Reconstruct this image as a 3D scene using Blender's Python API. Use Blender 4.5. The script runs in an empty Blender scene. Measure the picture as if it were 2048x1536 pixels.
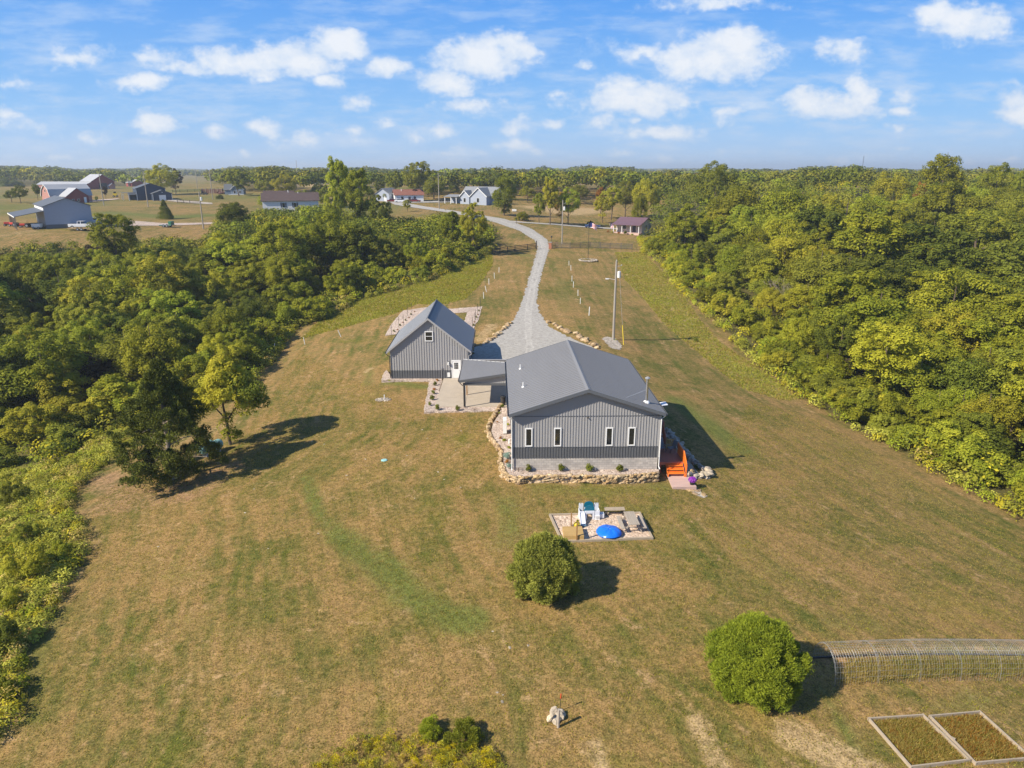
import bpy, math, random
import numpy as np
from mathutils import Vector
R_=math.radians
# ---------------------------------------------------------------- camera, sky, sun, exposure
SC=bpy.context.scene
COL=SC.collection
CAM_H=24.0; PITCH=16.8; FPX=1420.0            # drone about 24 m above the house pad
cam=bpy.data.cameras.new('camera'); camo=bpy.data.objects.new('camera',cam); COL.objects.link(camo)
cam.sensor_width=36; cam.lens=FPX/2048*36; cam.clip_start=.5; cam.clip_end=20000
camo.location=(0,0,CAM_H); camo.rotation_euler=(R_(90-PITCH),0,0)
SC.camera=camo
SUN_EL=38.0; SUN_TO=(.875,.484)               # the way shadows fall on the ground
sun=bpy.data.lights.new('sun','SUN'); suno=bpy.data.objects.new('sun',sun); COL.objects.link(suno)
sun.energy=5.0; sun.angle=R_(.53); sun.color=(1,.905,.76)
_c=math.cos(R_(SUN_EL))
suno.rotation_euler=Vector((SUN_TO[0]*_c,SUN_TO[1]*_c,-math.sin(R_(SUN_EL)))).to_track_quat('-Z','Y').to_euler()
SC.view_settings.view_transform='Standard'; SC.view_settings.look='None'; SC.view_settings.gamma=1
SC.view_settings.exposure=0.66
SC.cycles.volume_bounces=0; SC.cycles.max_bounces=6; SC.cycles.transparent_max_bounces=6
SC.cycles.volume_step_rate=4

def ray(px,py):
    u=(px-1024)/FPX; v=(768-py)/FPX; p=R_(PITCH)
    return np.array([u,math.cos(p)+v*math.sin(p),-math.sin(p)+v*math.cos(p)])

w=bpy.data.worlds.new('World'); SC.world=w; w.use_nodes=True
nt=w.node_tree; N=nt.nodes; L=nt.links; N.clear()
def nd(t,**k):
    n=N.new(t)
    for a,b in k.items(): setattr(n,a,b)
    return n
def vm(op,a,b=None,c=None):
    n=nd('ShaderNodeVectorMath',operation=op)
    for i,q in enumerate((a,b,c)):
        if q is None: continue
        if isinstance(q,(tuple,list)): n.inputs[i].default_value=q
        else: L.new(q,n.inputs[i])
    return n
def mt(op,a,b=None,c=None,clamp=False):
    n=nd('ShaderNodeMath',operation=op); n.use_clamp=clamp
    for i,q in enumerate((a,b,c)):
        if q is None: continue
        if isinstance(q,(int,float)): n.inputs[i].default_value=q
        else: L.new(q,n.inputs[i])
    return n.outputs[0]
out=nd('ShaderNodeOutputWorld'); bg=nd('ShaderNodeBackground'); L.new(bg.outputs[0],out.inputs[0])
sky=nd('ShaderNodeTexSky',sky_type='NISHITA'); sky.sun_disc=False
sky.sun_elevation=R_(SUN_EL); sky.sun_rotation=math.atan2(-SUN_TO[0],-SUN_TO[1])
sky.altitude=200; sky.air_density=1.0; sky.dust_density=.25; sky.ozone_density=4.5
SKY_S=.082
bg.inputs[1].default_value=SKY_S
tc=nd('ShaderNodeTexCoord'); sep=nd('ShaderNodeSeparateXYZ'); L.new(tc.outputs['Generated'],sep.inputs[0])
yc=mt('MAXIMUM',sep.outputs[1],.02)
U=mt('DIVIDE',sep.outputs[0],yc); W=mt('DIVIDE',sep.outputs[2],yc)
cmb=nd('ShaderNodeCombineXYZ'); L.new(U,cmb.inputs[0]); L.new(W,cmb.inputs[1])
UV=cmb.outputs[0]
def noise(vec,scale,detail=6,rough=.55,sc=(1,1,1)):
    m=vm('MULTIPLY',vec,sc); n=nd('ShaderNodeTexNoise'); n.inputs['Scale'].default_value=scale
    n.inputs['Detail'].default_value=detail; n.inputs['Roughness'].default_value=rough
    L.new(m.outputs[0],n.inputs['Vector']); return n
wn=noise(UV,9,4,.6,(1,1.6,1))
wv=vm('MULTIPLY_ADD',vm('SUBTRACT',wn.outputs['Color'],(.5,.5,.5)).outputs[0],(.075,.045,0),UV)
UW=wv.outputs[0]
# clouds: centre x, centre y, half width, half height (degrees of sky, given as picture units of the lens), strength
CL=[(152,98,62,26,.75),(310,112,52,26,.7),(470,112,110,36,1),(600,108,110,50,1.1),(670,80,62,42,1.15),(775,125,48,28,.95),(375,132,80,16,.8),
(275,162,68,18,.85),(668,162,32,17,.75),(318,238,58,24,.95),(713,203,32,18,.8),(30,162,36,12,.5),(10,222,28,18,.8),
(962,108,105,42,1.15),(1020,95,55,34,1),(885,158,72,34,1.05),(945,210,90,22,.55),(1030,250,45,20,.7),(1022,284,52,16,.7),
(1430,100,130,58,1.1),(1470,85,85,44,1.1),(1300,95,110,24,.45),(1265,190,135,40,1.1),(1330,180,70,36,1),(1250,165,50,26,.8),(1320,262,95,20,.8),(1205,240,42,20,.55),
(1465,222,44,22,.65),(1690,95,55,26,.85),(1620,205,68,38,.9),(1722,175,42,44,1),(1690,215,88,34,.9),(1800,190,44,28,.55),(1800,256,24,12,.6),(1790,222,38,16,.6),
(1935,38,98,36,1.1),(1880,25,40,34,.9),(2030,185,42,28,.9),(2040,215,52,26,.9),(1170,125,28,10,.4),(1115,185,30,12,.35),(1110,248,26,12,.5),
(1430,0,110,20,.6),(1260,242,20,10,.7),(440,255,36,20,.55),(520,245,40,18,.6),(590,268,70,20,.5),(700,255,40,18,.5),(770,240,34,16,.45),(830,262,40,18,.5),
(895,260,30,14,.5),(910,300,60,14,.5),(480,300,30,10,.5),(115,312,36,10,.5),(720,282,40,12,.45),(60,240,90,22,.3),(200,270,90,16,.25),(1450,292,24,10,.4),(1680,320,34,12,.45),
(1560,300,30,12,.4),(1795,294,22,8,.5),(1950,322,26,9,.5),(2020,315,24,8,.45),(1060,300,24,14,.45),(1240,300,36,12,.4),(560,325,90,10,.35),(300,325,120,9,.3),(850,325,80,9,.3),(1150,325,90,9,.35),(1350,322,60,9,.3)]
field=None
for (cx,cy,a,b,s) in CL:
    d=ray(cx,cy+b*.25); u0,w0=d[0]/d[1],d[2]/d[1]
    ea=ray(cx+a,cy); e2=ray(cx,cy-b); ra=abs(ea[0]/ea[1]-u0); rb=abs(e2[2]/e2[1]-ray(cx,cy)[2]/ray(cx,cy)[1])
    q=vm('SUBTRACT',UW,(u0,w0,0)); q2=vm('MULTIPLY',q.outputs[0],(1/ra,1/rb,0)).outputs[0]
    ln=vm('LENGTH',q2).outputs['Value']
    val=mt('MULTIPLY_ADD',ln,-s,s*1.2)
    field=val if field is None else mt('MAXIMUM',field,val)
n1=noise(UV,26,7,.6,(1,1.5,1)); n2=noise(UV,7,5,.6,(1,2.6,1)); n3=noise(UV,11,6,.62,(1,4.5,1))
n4=noise(UV,60,6,.65,(1,1.4,1)); f1=mt('ADD',field,mt('ADD',mt('MULTIPLY_ADD',n1.outputs[0],1.5,-.80),mt('MULTIPLY_ADD',n4.outputs[0],.8,-.40)))
dens=nd('ShaderNodeMapRange',interpolation_type='SMOOTHSTEP'); L.new(f1,dens.inputs[0])
dens.inputs[1].default_value=-.14; dens.inputs[2].default_value=.64
# thin streaky veil, thicker low down
low=nd('ShaderNodeMapRange',interpolation_type='SMOOTHSTEP'); L.new(W,low.inputs[0]); low.inputs[1].default_value=.34; low.inputs[2].default_value=0.0
veil=nd('ShaderNodeMapRange',interpolation_type='SMOOTHSTEP'); L.new(mt('ADD',n3.outputs[0],mt('MULTIPLY',n2.outputs[0],.5)),veil.inputs[0]); veil.inputs[1].default_value=.66; veil.inputs[2].default_value=1.0
vl=mt('MULTIPLY',veil.outputs[0],mt('MULTIPLY_ADD',low.outputs[0],.62,.2))
front=nd('ShaderNodeMapRange'); L.new(sep.outputs[1],front.inputs[0]); front.inputs[1].default_value=.05; front.inputs[2].default_value=.3
dm=mt('MULTIPLY',mt('MAXIMUM',mt('MULTIPLY',dens.outputs[0],.93),vl),front.outputs[0],clamp=True)
# sky tint and saturation of a clear autumn day
hsv=nd('ShaderNodeHueSaturation'); L.new(sky.outputs[0],hsv.inputs['Color'])
hsv.inputs['Saturation'].default_value=1.25; hsv.inputs['Value'].default_value=1.0
core_=nd('ShaderNodeMapRange'); L.new(mt('ADD',mt('MULTIPLY',f1,.6),mt('MULTIPLY',n1.outputs[0],.9)),core_.inputs[0]); core_.inputs[1].default_value=.45; core_.inputs[2].default_value=1.1
cc=nd('ShaderNodeMix',data_type='RGBA'); L.new(core_.outputs[0],cc.inputs[0])
cc.inputs[6].default_value=(4.6,5.7,7.3,1); cc.inputs[7].default_value=(7.2,7.4,7.7,1)
grad=nd('ShaderNodeValToRGB'); L.new(sep.outputs[2],grad.inputs[0]); ge=grad.color_ramp
while len(ge.elements)<4: ge.elements.new(.5)
for q_,(p_,c_) in zip(ge.elements,[(0,(.43,.63,.93)),(.07,(.25,.52,.93)),(.25,(.055,.30,.88)),(.6,(.10,.19,.40))]): q_.position=p_; q_.color=(*c_,1)
gm=vm('MULTIPLY',grad.outputs[0],(8.2,8.2,8.2))
sm=nd('ShaderNodeMix',data_type='RGBA'); sm.inputs[0].default_value=.88; L.new(hsv.outputs[0],sm.inputs[6]); L.new(gm.outputs[0],sm.inputs[7])
mx=nd('ShaderNodeMix',data_type='RGBA'); L.new(dm,mx.inputs[0]); L.new(sm.outputs[2],mx.inputs[6]); L.new(cc.outputs[2],mx.inputs[7])
L.new(mx.outputs[2],bg.inputs[0])

# ---------------------------------------------------------------- lie of the land (heights in metres; the house pad is 0)
CP,SP=math.cos(R_(PITCH)),math.sin(R_(PITCH))
YS=[-40,0,20,35,50,60,85,102,125,150,175,205,240,300,400,600,1000,2000,3500,9000]
TB={
-900:[8]*11+[9,10,12,13,13,13,13,15,18],
-200:[2,1,1,1,1,1,2,4,7,9,10,10.5,11,12,13,13,13,13,15,18],
-110:[-8,-9,-9,-9,-8.5,-8,-6,-3,2,7.5,10,10.4,11,12,13,13,13,13,15,18],
-60:[-7,-7,-7,-6.5,-6,-6,-6,-5,-2,2.5,6.2,9,10.6,11.5,13,13,13,13,15,18],
-38:[-4.5,-4,-3.6,-3,-2.5,-2.4,-2.6,-2.4,-.6,2.6,5.8,9,10.5,11.4,13,13,13,13,15,18],
-14:[-4,-3,-2,-1.3,-.8,-.3,0,.7,2.2,4,5.8,8.3,10.3,11.3,13,13,12,13,15,18],
0:[-4,-3,-1.8,-1.0,-.45,.05,.15,.8,2.3,4,5.8,7.8,9.8,11,13,13,12,13,15,18],
13:[-4,-3.2,-2,-1.2,-.6,-.4,0,.7,2,3.8,5.6,7,8.6,10.5,12.5,13,12,13,15,18],
22:[-5,-3.6,-2.6,-2,-1.7,-1.5,-1.4,-1,.8,3,5.2,6.2,7.4,10,12.5,13,12,13,15,18],
38:[-7,-5,-4.5,-4.4,-4.4,-4.3,-4,-3,-.5,2,4.8,5.5,6.3,9,12,13,12,13,15,18],
75:[-9,-9,-9,-9,-9,-9,-8.5,-7.5,-5,-2,1.5,4,7,10,12.5,13,12,13,15,18],
150:[-7,-7,-7,-7,-7,-6,-4,-2,0,3,5.5,8,9.5,11,13,13,12,13,15,18],
900:[8]*11+[9,10,12,13,13,12,13,15,18]}
XS=sorted(TB); T=np.array([TB[x] for x in XS],float); XS=np.array(XS,float); YSA=np.array(YS,float)
def _bil(x,y):
    i=np.clip(np.searchsorted(XS,x)-1,0,len(XS)-2); j=np.clip(np.searchsorted(YSA,y)-1,0,len(YSA)-2)
    a=np.clip((x-XS[i])/(XS[i+1]-XS[i]),0,1); b=np.clip((y-YSA[j])/(YSA[j+1]-YSA[j]),0,1)
    return (T[i,j]*(1-a)+T[i+1,j]*a)*(1-b)+(T[i,j+1]*(1-a)+T[i+1,j+1]*a)*b
def H(x,y):
    x=np.asarray(x,float); y=np.asarray(y,float); s=np.zeros(np.broadcast(x,y).shape)
    r=3.5+np.clip(y-90,0,600)*.06
    n=0
    for dx in (-1,0,1):
        for dy in (-1,0,1):
            w=(2-abs(dx))*(2-abs(dy)); s=s+w*_bil(x+dx*r,y+dy*r); n+=w
    s=s/n
    far=np.clip((y-250)/600,0,1)
    s=s+far*(3.2*np.sin(x*.0042+1.3)*np.sin(y*.0031)+2.0*np.sin(x*.011+y*.004))
    vf=np.clip((y-900)/900,0,1); s=s+vf*(5.5*np.sin(x*.0021+y*.0013+.6)+3.5*np.sin(x*.0047-y*.0011+2.1)-3)
    return s

def atz(px,py,z):
    d=ray(px,py); t=(z-CAM_H)/d[2]; return (float(d[0]*t),float(d[1]*t),z)
def atd(px,py,t):
    d=ray(px,py)*t; return (float(d[0]),float(d[1]),float(d[2]+CAM_H))
_t=20*np.exp(np.linspace(0,math.log(400),2400))
def at(px,py,dz=0.0):
    d=ray(px,py); X=d[0]*_t; Y=d[1]*_t; Z=CAM_H+d[2]*_t-H(X,Y)-dz
    k=int(np.argmax(Z<0))
    if Z[k]>=0: k=len(_t)-1
    a,b=_t[k-1],_t[k]; za,zb=Z[k-1],Z[k]; t=a+(b-a)*za/(za-zb) if za>zb else b
    return (float(d[0]*t),float(d[1]*t),float(CAM_H+d[2]*t))
def at2(px,py): return at(px,py)[:2]
def proj(x,y,z):
    dy=y; dz=z-CAM_H; t=dy*CP-dz*SP; v=(dy*SP+dz*CP)/t; return 1024+FPX*x/t, 768-FPX*v, t
def hz(x,y): return float(H(x,y))

# ---------------------------------------------------------------- materials
MATS={}
def newmat(name):
    m=bpy.data.materials.new(name); m.use_nodes=True; MATS[name]=m
    return m, m.node_tree.nodes, m.node_tree.links, m.node_tree.nodes['Principled BSDF']
def mat(name,col,rough=.6,metal=0,var=.12,scale=6,bump=0,bscale=None,spec=.5,coord='Object',coat=0,stretch=(1,1,1),detail=4):
    if name in MATS: return MATS[name]
    m,n,l,b=newmat(name)
    b.inputs['Roughness'].default_value=rough; b.inputs['Metallic'].default_value=metal
    b.inputs['Specular IOR Level'].default_value=spec; b.inputs['Coat Weight'].default_value=coat; b.inputs['Coat Roughness'].default_value=.15
    tc=n.new('ShaderNodeTexCoord'); mp=n.new('ShaderNodeMapping'); mp.inputs['Scale'].default_value=stretch
    l.new(tc.outputs[coord],mp.inputs[0])
    nz=n.new('ShaderNodeTexNoise'); nz.inputs['Scale'].default_value=scale; nz.inputs['Detail'].default_value=detail; l.new(mp.outputs[0],nz.inputs['Vector'])
    cr=n.new('ShaderNodeMix'); cr.data_type='RGBA'; l.new(nz.outputs[0],cr.inputs[0])
    lo=[max(0,c*(1-var*1.6)) for c in col]; hi=[min(1,c*(1+var*1.6)) for c in col]
    cr.inputs[6].default_value=(*lo,1); cr.inputs[7].default_value=(*hi,1)
    l.new(cr.outputs[2],b.inputs['Base Color'])
    if bump:
        n2=n.new('ShaderNodeTexNoise'); n2.inputs['Scale'].default_value=bscale or scale*3; n2.inputs['Detail'].default_value=5; l.new(mp.outputs[0],n2.inputs['Vector'])
        bp=n.new('ShaderNodeBump'); bp.inputs['Strength'].default_value=bump; bp.inputs['Distance'].default_value=.05; l.new(n2.outputs[0],bp.inputs['Height']); l.new(bp.outputs[0],b.inputs['Normal'])
    return m
def gravel(name,cols,scale,bump=.6,dist=.04,big=.25,ns=.45):
    """loose stone: each cell of a voronoi pattern takes one of the stone colours"""
    if name in MATS: return MATS[name]
    m,n,l,b=newmat(name); b.inputs['Roughness'].default_value=.95; b.inputs['Specular IOR Level'].default_value=.2
    tc=n.new('ShaderNodeTexCoord'); vo=n.new('ShaderNodeTexVoronoi'); vo.inputs['Scale'].default_value=scale; l.new(tc.outputs['Object'],vo.inputs['Vector'])
    sp=n.new('ShaderNodeSeparateColor'); l.new(vo.outputs['Color'],sp.inputs[0])
    cr=n.new('ShaderNodeValToRGB'); l.new(sp.outputs[0],cr.inputs[0]); e=cr.color_ramp
    while len(e.elements)<len(cols): e.elements.new(.5)
    for i,c in enumerate(cols): e.elements[i].position=i/(len(cols)-1); e.elements[i].color=(*c,1)
    nz=n.new('ShaderNodeTexNoise'); nz.inputs['Scale'].default_value=ns; nz.inputs['Detail'].default_value=7; l.new(tc.outputs['Object'],nz.inputs['Vector'])
    mr=n.new('ShaderNodeMapRange'); l.new(nz.outputs[0],mr.inputs[0]); mr.inputs[1].default_value=.3; mr.inputs[2].default_value=.7; mr.inputs[3].default_value=1-big; mr.inputs[4].default_value=1+big*.6
    hs=n.new('ShaderNodeHueSaturation'); l.new(cr.outputs[0],hs.inputs['Color']); l.new(mr.outputs[0],hs.inputs['Value']); l.new(hs.outputs[0],b.inputs['Base Color'])
    bp=n.new('ShaderNodeBump'); bp.inputs['Strength'].default_value=bump; bp.inputs['Distance'].default_value=dist; bp.invert=True; l.new(vo.outputs['Distance'],bp.inputs['Height']); l.new(bp.outputs[0],b.inputs['Normal'])
    return m
def leafmat(name,a,bcol,trans=.38,hue=.018,val=.4):
    """leaves: two greens mixed per leaf by the face attribute 'tint', shifted per tree"""
    m,n,l,b=newmat(name); b.inputs['Roughness'].default_value=.7; b.inputs['Specular IOR Level'].default_value=.1
    at_=n.new('ShaderNodeAttribute'); at_.attribute_name='tint'
    mx=n.new('ShaderNodeMix'); mx.data_type='RGBA'; l.new(at_.outputs['Fac'],mx.inputs[0]); mx.inputs[6].default_value=(*a,1); mx.inputs[7].default_value=(*bcol,1)
    oi=n.new('ShaderNodeObjectInfo'); hs=n.new('ShaderNodeHueSaturation'); l.new(mx.outputs[2],hs.inputs['Color'])
    m1=n.new('ShaderNodeMapRange'); l.new(oi.outputs['Random'],m1.inputs[0]); m1.inputs[3].default_value=.5-hue; m1.inputs[4].default_value=.502; l.new(m1.outputs[0],hs.inputs['Hue'])
    m3=n.new('ShaderNodeMath'); m3.operation='FRACT'; m2=n.new('ShaderNodeMath'); m2.operation='MULTIPLY'; m2.inputs[1].default_value=7.31; l.new(oi.outputs['Random'],m2.inputs[0]); l.new(m2.outputs[0],m3.inputs[0])
    m4=n.new('ShaderNodeMapRange'); l.new(m3.outputs[0],m4.inputs[0]); m4.inputs[3].default_value=1-val*.5; m4.inputs[4].default_value=1+val*.5; l.new(m4.outputs[0],hs.inputs['Value'])
    l.new(hs.outputs[0],b.inputs['Base Color'])
    tr=n.new('ShaderNodeBsdfTranslucent'); l.new(hs.outputs[0],tr.inputs[0]); ms=n.new('ShaderNodeMixShader'); ms.inputs[0].default_value=trans
    l.new(b.outputs[0],ms.inputs[1]); l.new(tr.outputs[0],ms.inputs[2]); l.new(ms.outputs[0],n['Material Output'].inputs[0])
    return m
def colmat(name,trans=.2):
    """foliage mass: colour stored per face"""
    m,n,l,b=newmat(name); b.inputs['Roughness'].default_value=.7; b.inputs['Specular IOR Level'].default_value=.08
    a=n.new('ShaderNodeAttribute'); a.attribute_name='leafcol'; l.new(a.outputs['Color'],b.inputs['Base Color'])
    tr=n.new('ShaderNodeBsdfTranslucent'); l.new(a.outputs['Color'],tr.inputs[0]); ms=n.new('ShaderNodeMixShader'); ms.inputs[0].default_value=trans
    l.new(b.outputs[0],ms.inputs[1]); l.new(tr.outputs[0],ms.inputs[2]); l.new(ms.outputs[0],n['Material Output'].inputs[0])
    return m
LEAF={'mid green':leafmat('leaves_mid',(0.132,0.168,0.014),(0.359,0.361,0.027)),
'bright green':leafmat('leaves_bright',(0.177,0.235,0.019),(0.417,0.443,0.038)),
'yellow-green':leafmat('leaves_yellow_green',(0.242,0.266,0.019),(0.529,0.501,0.042)),
'olive':leafmat('leaves_olive',(0.145,0.166,0.019),(0.332,0.361,0.039)),
'dark green':leafmat('leaves_dark',(0.075,0.105,0.013),(0.218,0.244,0.028)),
'golden':leafmat('leaves_golden',(0.226,0.163,0.012),(0.475,0.316,0.018)),
'rusty':leafmat('leaves_rusty',(0.259,0.124,0.026),(0.485,0.219,0.043)),
'brown':leafmat('leaves_brown',(.05,.04,.02),(.12,.085,.035)),
'cedar':leafmat('leaves_cedar',(0.066,0.090,0.014),(0.220,0.239,0.035),trans=.1),
'juniper':leafmat('leaves_juniper',(.15,.165,.028),(.42,.42,.075),trans=.15,hue=0,val=0),
'juniper bright':leafmat('leaves_juniper_bright',(.105,.15,.014),(.34,.38,.03),trans=.15,hue=0,val=0)}
FOL=colmat('foliage_mass'); GRASSM=colmat('tall_grass',.55)
M=dict(
 siding=mat('grey_steel_siding',(.35,.345,.345),.42,0,.03,1.5,spec=.5),
 sidingd=mat('charcoal_steel_siding',(.115,.12,.13),.42,0,.04,1.5),
 roof=mat('grey_steel_roof',(.195,.195,.20),.5,0,.05,.8,spec=.3,coat=0,stretch=(1,.15,1)),
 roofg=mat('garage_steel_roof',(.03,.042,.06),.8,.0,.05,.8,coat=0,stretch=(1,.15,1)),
 roof2=mat('charcoal_steel_roof',(.11,.12,.135),.6,.0,.05,.8,spec=.25,coat=0,stretch=(1,.15,1)),
 trim=mat('dark_trim',(.10,.105,.115),.4,0,.05,3),
 white=mat('white_paint',(.80,.80,.79),.45,0,.03,5),
 offwhite=mat('off_white_plastic',(.72,.72,.70),.5,0,.06,8),
 glass=mat('window_glass',(.015,.018,.02),.06,0,.1,2,spec=.9),
 conc=mat('patio_concrete',(.43,.365,.285),.85,0,.10,1.2,.25,30),
 conc2=mat('concrete_grey',(.38,.37,.35),.85,0,.1,2,.2,30),
 wood=mat('treated_post',(.33,.19,.08),.7,0,.15,6,.2,stretch=(1,1,.15)),
 deck=mat('stained_deck',(.42,.13,.07),.55,0,.14,3,.2,stretch=(1,.2,1)),
 orange=mat('orange_stain',(.80,.19,.02),.5,0,.10,5),
 metal=mat('stainless_pipe',(.55,.55,.56),.22,.9,.05,6),
 galv=mat('galvanised',(.42,.43,.44),.45,.5,.08,10),
 pole=mat('weathered_pole',(.30,.27,.23),.85,0,.15,4,.2,stretch=(1,1,.1)),
 dark=mat('dark_metal',(.05,.045,.04),.6,.2,.1,8),
 black=mat('black_rubber',(.02,.02,.02),.7,0,.1,8),
 bark=mat('bark',(.115,.085,.06),.95,0,.2,5,.5,20,stretch=(1,1,.3)),
 barkp=mat('pale_bark',(.26,.21,.16),.95,0,.2,5,.5,20,stretch=(1,1,.3)),
 stone=mat('sandstone',(.56,.40,.21),.9,0,.28,2.2,.5,14,coord='Object',detail=6),
 stoneg=mat('weathered_stone',(.45,.385,.30),.9,0,.25,2.5,.5,14),
 timber=mat('grey_timber',(.36,.295,.215),.85,0,.15,3,.25,18,stretch=(1,1,1)),
 newwood=mat('new_pine_boards',(.44,.29,.11),.75,0,.16,4,.2,stretch=(.2,1,1)),
 plank=mat('weathered_plank',(.36,.31,.25),.85,0,.16,5,.2,stretch=(1,.15,1)),
 tarp=mat('blue_plastic',(.01,.16,.75),.3,0,.1,3,.3,5,spec=.6),
 teal=mat('teal_plastic',(.005,.13,.20),.4,0,.06,4),
 pwhite=mat('pale_plastic',(.66,.69,.74),.4,0,.04,4),
 yellow=mat('yellow_plastic',(.85,.62,.02),.4,0,.05,4),
 red=mat('barn_red',(.24,.04,.035),.7,0,.12,2),
 redsun=mat('faded_sunlit_red_boards',(.40,.20,.17),.75,0,.12,2),  # faded boards, also the sunlit copy of barn red
 silver=mat('silver_roof',(.36,.37,.39),.6,0,.1,1.2,stretch=(1,.2,1)),
 navy=mat('navy_siding',(.03,.045,.075),.55,0,.08,2),
 blueg=mat('blue_grey_siding',(.155,.20,.27),.6,0,.05,2),
 bluelight=mat('pale_blue_siding',(.33,.37,.45),.6,0,.05,2),
 shingle=mat('grey_shingle',(.21,.22,.235),.9,0,.15,8),
 brownsh=mat('brown_shingle',(.075,.05,.047),.9,0,.22,1.2),
 rust=mat('rusty_roof',(.21,.085,.06),.8,0,.2,2),
 maroon=mat('maroon_roof',(.15,.085,.10),.5,0,.1,2),
 grey=mat('mid_grey',(.22,.22,.23),.6,0,.1,4),
 beige=mat('beige_siding',(.50,.46,.40),.7,0,.06,3),
 fence=mat('dark_fence_board',(.055,.045,.038),.8,0,.2,4),
 fencel=mat('weathered_fence_board',(.16,.13,.10),.85,0,.2,4),
 brick=mat('pillar_brick',(.42,.17,.10),.85,0,.25,9),
 pink=mat('walk_boards',(.50,.35,.30),.8,0,.12,3,.2,stretch=(.3,2,1)),
 purple=mat('purple_flowers',(.28,.03,.42),.7,0,.35,18),
 truckw=mat('white_car_paint',(.75,.76,.78),.25,0,.02,2,coat=.6),
 carblue=mat('navy_car_paint',(.02,.05,.16),.2,0,.05,2,coat=.8),
 carred=mat('dark_red_car_paint',(.15,.015,.02),.2,0,.05,2,coat=.8),
 tractor=mat('tractor_red',(.55,.05,.03),.4,0,.1,4),
 green=mat('green_paint',(.02,.16,.09),.5,0,.1,4),
 teals=mat('pale_teal_tank',(.30,.55,.53),.4,0,.06,4),
 block=mat('block_base',(.40,.37,.33),.9,0,.1,2),
)
def block_mat():
    m,n,l,b=newmat('concrete_block'); b.inputs['Roughness'].default_value=.92
    tc=n.new('ShaderNodeTexCoord'); sp=n.new('ShaderNodeSeparateXYZ'); l.new(tc.outputs['Object'],sp.inputs[0])
    ad=n.new('ShaderNodeMath'); l.new(sp.outputs[0],ad.inputs[0]); l.new(sp.outputs[1],ad.inputs[1]); cm=n.new('ShaderNodeCombineXYZ'); l.new(ad.outputs[0],cm.inputs[0]); l.new(sp.outputs[2],cm.inputs[1])
    br=n.new('ShaderNodeTexBrick'); l.new(cm.outputs[0],br.inputs['Vector']); br.inputs['Scale'].default_value=1; br.inputs['Brick Width'].default_value=.4; br.inputs['Row Height'].default_value=.2; br.inputs['Mortar Size'].default_value=.012
    br.inputs['Color1'].default_value=(.36,.33,.30,1); br.inputs['Color2'].default_value=(.50,.46,.41,1); br.inputs['Mortar'].default_value=(.28,.26,.24,1)
    nz=n.new('ShaderNodeTexNoise'); nz.inputs['Scale'].default_value=1.4; nz.inputs['Detail'].default_value=6; l.new(tc.outputs['Object'],nz.inputs['Vector'])
    hs=n.new('ShaderNodeHueSaturation'); mr=n.new('ShaderNodeMapRange'); l.new(nz.outputs[0],mr.inputs[0]); mr.inputs[3].default_value=.65; mr.inputs[4].default_value=1.35
    l.new(br.outputs[0],hs.inputs['Color']); l.new(mr.outputs[0],hs.inputs['Value']); l.new(hs.outputs[0],b.inputs['Base Color'])
    return m
M['block']=block_mat()
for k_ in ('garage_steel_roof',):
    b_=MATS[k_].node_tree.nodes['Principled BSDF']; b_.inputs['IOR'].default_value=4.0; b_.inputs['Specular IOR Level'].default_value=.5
def stonemat(name,cols,v=.5):
    m,n,l,b=newmat(name); b.inputs['Roughness'].default_value=.92; b.inputs['Specular IOR Level'].default_value=.2
    oi=n.new('ShaderNodeObjectInfo'); tc=n.new('ShaderNodeTexCoord'); at_=n.new('ShaderNodeAttribute'); at_.attribute_name='tint'
    ad=n.new('ShaderNodeMath'); ad.operation='ADD'; l.new(oi.outputs['Random'],ad.inputs[0]); l.new(at_.outputs['Fac'],ad.inputs[1]); fr=n.new('ShaderNodeMath'); fr.operation='FRACT'; l.new(ad.outputs[0],fr.inputs[0])
    cr=n.new('ShaderNodeValToRGB'); l.new(fr.outputs[0],cr.inputs[0]); e=cr.color_ramp
    while len(e.elements)<len(cols): e.elements.new(.5)
    for i,c in enumerate(cols): e.elements[i].position=i/(len(cols)-1); e.elements[i].color=(*c,1)
    nz=n.new('ShaderNodeTexNoise'); nz.inputs['Scale'].default_value=3.5; nz.inputs['Detail'].default_value=6; l.new(tc.outputs['Object'],nz.inputs['Vector'])
    mr=n.new('ShaderNodeMapRange'); l.new(nz.outputs[0],mr.inputs[0]); mr.inputs[1].default_value=.3; mr.inputs[2].default_value=.7; mr.inputs[3].default_value=1-v; mr.inputs[4].default_value=1+v*.7
    hs=n.new('ShaderNodeHueSaturation'); l.new(cr.outputs[0],hs.inputs['Color']); l.new(mr.outputs[0],hs.inputs['Value']); l.new(hs.outputs[0],b.inputs['Base Color'])
    bp=n.new('ShaderNodeBump'); bp.inputs['Strength'].default_value=.8; bp.inputs['Distance'].default_value=.06; l.new(nz.outputs[0],bp.inputs['Height']); l.new(bp.outputs[0],b.inputs['Normal']); return m
M['stone']=stonemat('sandstone_blocks',[(.38,.25,.12),(.50,.36,.19),(.32,.22,.13),(.55,.42,.25),(.40,.30,.19)],.6)
M['stoneg']=stonemat('weathered_blocks',[(.40,.33,.25),(.50,.43,.33),(.34,.29,.23),(.55,.46,.33)])
ORD=['first','second','third','fourth','fifth','sixth','seventh','eighth','ninth','tenth','eleventh','twelfth','thirteenth','fourteenth','fifteenth','sixteenth','seventeenth','eighteenth','nineteenth','twentieth','twenty-first','twenty-second','twenty-third','twenty-fourth','twenty-fifth','twenty-sixth','twenty-seventh','twenty-eighth']
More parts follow.
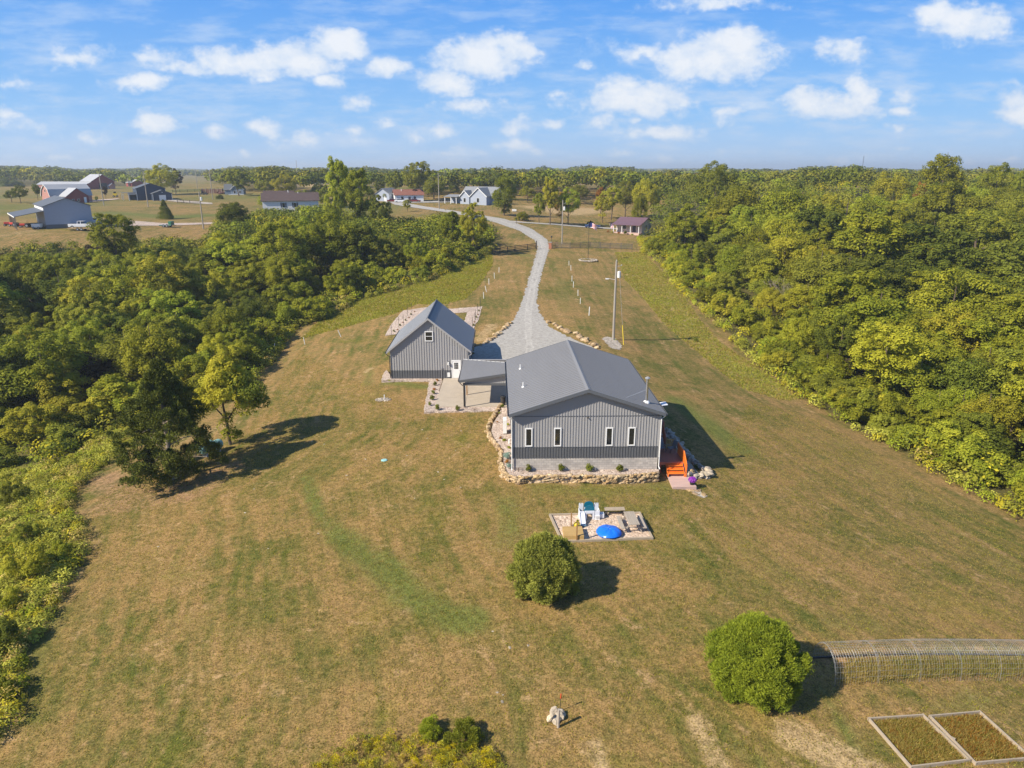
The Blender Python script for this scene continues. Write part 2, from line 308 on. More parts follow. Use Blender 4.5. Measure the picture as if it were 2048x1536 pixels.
M['gdrive']=gravel('driveway_gravel',[(.31,.29,.26),(.375,.355,.325),(.45,.43,.395),(.34,.32,.29)],20,.3,.02,.22,2.2)
M['gbed']=gravel('bed_gravel',[(.27,.21,.17),(.44,.35,.28),(.60,.50,.42),(.36,.27,.22),(.52,.44,.39)],7,.8,.06,.18)
M['gplay']=gravel('pea_gravel',[(.36,.26,.19),(.52,.40,.30),(.66,.53,.42),(.44,.33,.25)],6,.8,.06,.12)
M['gwhite']=gravel('pale_rubble',[(.27,.225,.18),(.40,.35,.29),(.52,.46,.385),(.32,.265,.21)],5,1,.1,.15)

# ---------------------------------------------------------------- object helpers
def link(o): COL.objects.link(o); return o
def tag(o,label=None,cat=None,group=None,kind=None):
    if label: o['label']=label
    if cat: o['category']=cat
    if group: o['group']=group
    if kind: o['kind']=kind
    return o
def empty(name,loc,rz=0,label=None,cat=None,group=None):
    o=bpy.data.objects.new(name,None); link(o); o.location=loc; o.rotation_euler=(0,0,rz); o.empty_display_size=.3
    return tag(o,label,cat,group)
def copy_tree(o,parent=None):
    c=o.copy(); COL.objects.link(c); c.parent=parent
    for ch in list(o.children): copy_tree(ch,c)
    return c
class MB:
    def __init__(s): s.v=[]; s.f=[]; s.t=[]
    def add(s,vs,fs):
        o=len(s.v); s.v+=[tuple(map(float,p)) for p in vs]; s.f+=[tuple(i+o for i in f) for f in fs]; return s
    def box(s,x0,y0,z0,x1,y1,z1):
        return s.add([(x0,y0,z0),(x1,y0,z0),(x1,y1,z0),(x0,y1,z0),(x0,y0,z1),(x1,y0,z1),(x1,y1,z1),(x0,y1,z1)],
            [(0,3,2,1),(4,5,6,7),(0,1,5,4),(1,2,6,5),(2,3,7,6),(3,0,4,7)])
    def hexa(s,b,t):   # bottom ring and top ring of any polygon
        n=len(b); return s.add(list(b)+list(t),[tuple(range(n))[::-1],tuple(range(n,2*n))]+[(i,(i+1)%n,(i+1)%n+n,i+n) for i in range(n)])
    def prism_y(s,poly,y0,y1): # poly in xz, run along y
        return s.hexa([(x,y0,z) for x,z in poly],[(x,y1,z) for x,z in poly])
    def prism_x(s,poly,x0,x1): # poly in yz, run along x
        return s.hexa([(x0,y,z) for y,z in poly],[(x1,y,z) for y,z in poly])
    def prism_z(s,poly,z0,z1):
        return s.hexa([(x,y,z0) for x,y in poly],[(x,y,z1) for x,y in poly])
    def tube(s,pts,rad,n=8,cap=True):
        pts=[Vector(p) for p in pts]; rad=rad if isinstance(rad,(list,tuple)) else [rad]*len(pts); o=len(s.v); k=len(pts)
        for i,p in enumerate(pts):
            d=(pts[min(i+1,k-1)]-pts[max(i-1,0)]).normalized(); a=Vector((0,0,1)) if abs(d.z)<.9 else Vector((1,0,0))
            e1=d.cross(a).normalized(); e2=d.cross(e1)
            for j in range(n):
                t=2*math.pi*j/n; s.v.append(tuple(p+(e1*math.cos(t)+e2*math.sin(t))*rad[i]))
        for i in range(k-1):
            for j in range(n): a=o+i*n+j; b=o+i*n+(j+1)%n; s.f.append((a,b,b+n,a+n))
        if cap: s.f.append(tuple(o+j for j in range(n))[::-1]); s.f.append(tuple(o+(k-1)*n+j for j in range(n)))
        return s
    def lathe(s,prof,n=16,c=(0,0),sx=1,sy=1):
        o=len(s.v); k=len(prof)
        for r,z in prof:
            for j in range(n): t=2*math.pi*j/n; s.v.append((c[0]+r*math.cos(t)*sx,c[1]+r*math.sin(t)*sy,z))
        for i in range(k-1):
            for j in range(n): a=o+i*n+j; b=o+i*n+(j+1)%n; s.f.append((a,b,b+n,a+n))
        s.f.append(tuple(o+(k-1)*n+j for j in range(n))); s.f.append(tuple(o+j for j in range(n))[::-1])
        return s
    def mesh(s,name,m,smooth=False):
        me=bpy.data.meshes.new(name); me.from_pydata(s.v,[],s.f); me.update()
        if s.t and len(s.t)==len(s.f): me.attributes.new('tint','FLOAT','FACE').data.foreach_set('value',s.t)
        if m: me.materials.append(m)
        if smooth: me.shade_smooth()
        return me
    def build(s,name,m,parent=None,loc=(0,0,0),rz=0,smooth=False,bevel=0,**t):
        o=bpy.data.objects.new(name,s.mesh(name,m,smooth)); link(o); o.location=loc; o.rotation_euler=(0,0,rz)
        if parent: o.parent=parent
        if bevel:
            b=o.modifiers.new('bevel','BEVEL'); b.width=bevel; b.segments=2; b.limit_method='ANGLE'
        tag(o,**t) if t else None
        return o
def mesh_np(name,V,nper,mtl,attrs=None,cols=None):
    """V: (n*nper,3) unshared polygons of nper corners"""
    me=bpy.data.meshes.new(name); nv=len(V); nf=nv//nper
    me.vertices.add(nv); me.vertices.foreach_set('co',np.ascontiguousarray(V,dtype=np.float32).ravel())
    me.loops.add(nv); me.loops.foreach_set('vertex_index',np.arange(nv,dtype=np.int32))
    me.polygons.add(nf); me.polygons.foreach_set('loop_start',np.arange(0,nv,nper,dtype=np.int32)); me.polygons.foreach_set('loop_total',np.full(nf,nper,dtype=np.int32))
    if attrs is not None:
        a=me.attributes.new('tint','FLOAT','FACE'); a.data.foreach_set('value',attrs.astype(np.float32))
    if cols is not None:
        a=me.attributes.new('leafcol','FLOAT_COLOR','FACE'); c=np.ones((nf,4),np.float32); c[:,:3]=cols; a.data.foreach_set('color',c.ravel())
    me.update(calc_edges=True); me.materials.append(mtl); return me
def unit(a): return a/np.maximum(np.linalg.norm(a,axis=1,keepdims=True),1e-6)
def leafcloud(C,Rr,n,size,rng,up=.35,flat=.8,inner=.6,jit=.7,narrow=.6,spray=0,lowcut=-.45,sizevar=.35):
    C=np.asarray(C,float); k=len(C); Rr=np.broadcast_to(np.asarray(Rr,float),(k,)); size=np.broadcast_to(np.asarray(size,float),(k,))
    d=unit(rng.normal(size=(k*n,3))); m=d[:,2]<lowcut; d[m,2]*=-1
    rad=np.repeat(Rr,n)*(inner+(1-inner)*rng.random(k*n)**.6)
    P=np.repeat(C,n,0)+d*rad[:,None]*np.array([1,1,flat])
    nn=unit(d+rng.normal(size=(k*n,3))*jit*.6+np.array([0,0,up]))
    r=rng.normal(size=(k*n,3))
    if spray: tg=unit(d+r*.55+np.array([0,0,spray])); nn=unit(np.cross(tg,rng.normal(size=(k*n,3)))+d*.6); nn=unit(nn-tg*np.sum(nn*tg,1,keepdims=True))
    else: tg=unit(np.cross(nn,r))
    bt=np.cross(nn,tg); s=(np.repeat(size,n)*(1-sizevar+2*sizevar*rng.random(k*n)))[:,None]
    V=np.stack([P+tg*s*.5,P+bt*s*.5*narrow,P-tg*s*.5,P-bt*s*.5*narrow],1).reshape(-1,3)
    tint=np.clip(np.repeat(rng.random(k),n)*.45+rng.random(k*n)*.55,0,1)
    return V,tint

def obj(name,me,parent=None,loc=(0,0,0),rz=0,sc=None,**t):
    o=bpy.data.objects.new(name,me); link(o); o.location=loc; o.rotation_euler=(0,0,rz)
    if sc is not None: o.scale=(sc,sc,sc) if isinstance(sc,(int,float)) else sc
    if parent: o.parent=parent
    if t: tag(o,**t)
    return o
# ---------------------------------------------------------------- ground: one sheet to the horizon
def grow(a,b,step,r,end):
    v=list(np.arange(a,b+1e-6,step)); s=step
    while v[-1]<end: s*=r; v.append(v[-1]+s)
    return v
gx=grow(0,62,.8,1.085,9000); gx=np.array([-q for q in gx[:0:-1]]+gx)
gy=grow(14,132,.8,1.0,0)+[];
while gy[-1]<300: gy.append(gy[-1]+1.6)
s_=1.6
while gy[-1]<9000: s_*=1.07; gy.append(gy[-1]+s_)
s_=.8; pre=[14.0]
while pre[-1]>-3000: s_*=1.25; pre.append(pre[-1]-s_)
gy=np.array(pre[:0:-1]+list(gy))
GX,GY=np.meshgrid(gx,gy,indexing='ij'); GZ=H(GX,GY)
def Hg(x,y):
    x=np.asarray(x,float); y=np.asarray(y,float)
    i=np.clip(np.searchsorted(gx,x)-1,0,len(gx)-2); j=np.clip(np.searchsorted(gy,y)-1,0,len(gy)-2)
    a=(x-gx[i])/(gx[i+1]-gx[i]); b=(y-gy[j])/(gy[j+1]-gy[j])
    return (GZ[i,j]*(1-a)+GZ[i+1,j]*a)*(1-b)+(GZ[i,j+1]*(1-a)+GZ[i+1,j+1]*a)*b
def hg(x,y): return float(Hg(x,y))
def pdist(X,Y,pl,closed=False):
    d=np.full(np.shape(X),1e9); n=len(pl)
    for i in range(n if closed else n-1):
        ax,ay=pl[i]; bx,by=pl[(i+1)%n]; dx,dy=bx-ax,by-ay; q=dx*dx+dy*dy+1e-9
        t=np.clip(((X-ax)*dx+(Y-ay)*dy)/q,0,1); d=np.minimum(d,np.hypot(X-ax-t*dx,Y-ay-t*dy))
    return d
def inside(X,Y,poly):
    X=np.asarray(X,float); c=np.zeros(X.shape,bool); n=len(poly)
    for i in range(n):
        x1,y1=poly[i]; x2,y2=poly[(i+1)%n]
        if y1==y2: continue
        m=((y1>Y)!=(y2>Y))&(X<(x2-x1)*(Y-y1)/(y2-y1)+x1); c^=m
    return c
def sdf(X,Y,poly): return np.where(inside(X,Y,poly),-1,1)*pdist(X,Y,poly,True)
def soft(d,w): return np.clip(.5-d/w,0,1)
def W_(pts): return [at2(*p) for p in pts]
# woods outlines (plan)
edgeR=W_([(1283,478),(1290,505),(1330,535),(1345,560),(1400,612),(1440,650),(1480,692),(1540,745),(1600,790),(1700,850),(1780,890),(1850,930),(1950,985),(2048,1038)])+[(50,45),(60,30)]
woodR=edgeR+[(110,30),(150,60),(230,170),(330,330),(200,420),(120,400),(75,330),(48,262),(40,225),(39,205)]
edgeL=W_([(985,497),(950,520),(905,540),(860,560),(790,580),(710,602),(645,640),(585,655),(552,700),(520,745),(470,790),(410,820),(330,830),(260,842),(200,880),(130,930),(60,948),(0,955)])+[(-62,52)]
woodL=edgeL+[(-75,55),(-112,100),(-116,135)]+W_([(0,508),(90,494),(200,500),(330,480),(415,480),(425,450),(500,438),(620,432),(700,440),(790,448),(880,440),(980,455)])
stripL=W_([(0,950),(60,945),(130,930),(200,880),(258,842),(330,835),(300,870),(245,905),(200,940),(160,975),(140,1010),(165,1060),(168,1110),(130,1180),(95,1250),(60,1300),(40,1380),(25,1460),(0,1480)])+[(-32,24),(-45,24),(-62,50)]
meadowL=W_([(985,500),(985,530),(960,570),(930,598),(880,612),(835,608),(790,628),(740,640),(690,655),(640,668),(600,680),(640,640),(705,603),(790,580),(860,560),(905,540),(950,520)])
meadowR=W_([(1230,505),(1285,505),(1325,545),(1360,580),(1400,640),(1440,685),(1530,745),(1608,800),(1560,800),(1490,780),(1430,735),(1390,700),(1330,650),(1290,600),(1250,560)])
def build_ground():
    X,Y=GX,GY
    dR=sdf(X,Y,woodR); dL=sdf(X,Y,woodL); dS=sdf(X,Y,stripL)
    wood=np.maximum(soft(dR,3),soft(dL,3))
    green=np.zeros_like(X); straw=np.zeros_like(X); bare=np.zeros_like(X)
    def add(A,pl,wd,st):
        d=pdist(X,Y,W_(pl)) if len(pl)>1 else np.hypot(X-at2(*pl[0])[0],Y-at2(*pl[0])[1])
        np.maximum(A,st*np.clip(1.3-d/wd,0,1),out=A)
    for pl,wd,st in [([(612,955),(640,1030),(680,1075)],.9,.8),([(680,1075),(760,1125),(820,1190),(900,1235),(940,1238)],1.7,.85),([(1010,1000),(1020,1050),(1015,1090)],1.5,.6),([(1080,975),(1200,985),(1330,975)],1.6,.55),
        ([(1350,800),(1420,850),(1480,900)],2.5,.7),([(780,765),(860,775)],1.5,.7),([(740,730),(735,770)],1.3,.5),([(700,690),(560,720),(480,770)],1.6,.35),([(1110,1030),(1320,1020)],2,.4),([(1340,1060),(1400,1100)],2.2,.4),
        ([(1440,1000),(1500,1090),(1560,1150)],3,.35),([(1700,900),(1850,1000),(2000,1110)],5,.35),([(1620,1240),(1750,1250)],1.6,.5),([(1880,1420),(1960,1400)],1.2,.5),([(1670,1440),(1740,1520)],.7,.7),([(1470,1480),(1530,1536)],.8,.6),
        ([(300,1120),(360,1160)],2,.3),([(380,1240),(480,1270)],2,.35),([(570,900),(700,890)],2,.35),([(1330,700),(1400,760)],2.5,.3),([(1120,560),(1130,620)],2.5,.4),([(1200,560),(1240,620)],3,.35),([(1000,500),(1060,512)],3,.5),([(900,470),(1040,520)],5,.25),
        ([(210,425),(340,435),(420,430)],7,.8),([(240,400),(430,400)],8,.4),([(1650,1380),(1660,1430)],.8,.5),([(60,1340),(100,1200)],1.5,.4),([(1250,520),(1300,560)],4,.3),([(850,400),(980,412)],9,.4)]: add(green,pl,wd,st)
    for pl,wd,st in [([(1185,1495),(1210,1545)],.8,1),([(1395,1440),(1440,1536)],1.0,.9),([(1590,1470),(1700,1540)],1.6,1),([(1650,1480),(1760,1545)],.9,1),([(1690,1425),(1715,1460)],.3,.8),([(1640,1350),(1680,1360)],.6,.6),
        ([(960,680),(985,650)],1.6,.8),([(730,745),(745,735)],.8,.8),([(320,890),(430,860),(480,840)],2.2,.55),([(340,970),(260,985)],2.5,.5),([(1690,1030),(1760,1080),(1830,1150)],2,.45),([(1480,880),(1560,950),(1650,1020)],2,.35),
        ([(860,915),(790,915)],1.3,.55),([(700,780),(640,760),(590,820)],2.2,.35),([(560,1080),(620,1150)],2,.35),([(300,1260),(340,1310),(250,1400)],2,.4),([(980,1180),(1010,1260),(1150,1220)],1.5,.35),([(960,1260),(1080,1330)],2.5,.25),
        ([(60,465),(0,470)],9,.6),([(120,480),(380,478)],8,.5),([(1080,415),(1130,425),(1180,420)],14,.9),([(1150,470),(1260,480)],6,.25),([(1110,680),(1060,600)],2,.3),([(1300,690),(1360,760),(1420,790)],2.5,.4),([(1290,600),(1340,680)],2,.3),([(640,372),(590,370)],30,.9),([(1000,357),(1020,358)],60,.6),([(350,362),(260,362)],30,.7)]: add(straw,pl,wd,st)
    for pl,wd,st in [([(200,960),(260,990),(370,990),(450,940)],3.2,.8),([(180,1020),(300,1010),(400,975)],2.2,.7),([(430,900),(380,915)],2,.6),([(160,1100),(120,1230)],.9,.5),([(1640,1320),(1850,1330),(2048,1320)],.9,.75),([(1680,1370),(1850,1355),(2048,1355)],.4,.7),
        ([(500,740),(560,700)],1.5,.5),([(0,1470),(50,1400)],1.2,.6),([(1500,790),(1400,700),(1280,590)],1.0,.3),([(0,455),(60,460)],4,.7),([(760,700),(742,738)],.6,.3)]: add(bare,pl,wd,st)
    far_=np.clip((Y-185)/30,0,1)*np.clip((-X-15)/30,0,1); green=np.maximum(green,far_*(.42+.25*np.sin(X*.05+1)*np.sin(Y*.043)))
    edge=np.minimum(pdist(X,Y,edgeR),pdist(X,Y,edgeL+stripL[8:]))
    side=np.where(X>-2,1,-1)
    # mowing runs parallel to the lawn's edge
    sR=pdist(X,Y,edgeR+[(33,600)]); ring=[at2(*p) for p in [(540,720),(470,870),(300,960),(200,1010),(180,1110),(110,1250),(50,1400),(0,1536)]]
    sLf=pdist(X,Y,ring)
    S=np.where(X>1.5,sR,np.where(Y<75,sLf,sR)); 
    pad=sdf(X,Y,[(-60,-3000),(62,-3000),(62,300),(-9000,300),(-9000,-3000)])
    lawnlike=np.clip(1-wood,0,1)
    V=np.stack([X.ravel(),Y.ravel(),GZ.ravel()],1); nx,ny=X.shape
    ii,jj=np.meshgrid(np.arange(nx-1),np.arange(ny-1),indexing='ij'); a=(ii*ny+jj).ravel()
    Fq=np.stack([a,a+ny,a+ny+1,a+1],1)
    me=bpy.data.meshes.new('ground'); me.vertices.add(len(V)); me.vertices.foreach_set('co',V.astype(np.float32).ravel())
    me.loops.add(len(Fq)*4); me.loops.foreach_set('vertex_index',Fq.astype(np.int32).ravel()); me.polygons.add(len(Fq))
    me.polygons.foreach_set('loop_start',np.arange(0,len(Fq)*4,4,dtype=np.int32)); me.polygons.foreach_set('loop_total',np.full(len(Fq),4,np.int32))
    for nm,A in (('wood',wood),('green',green),('straw',straw),('bare',bare),('across',S),('rough',np.maximum(soft(sdf(X,Y,meadowR),4),np.maximum(soft(sdf(X,Y,meadowL),4),soft(dS,3))))):
        q=me.attributes.new(nm,'FLOAT','POINT'); q.data.foreach_set('value',A.astype(np.float32).ravel())
    me.update(calc_edges=True); me.shade_smooth()
    m,n,l,b=newmat('grass_and_soil'); b.inputs['Roughness'].default_value=.95; b.inputs['Specular IOR Level'].default_value=.15
    tc=n.new('ShaderNodeTexCoord'); P=tc.outputs['Object']
    def A(nm): q=n.new('ShaderNodeAttribute'); q.attribute_name=nm; return q.outputs['Fac']
    def nz(sc,det=6,ro=.6,vec=None,st=None,dist=0):
        q=n.new('ShaderNodeTexNoise'); q.inputs['Scale'].default_value=sc; q.inputs['Detail'].default_value=det; q.inputs['Roughness'].default_value=ro; q.inputs['Distortion'].default_value=dist
        v=vec or P
        if st: mp=n.new('ShaderNodeMapping'); mp.inputs['Scale'].default_value=st; l.new(v,mp.inputs[0]); v=mp.outputs[0]
        l.new(v,q.inputs['Vector']); return q.outputs[0]
    def ma(op,a,b_=None,c=None,clamp=False):
        q=n.new('ShaderNodeMath'); q.operation=op; q.use_clamp=clamp
        for i,x in enumerate((a,b_,c)):
            if x is None: continue
            if isinstance(x,(int,float)): q.inputs[i].default_value=x
            else: l.new(x,q.inputs[i])
        return q.outputs[0]
    def mr(x,a,b_,c=0,d=1):
        q=n.new('ShaderNodeMapRange'); q.interpolation_type='SMOOTHSTEP'; l.new(x,q.inputs[0])
        for i,v in enumerate((a,b_,c,d)): q.inputs[i+1].default_value=v
        return q.outputs[0]
    def mixc(f,a,b_):
        q=n.new('ShaderNodeMix'); q.data_type='RGBA'
        l.new(f,q.inputs[0]) if not isinstance(f,(int,float)) else setattr(q.inputs[0],'default_value',f)
        for i,x in ((6,a),(7,b_)):
            if isinstance(x,tuple): q.inputs[i].default_value=(*x,1)
            else: l.new(x,q.inputs[i])
        return q.outputs[2]
    sp=n.new('ShaderNodeSeparateXYZ'); l.new(P,sp.inputs[0]); cm=n.new('ShaderNodeCombineXYZ'); l.new(A('across'),cm.inputs[0]); l.new(sp.outputs[1],cm.inputs[1])
    big=nz(.07,5,.6,dist=.6); mid=nz(.38,6,.65,dist=.4); fine=nz(2.6,6,.72); vfine=nz(11,4,.7)
    streak=nz(.9,5,.6,vec=cm.outputs[0],st=(1,.07,1)); 
    wobble=ma('MULTIPLY_ADD',nz(.16,4),3.6,A('across'))
    wave=ma('SINE',ma('MULTIPLY',wobble,5.2))
    s1=ma('MULTIPLY_ADD',mid,.9,ma('MULTIPLY',big,.9)); s1=ma('ADD',s1,ma('MULTIPLY',streak,.75)); s1=ma('ADD',s1,ma('MULTIPLY',fine,.55)); wamp=ma('MULTIPLY',mr(ma('ADD',nz(.09,3),ma('MULTIPLY',sp.outputs[0],-.004)),.45,.72),.085); s1=ma('ADD',ma('MULTIPLY',wave,wamp),s1)
    tan=mr(s1,1.18,1.82)
    grassc=mixc(tan,(.088,.098,.017),(.275,.172,.064))
    yel=mr(nz(.11,4,dist=.8),.56,.78); grassc=mixc(ma('MULTIPLY',yel,.5),grassc,(.20,.175,.022))
    dry=mr(ma('ADD',ma('ADD',nz(.5,6,.72,dist=.8),ma('MULTIPLY',fine,.3)),ma('MULTIPLY',streak,.25)),.83,1.02); grassc=mixc(ma('MULTIPLY',dry,.8),grassc,(.375,.245,.125))
    edge=ma('MULTIPLY_ADD',mid,.9,ma('MULTIPLY',fine,.6))
    gf=mr(ma('ADD',A('green'),ma('MULTIPLY_ADD',edge,1.2,-.92)),.2,.85); grassc=mixc(ma('MULTIPLY',gf,.85),grassc,mixc(ma('MULTIPLY_ADD',fine,.7,ma('MULTIPLY',mid,.3)),(.050,.085,.012),(.16,.175,.04)))
    sf=mr(ma('ADD',A('straw'),ma('MULTIPLY_ADD',edge,.9,-.8)),.3,.8); grassc=mixc(ma('MULTIPLY',sf,.85),grassc,mixc(fine,(.25,.165,.075),(.52,.38,.20)))
    bf=mr(ma('ADD',A('bare'),ma('MULTIPLY_ADD',edge,.9,-.8)),.3,.85); grassc=mixc(ma('MULTIPLY',bf,.8),grassc,mixc(fine,(.17,.095,.048),(.40,.25,.14)))
    rf=mr(ma('ADD',A('rough'),ma('MULTIPLY_ADD',edge,.7,-.6)),.25,.8); grassc=mixc(ma('MULTIPLY',rf,.7),grassc,mixc(mr(ma('ADD',nz(.22,5,.65,dist=1.0),ma('MULTIPLY',fine,.3)),.48,.82),(.20,.225,.04),(.36,.275,.12)))
    wf=mr(A('wood'),.3,.8); grassc=mixc(wf,grassc,mixc(mid,(.075,.07,.022),(.15,.13,.04)))
    # little bright flecks of straw and stone, and a speckle of blades
    spk=mr(ma('ADD',vfine,ma('MULTIPLY',fine,.5)),.55,.95,.55,1.5)
    hs=n.new('ShaderNodeHueSaturation'); l.new(grassc,hs.inputs['Color']); l.new(spk,hs.inputs['Value'])
    l.new(hs.outputs[0],b.inputs['Base Color'])
    bp=n.new('ShaderNodeBump'); bp.inputs['Strength'].default_value=.55; bp.inputs['Distance'].default_value=.09
    l.new(ma('ADD',ma('MULTIPLY',fine,1.0),ma('MULTIPLY',vfine,.6)),bp.inputs['Height']); l.new(bp.outputs[0],b.inputs['Normal'])
    me.materials.append(m); o=obj('ground',me); tag(o,kind='structure')
build_ground()
import bmesh
from mathutils.geometry import tessellate_polygon
def densify(poly,step,jit,rng,closed=True):
    o=[]; n=len(poly)
    for i in range(n if closed else n-1):
        a=np.array(poly[i][:2],float); b=np.array(poly[(i+1)%n][:2],float); k=max(1,int(np.linalg.norm(b-a)/step))
        for j in range(k): o.append(tuple(a+(b-a)*j/k+rng.normal(size=2)*jit*(1 if j else .5)))
    return o
def sheet(name,poly,m,lift=.03,res=1.2,jit=.08,step=.6,seed=1,flat=None,skirt=0,centre=None,**t):
    rng=np.random.default_rng(seed); p=densify(poly,step,jit,rng)
    bm=bmesh.new(); vs=[bm.verts.new((x,y,0)) for x,y in p]
    for tri in tessellate_polygon([[Vector((x,y,0)) for x,y in p]]):
        try: bm.faces.new([vs[i] for i in tri])
        except ValueError: pass
    xs=[q[0] for q in p]; ys=[q[1] for q in p]
    if flat is None:
        for ax,lo,hi in ((0,min(xs),max(xs)),(1,min(ys),max(ys))):
            c=lo+res*.37
            while c<hi:
                co=[0,0,0]; no=[0,0,0]; co[ax]=c; no[ax]=1
                bmesh.ops.bisect_plane(bm,geom=bm.verts[:]+bm.edges[:]+bm.faces[:],plane_co=co,plane_no=no); c+=res
    for v in bm.verts: v.co.z=(flat if flat is not None else hg(v.co.x,v.co.y)+lift)
    if skirt:
        r=bmesh.ops.extrude_edge_only(bm,edges=[e for e in bm.edges if e.is_boundary])
        for v in [g for g in r['geom'] if isinstance(g,bmesh.types.BMVert)]: v.co.z-=skirt
    for f in bm.faces:
        if f.normal.z<0: f.normal_flip()
    me=bpy.data.meshes.new(name); bm.to_mesh(me); bm.free(); me.materials.append(m)
    if centre:
        co=np.zeros(len(me.vertices)*3); me.vertices.foreach_get('co',co); co=co.reshape(-1,3)
        me.attributes.new('track','FLOAT','POINT').data.foreach_set('value',pdist(co[:,0],co[:,1],centre).astype(np.float32))
    return obj(name,me,**t)
def drive_tracks(m):
    # wheel tracks packed paler, a darker crown between them
    n,l=m.node_tree.nodes,m.node_tree.links; b=n['Principled BSDF']; src=b.inputs['Base Color'].links[0].from_socket
    a=n.new('ShaderNodeAttribute'); a.attribute_name='track'; tc=n.new('ShaderNodeTexCoord'); nz=n.new('ShaderNodeTexNoise'); nz.inputs['Scale'].default_value=.6; nz.inputs['Detail'].default_value=6; l.new(tc.outputs['Object'],nz.inputs['Vector'])
    ad=n.new('ShaderNodeMath'); ad.operation='MULTIPLY_ADD'; l.new(nz.outputs[0],ad.inputs[0]); ad.inputs[1].default_value=.9; l.new(a.outputs['Fac'],ad.inputs[2])
    cr=n.new('ShaderNodeValToRGB'); l.new(ad.outputs[0],cr.inputs[0]); e=cr.color_ramp
    while len(e.elements)<5: e.elements.new(.5)
    for q,(p_,v) in zip(e.elements,[(.38,.74),(.62,1.0),(.98,1.12),(1.0,1.0),(1.0,.95)]): q.position=p_; q.color=(v,v,v*.99,1)
    mx=n.new('ShaderNodeMix'); mx.data_type='RGBA'; mx.blend_type='MULTIPLY'; mx.inputs[0].default_value=1; l.new(src,mx.inputs[6]); l.new(cr.outputs[0],mx.inputs[7]); l.new(mx.outputs[2],b.inputs['Base Color'])
def ribbon(cpts,widths):
    L_,R2=[],[]
    for i,(x,y) in enumerate(cpts):
        a=cpts[max(0,i-1)]; b=cpts[min(len(cpts)-1,i+1)]; d=np.array([b[0]-a[0],b[1]-a[1]]); d/=np.linalg.norm(d); w_=widths[i]/2
        L_.append((x-d[1]*w_,y+d[0]*w_)); R2.append((x+d[1]*w_,y-d[0]*w_))
    return L_+R2[::-1]
# driveway: outline read off both sides, widening into the turning area behind the house
dl=[(888,424),(940,433),(990,445),(1040,462),(1068,480),(1076,495),(1066,530),(1054,570),(1045,600),(1037,622),(1028,640),(1010,655),(980,680),(948,695),(944,722)]
dr=[(1105,745),(1160,720),(1192,697),(1150,680),(1100,655),(1080,628),(1072,605),(1078,570),(1088,530),(1099,495),(1093,478),(1064,458),(1010,438),(950,428),(892,419)]
dcl=W_([(890,421),(945,430),(1000,441),(1052,460),(1081,479),(1087,495),(1077,530),(1066,570),(1059,605),(1056,640),(1058,680),(1062,740)])
MD=M['gdrive'].copy(); MD.name='driveway_gravel_tracked'; drive_tracks(MD)
drive=sheet('driveway',W_(dl)+[(-1,72),(6,72)]+W_(dr),MD,.03,.7,.14,.5,3,kind='structure',centre=dcl)
sheet('far_lane',W_([(770,402),(830,403),(900,402),(960,404),(960,406),(900,405),(830,406),(770,406)]),M['gdrive'],.12,3,.1,3,kind='structure')
sheet('far_driveway',W_([(815,414),(850,419),(893,425),(889,419),(850,413.5),(800,404),(778,404),(790,410)]),M['gdrive'],.12,3,.1,3,kind='structure')
sheet('lane',W_([(1010,444),(1060,447),(1120,451),(1200,457),(1270,461),(1270,458.5),(1200,454.5),(1120,448.5),(1060,445),(1005,441)]),M['gdrive'],.08,2.5,.05,3,kind='structure')
sheet('farm_drive',W_([(192,446),(215,450),(262,452),(320,452),(440,448),(480,444),(480,442),(440,445),(330,447),(262,442),(215,441)]),M['gbed'],.10,3,.2,3,kind='structure')
sheet('barn_drive',W_([(334,402),(360,405),(400,408),(425,409),(425,406),(400,404),(370,402),(336,397)]),M['gwhite'],.12,4,.1,3,kind='structure')
sheet('pink_barn_drive',W_([(175,405),(205,402),(235,399),(240,397),(205,399),(170,402)]),M['gbed'],.12,4,.1,3,kind='structure')
# patio slab with joints
slab=MB(); 
PZ=.16
for (x0,x1) in ((-8.15,-4.95),(-4.93,-.35)):
    for (y0,y1) in ((70.75,73.9),(73.92,77.4),(77.42,81.35)): slab.box(x0,y0,-.6,x1,y1,PZ)
slab.box(-.33,71.0,-.6,6.5,74.8,PZ)
slab.build('patio',M['conc'],kind='structure')
sheet('apron',[(-5.0,81.4),(-1.0,81.4),(-1.0,85.4),(-5.0,85.4)],M['conc2'],.07,1,0,2,kind='structure')
# gravel beds
def PZpoly(px,z): return [atz(*p,z)[:2] for p in px]
sheet('patio_gravel',PZpoly([(848,824),(858.5,762),(763,760),(766,750),(773,740),(780,748),(783,757),(884,757),(872,814.5),(1000,812),(1005,822),(987,822)],.1),M['gbed'],.04,.8,.05,.5,4,kind='structure',flat=.12,skirt=.7)
bedpx=[(1003,815),(996,832),(987,845),(983,860),(987,875),(995,888),(1003,900),(1007,915),(1006,930),(1011,945),(1022,951),(1040,953),(1060,952.5),(1150,950.5),(1250,948.5),(1318,944),(1318,938),(1028,938),(1020,835),(1018,812)]
sheet('house_gravel',PZpoly(bedpx,.22),M['gbed'],.04,.8,.03,.5,5,flat=.22,skirt=.95,kind='structure')
sheet('side_gravel',PZpoly([(1318,842),(1332,858),(1345,880),(1370,906),(1388,928),(1402,944),(1380,949),(1368,946),(1364,915),(1350,885),(1335,872),(1320,900)],-.5),M['gwhite'],.03,.8,.06,.5,6,kind='structure')
sheet('vine_bed',W_([(770,672),(776,660),(790,640),(805,622),(850,615),(905,618),(965,613),(957,640),(945,662),(918,660),(930,640),(935,625),(905,627),(850,650),(800,668)]),M['gbed'],.04,.9,.06,.6,7,kind='structure')
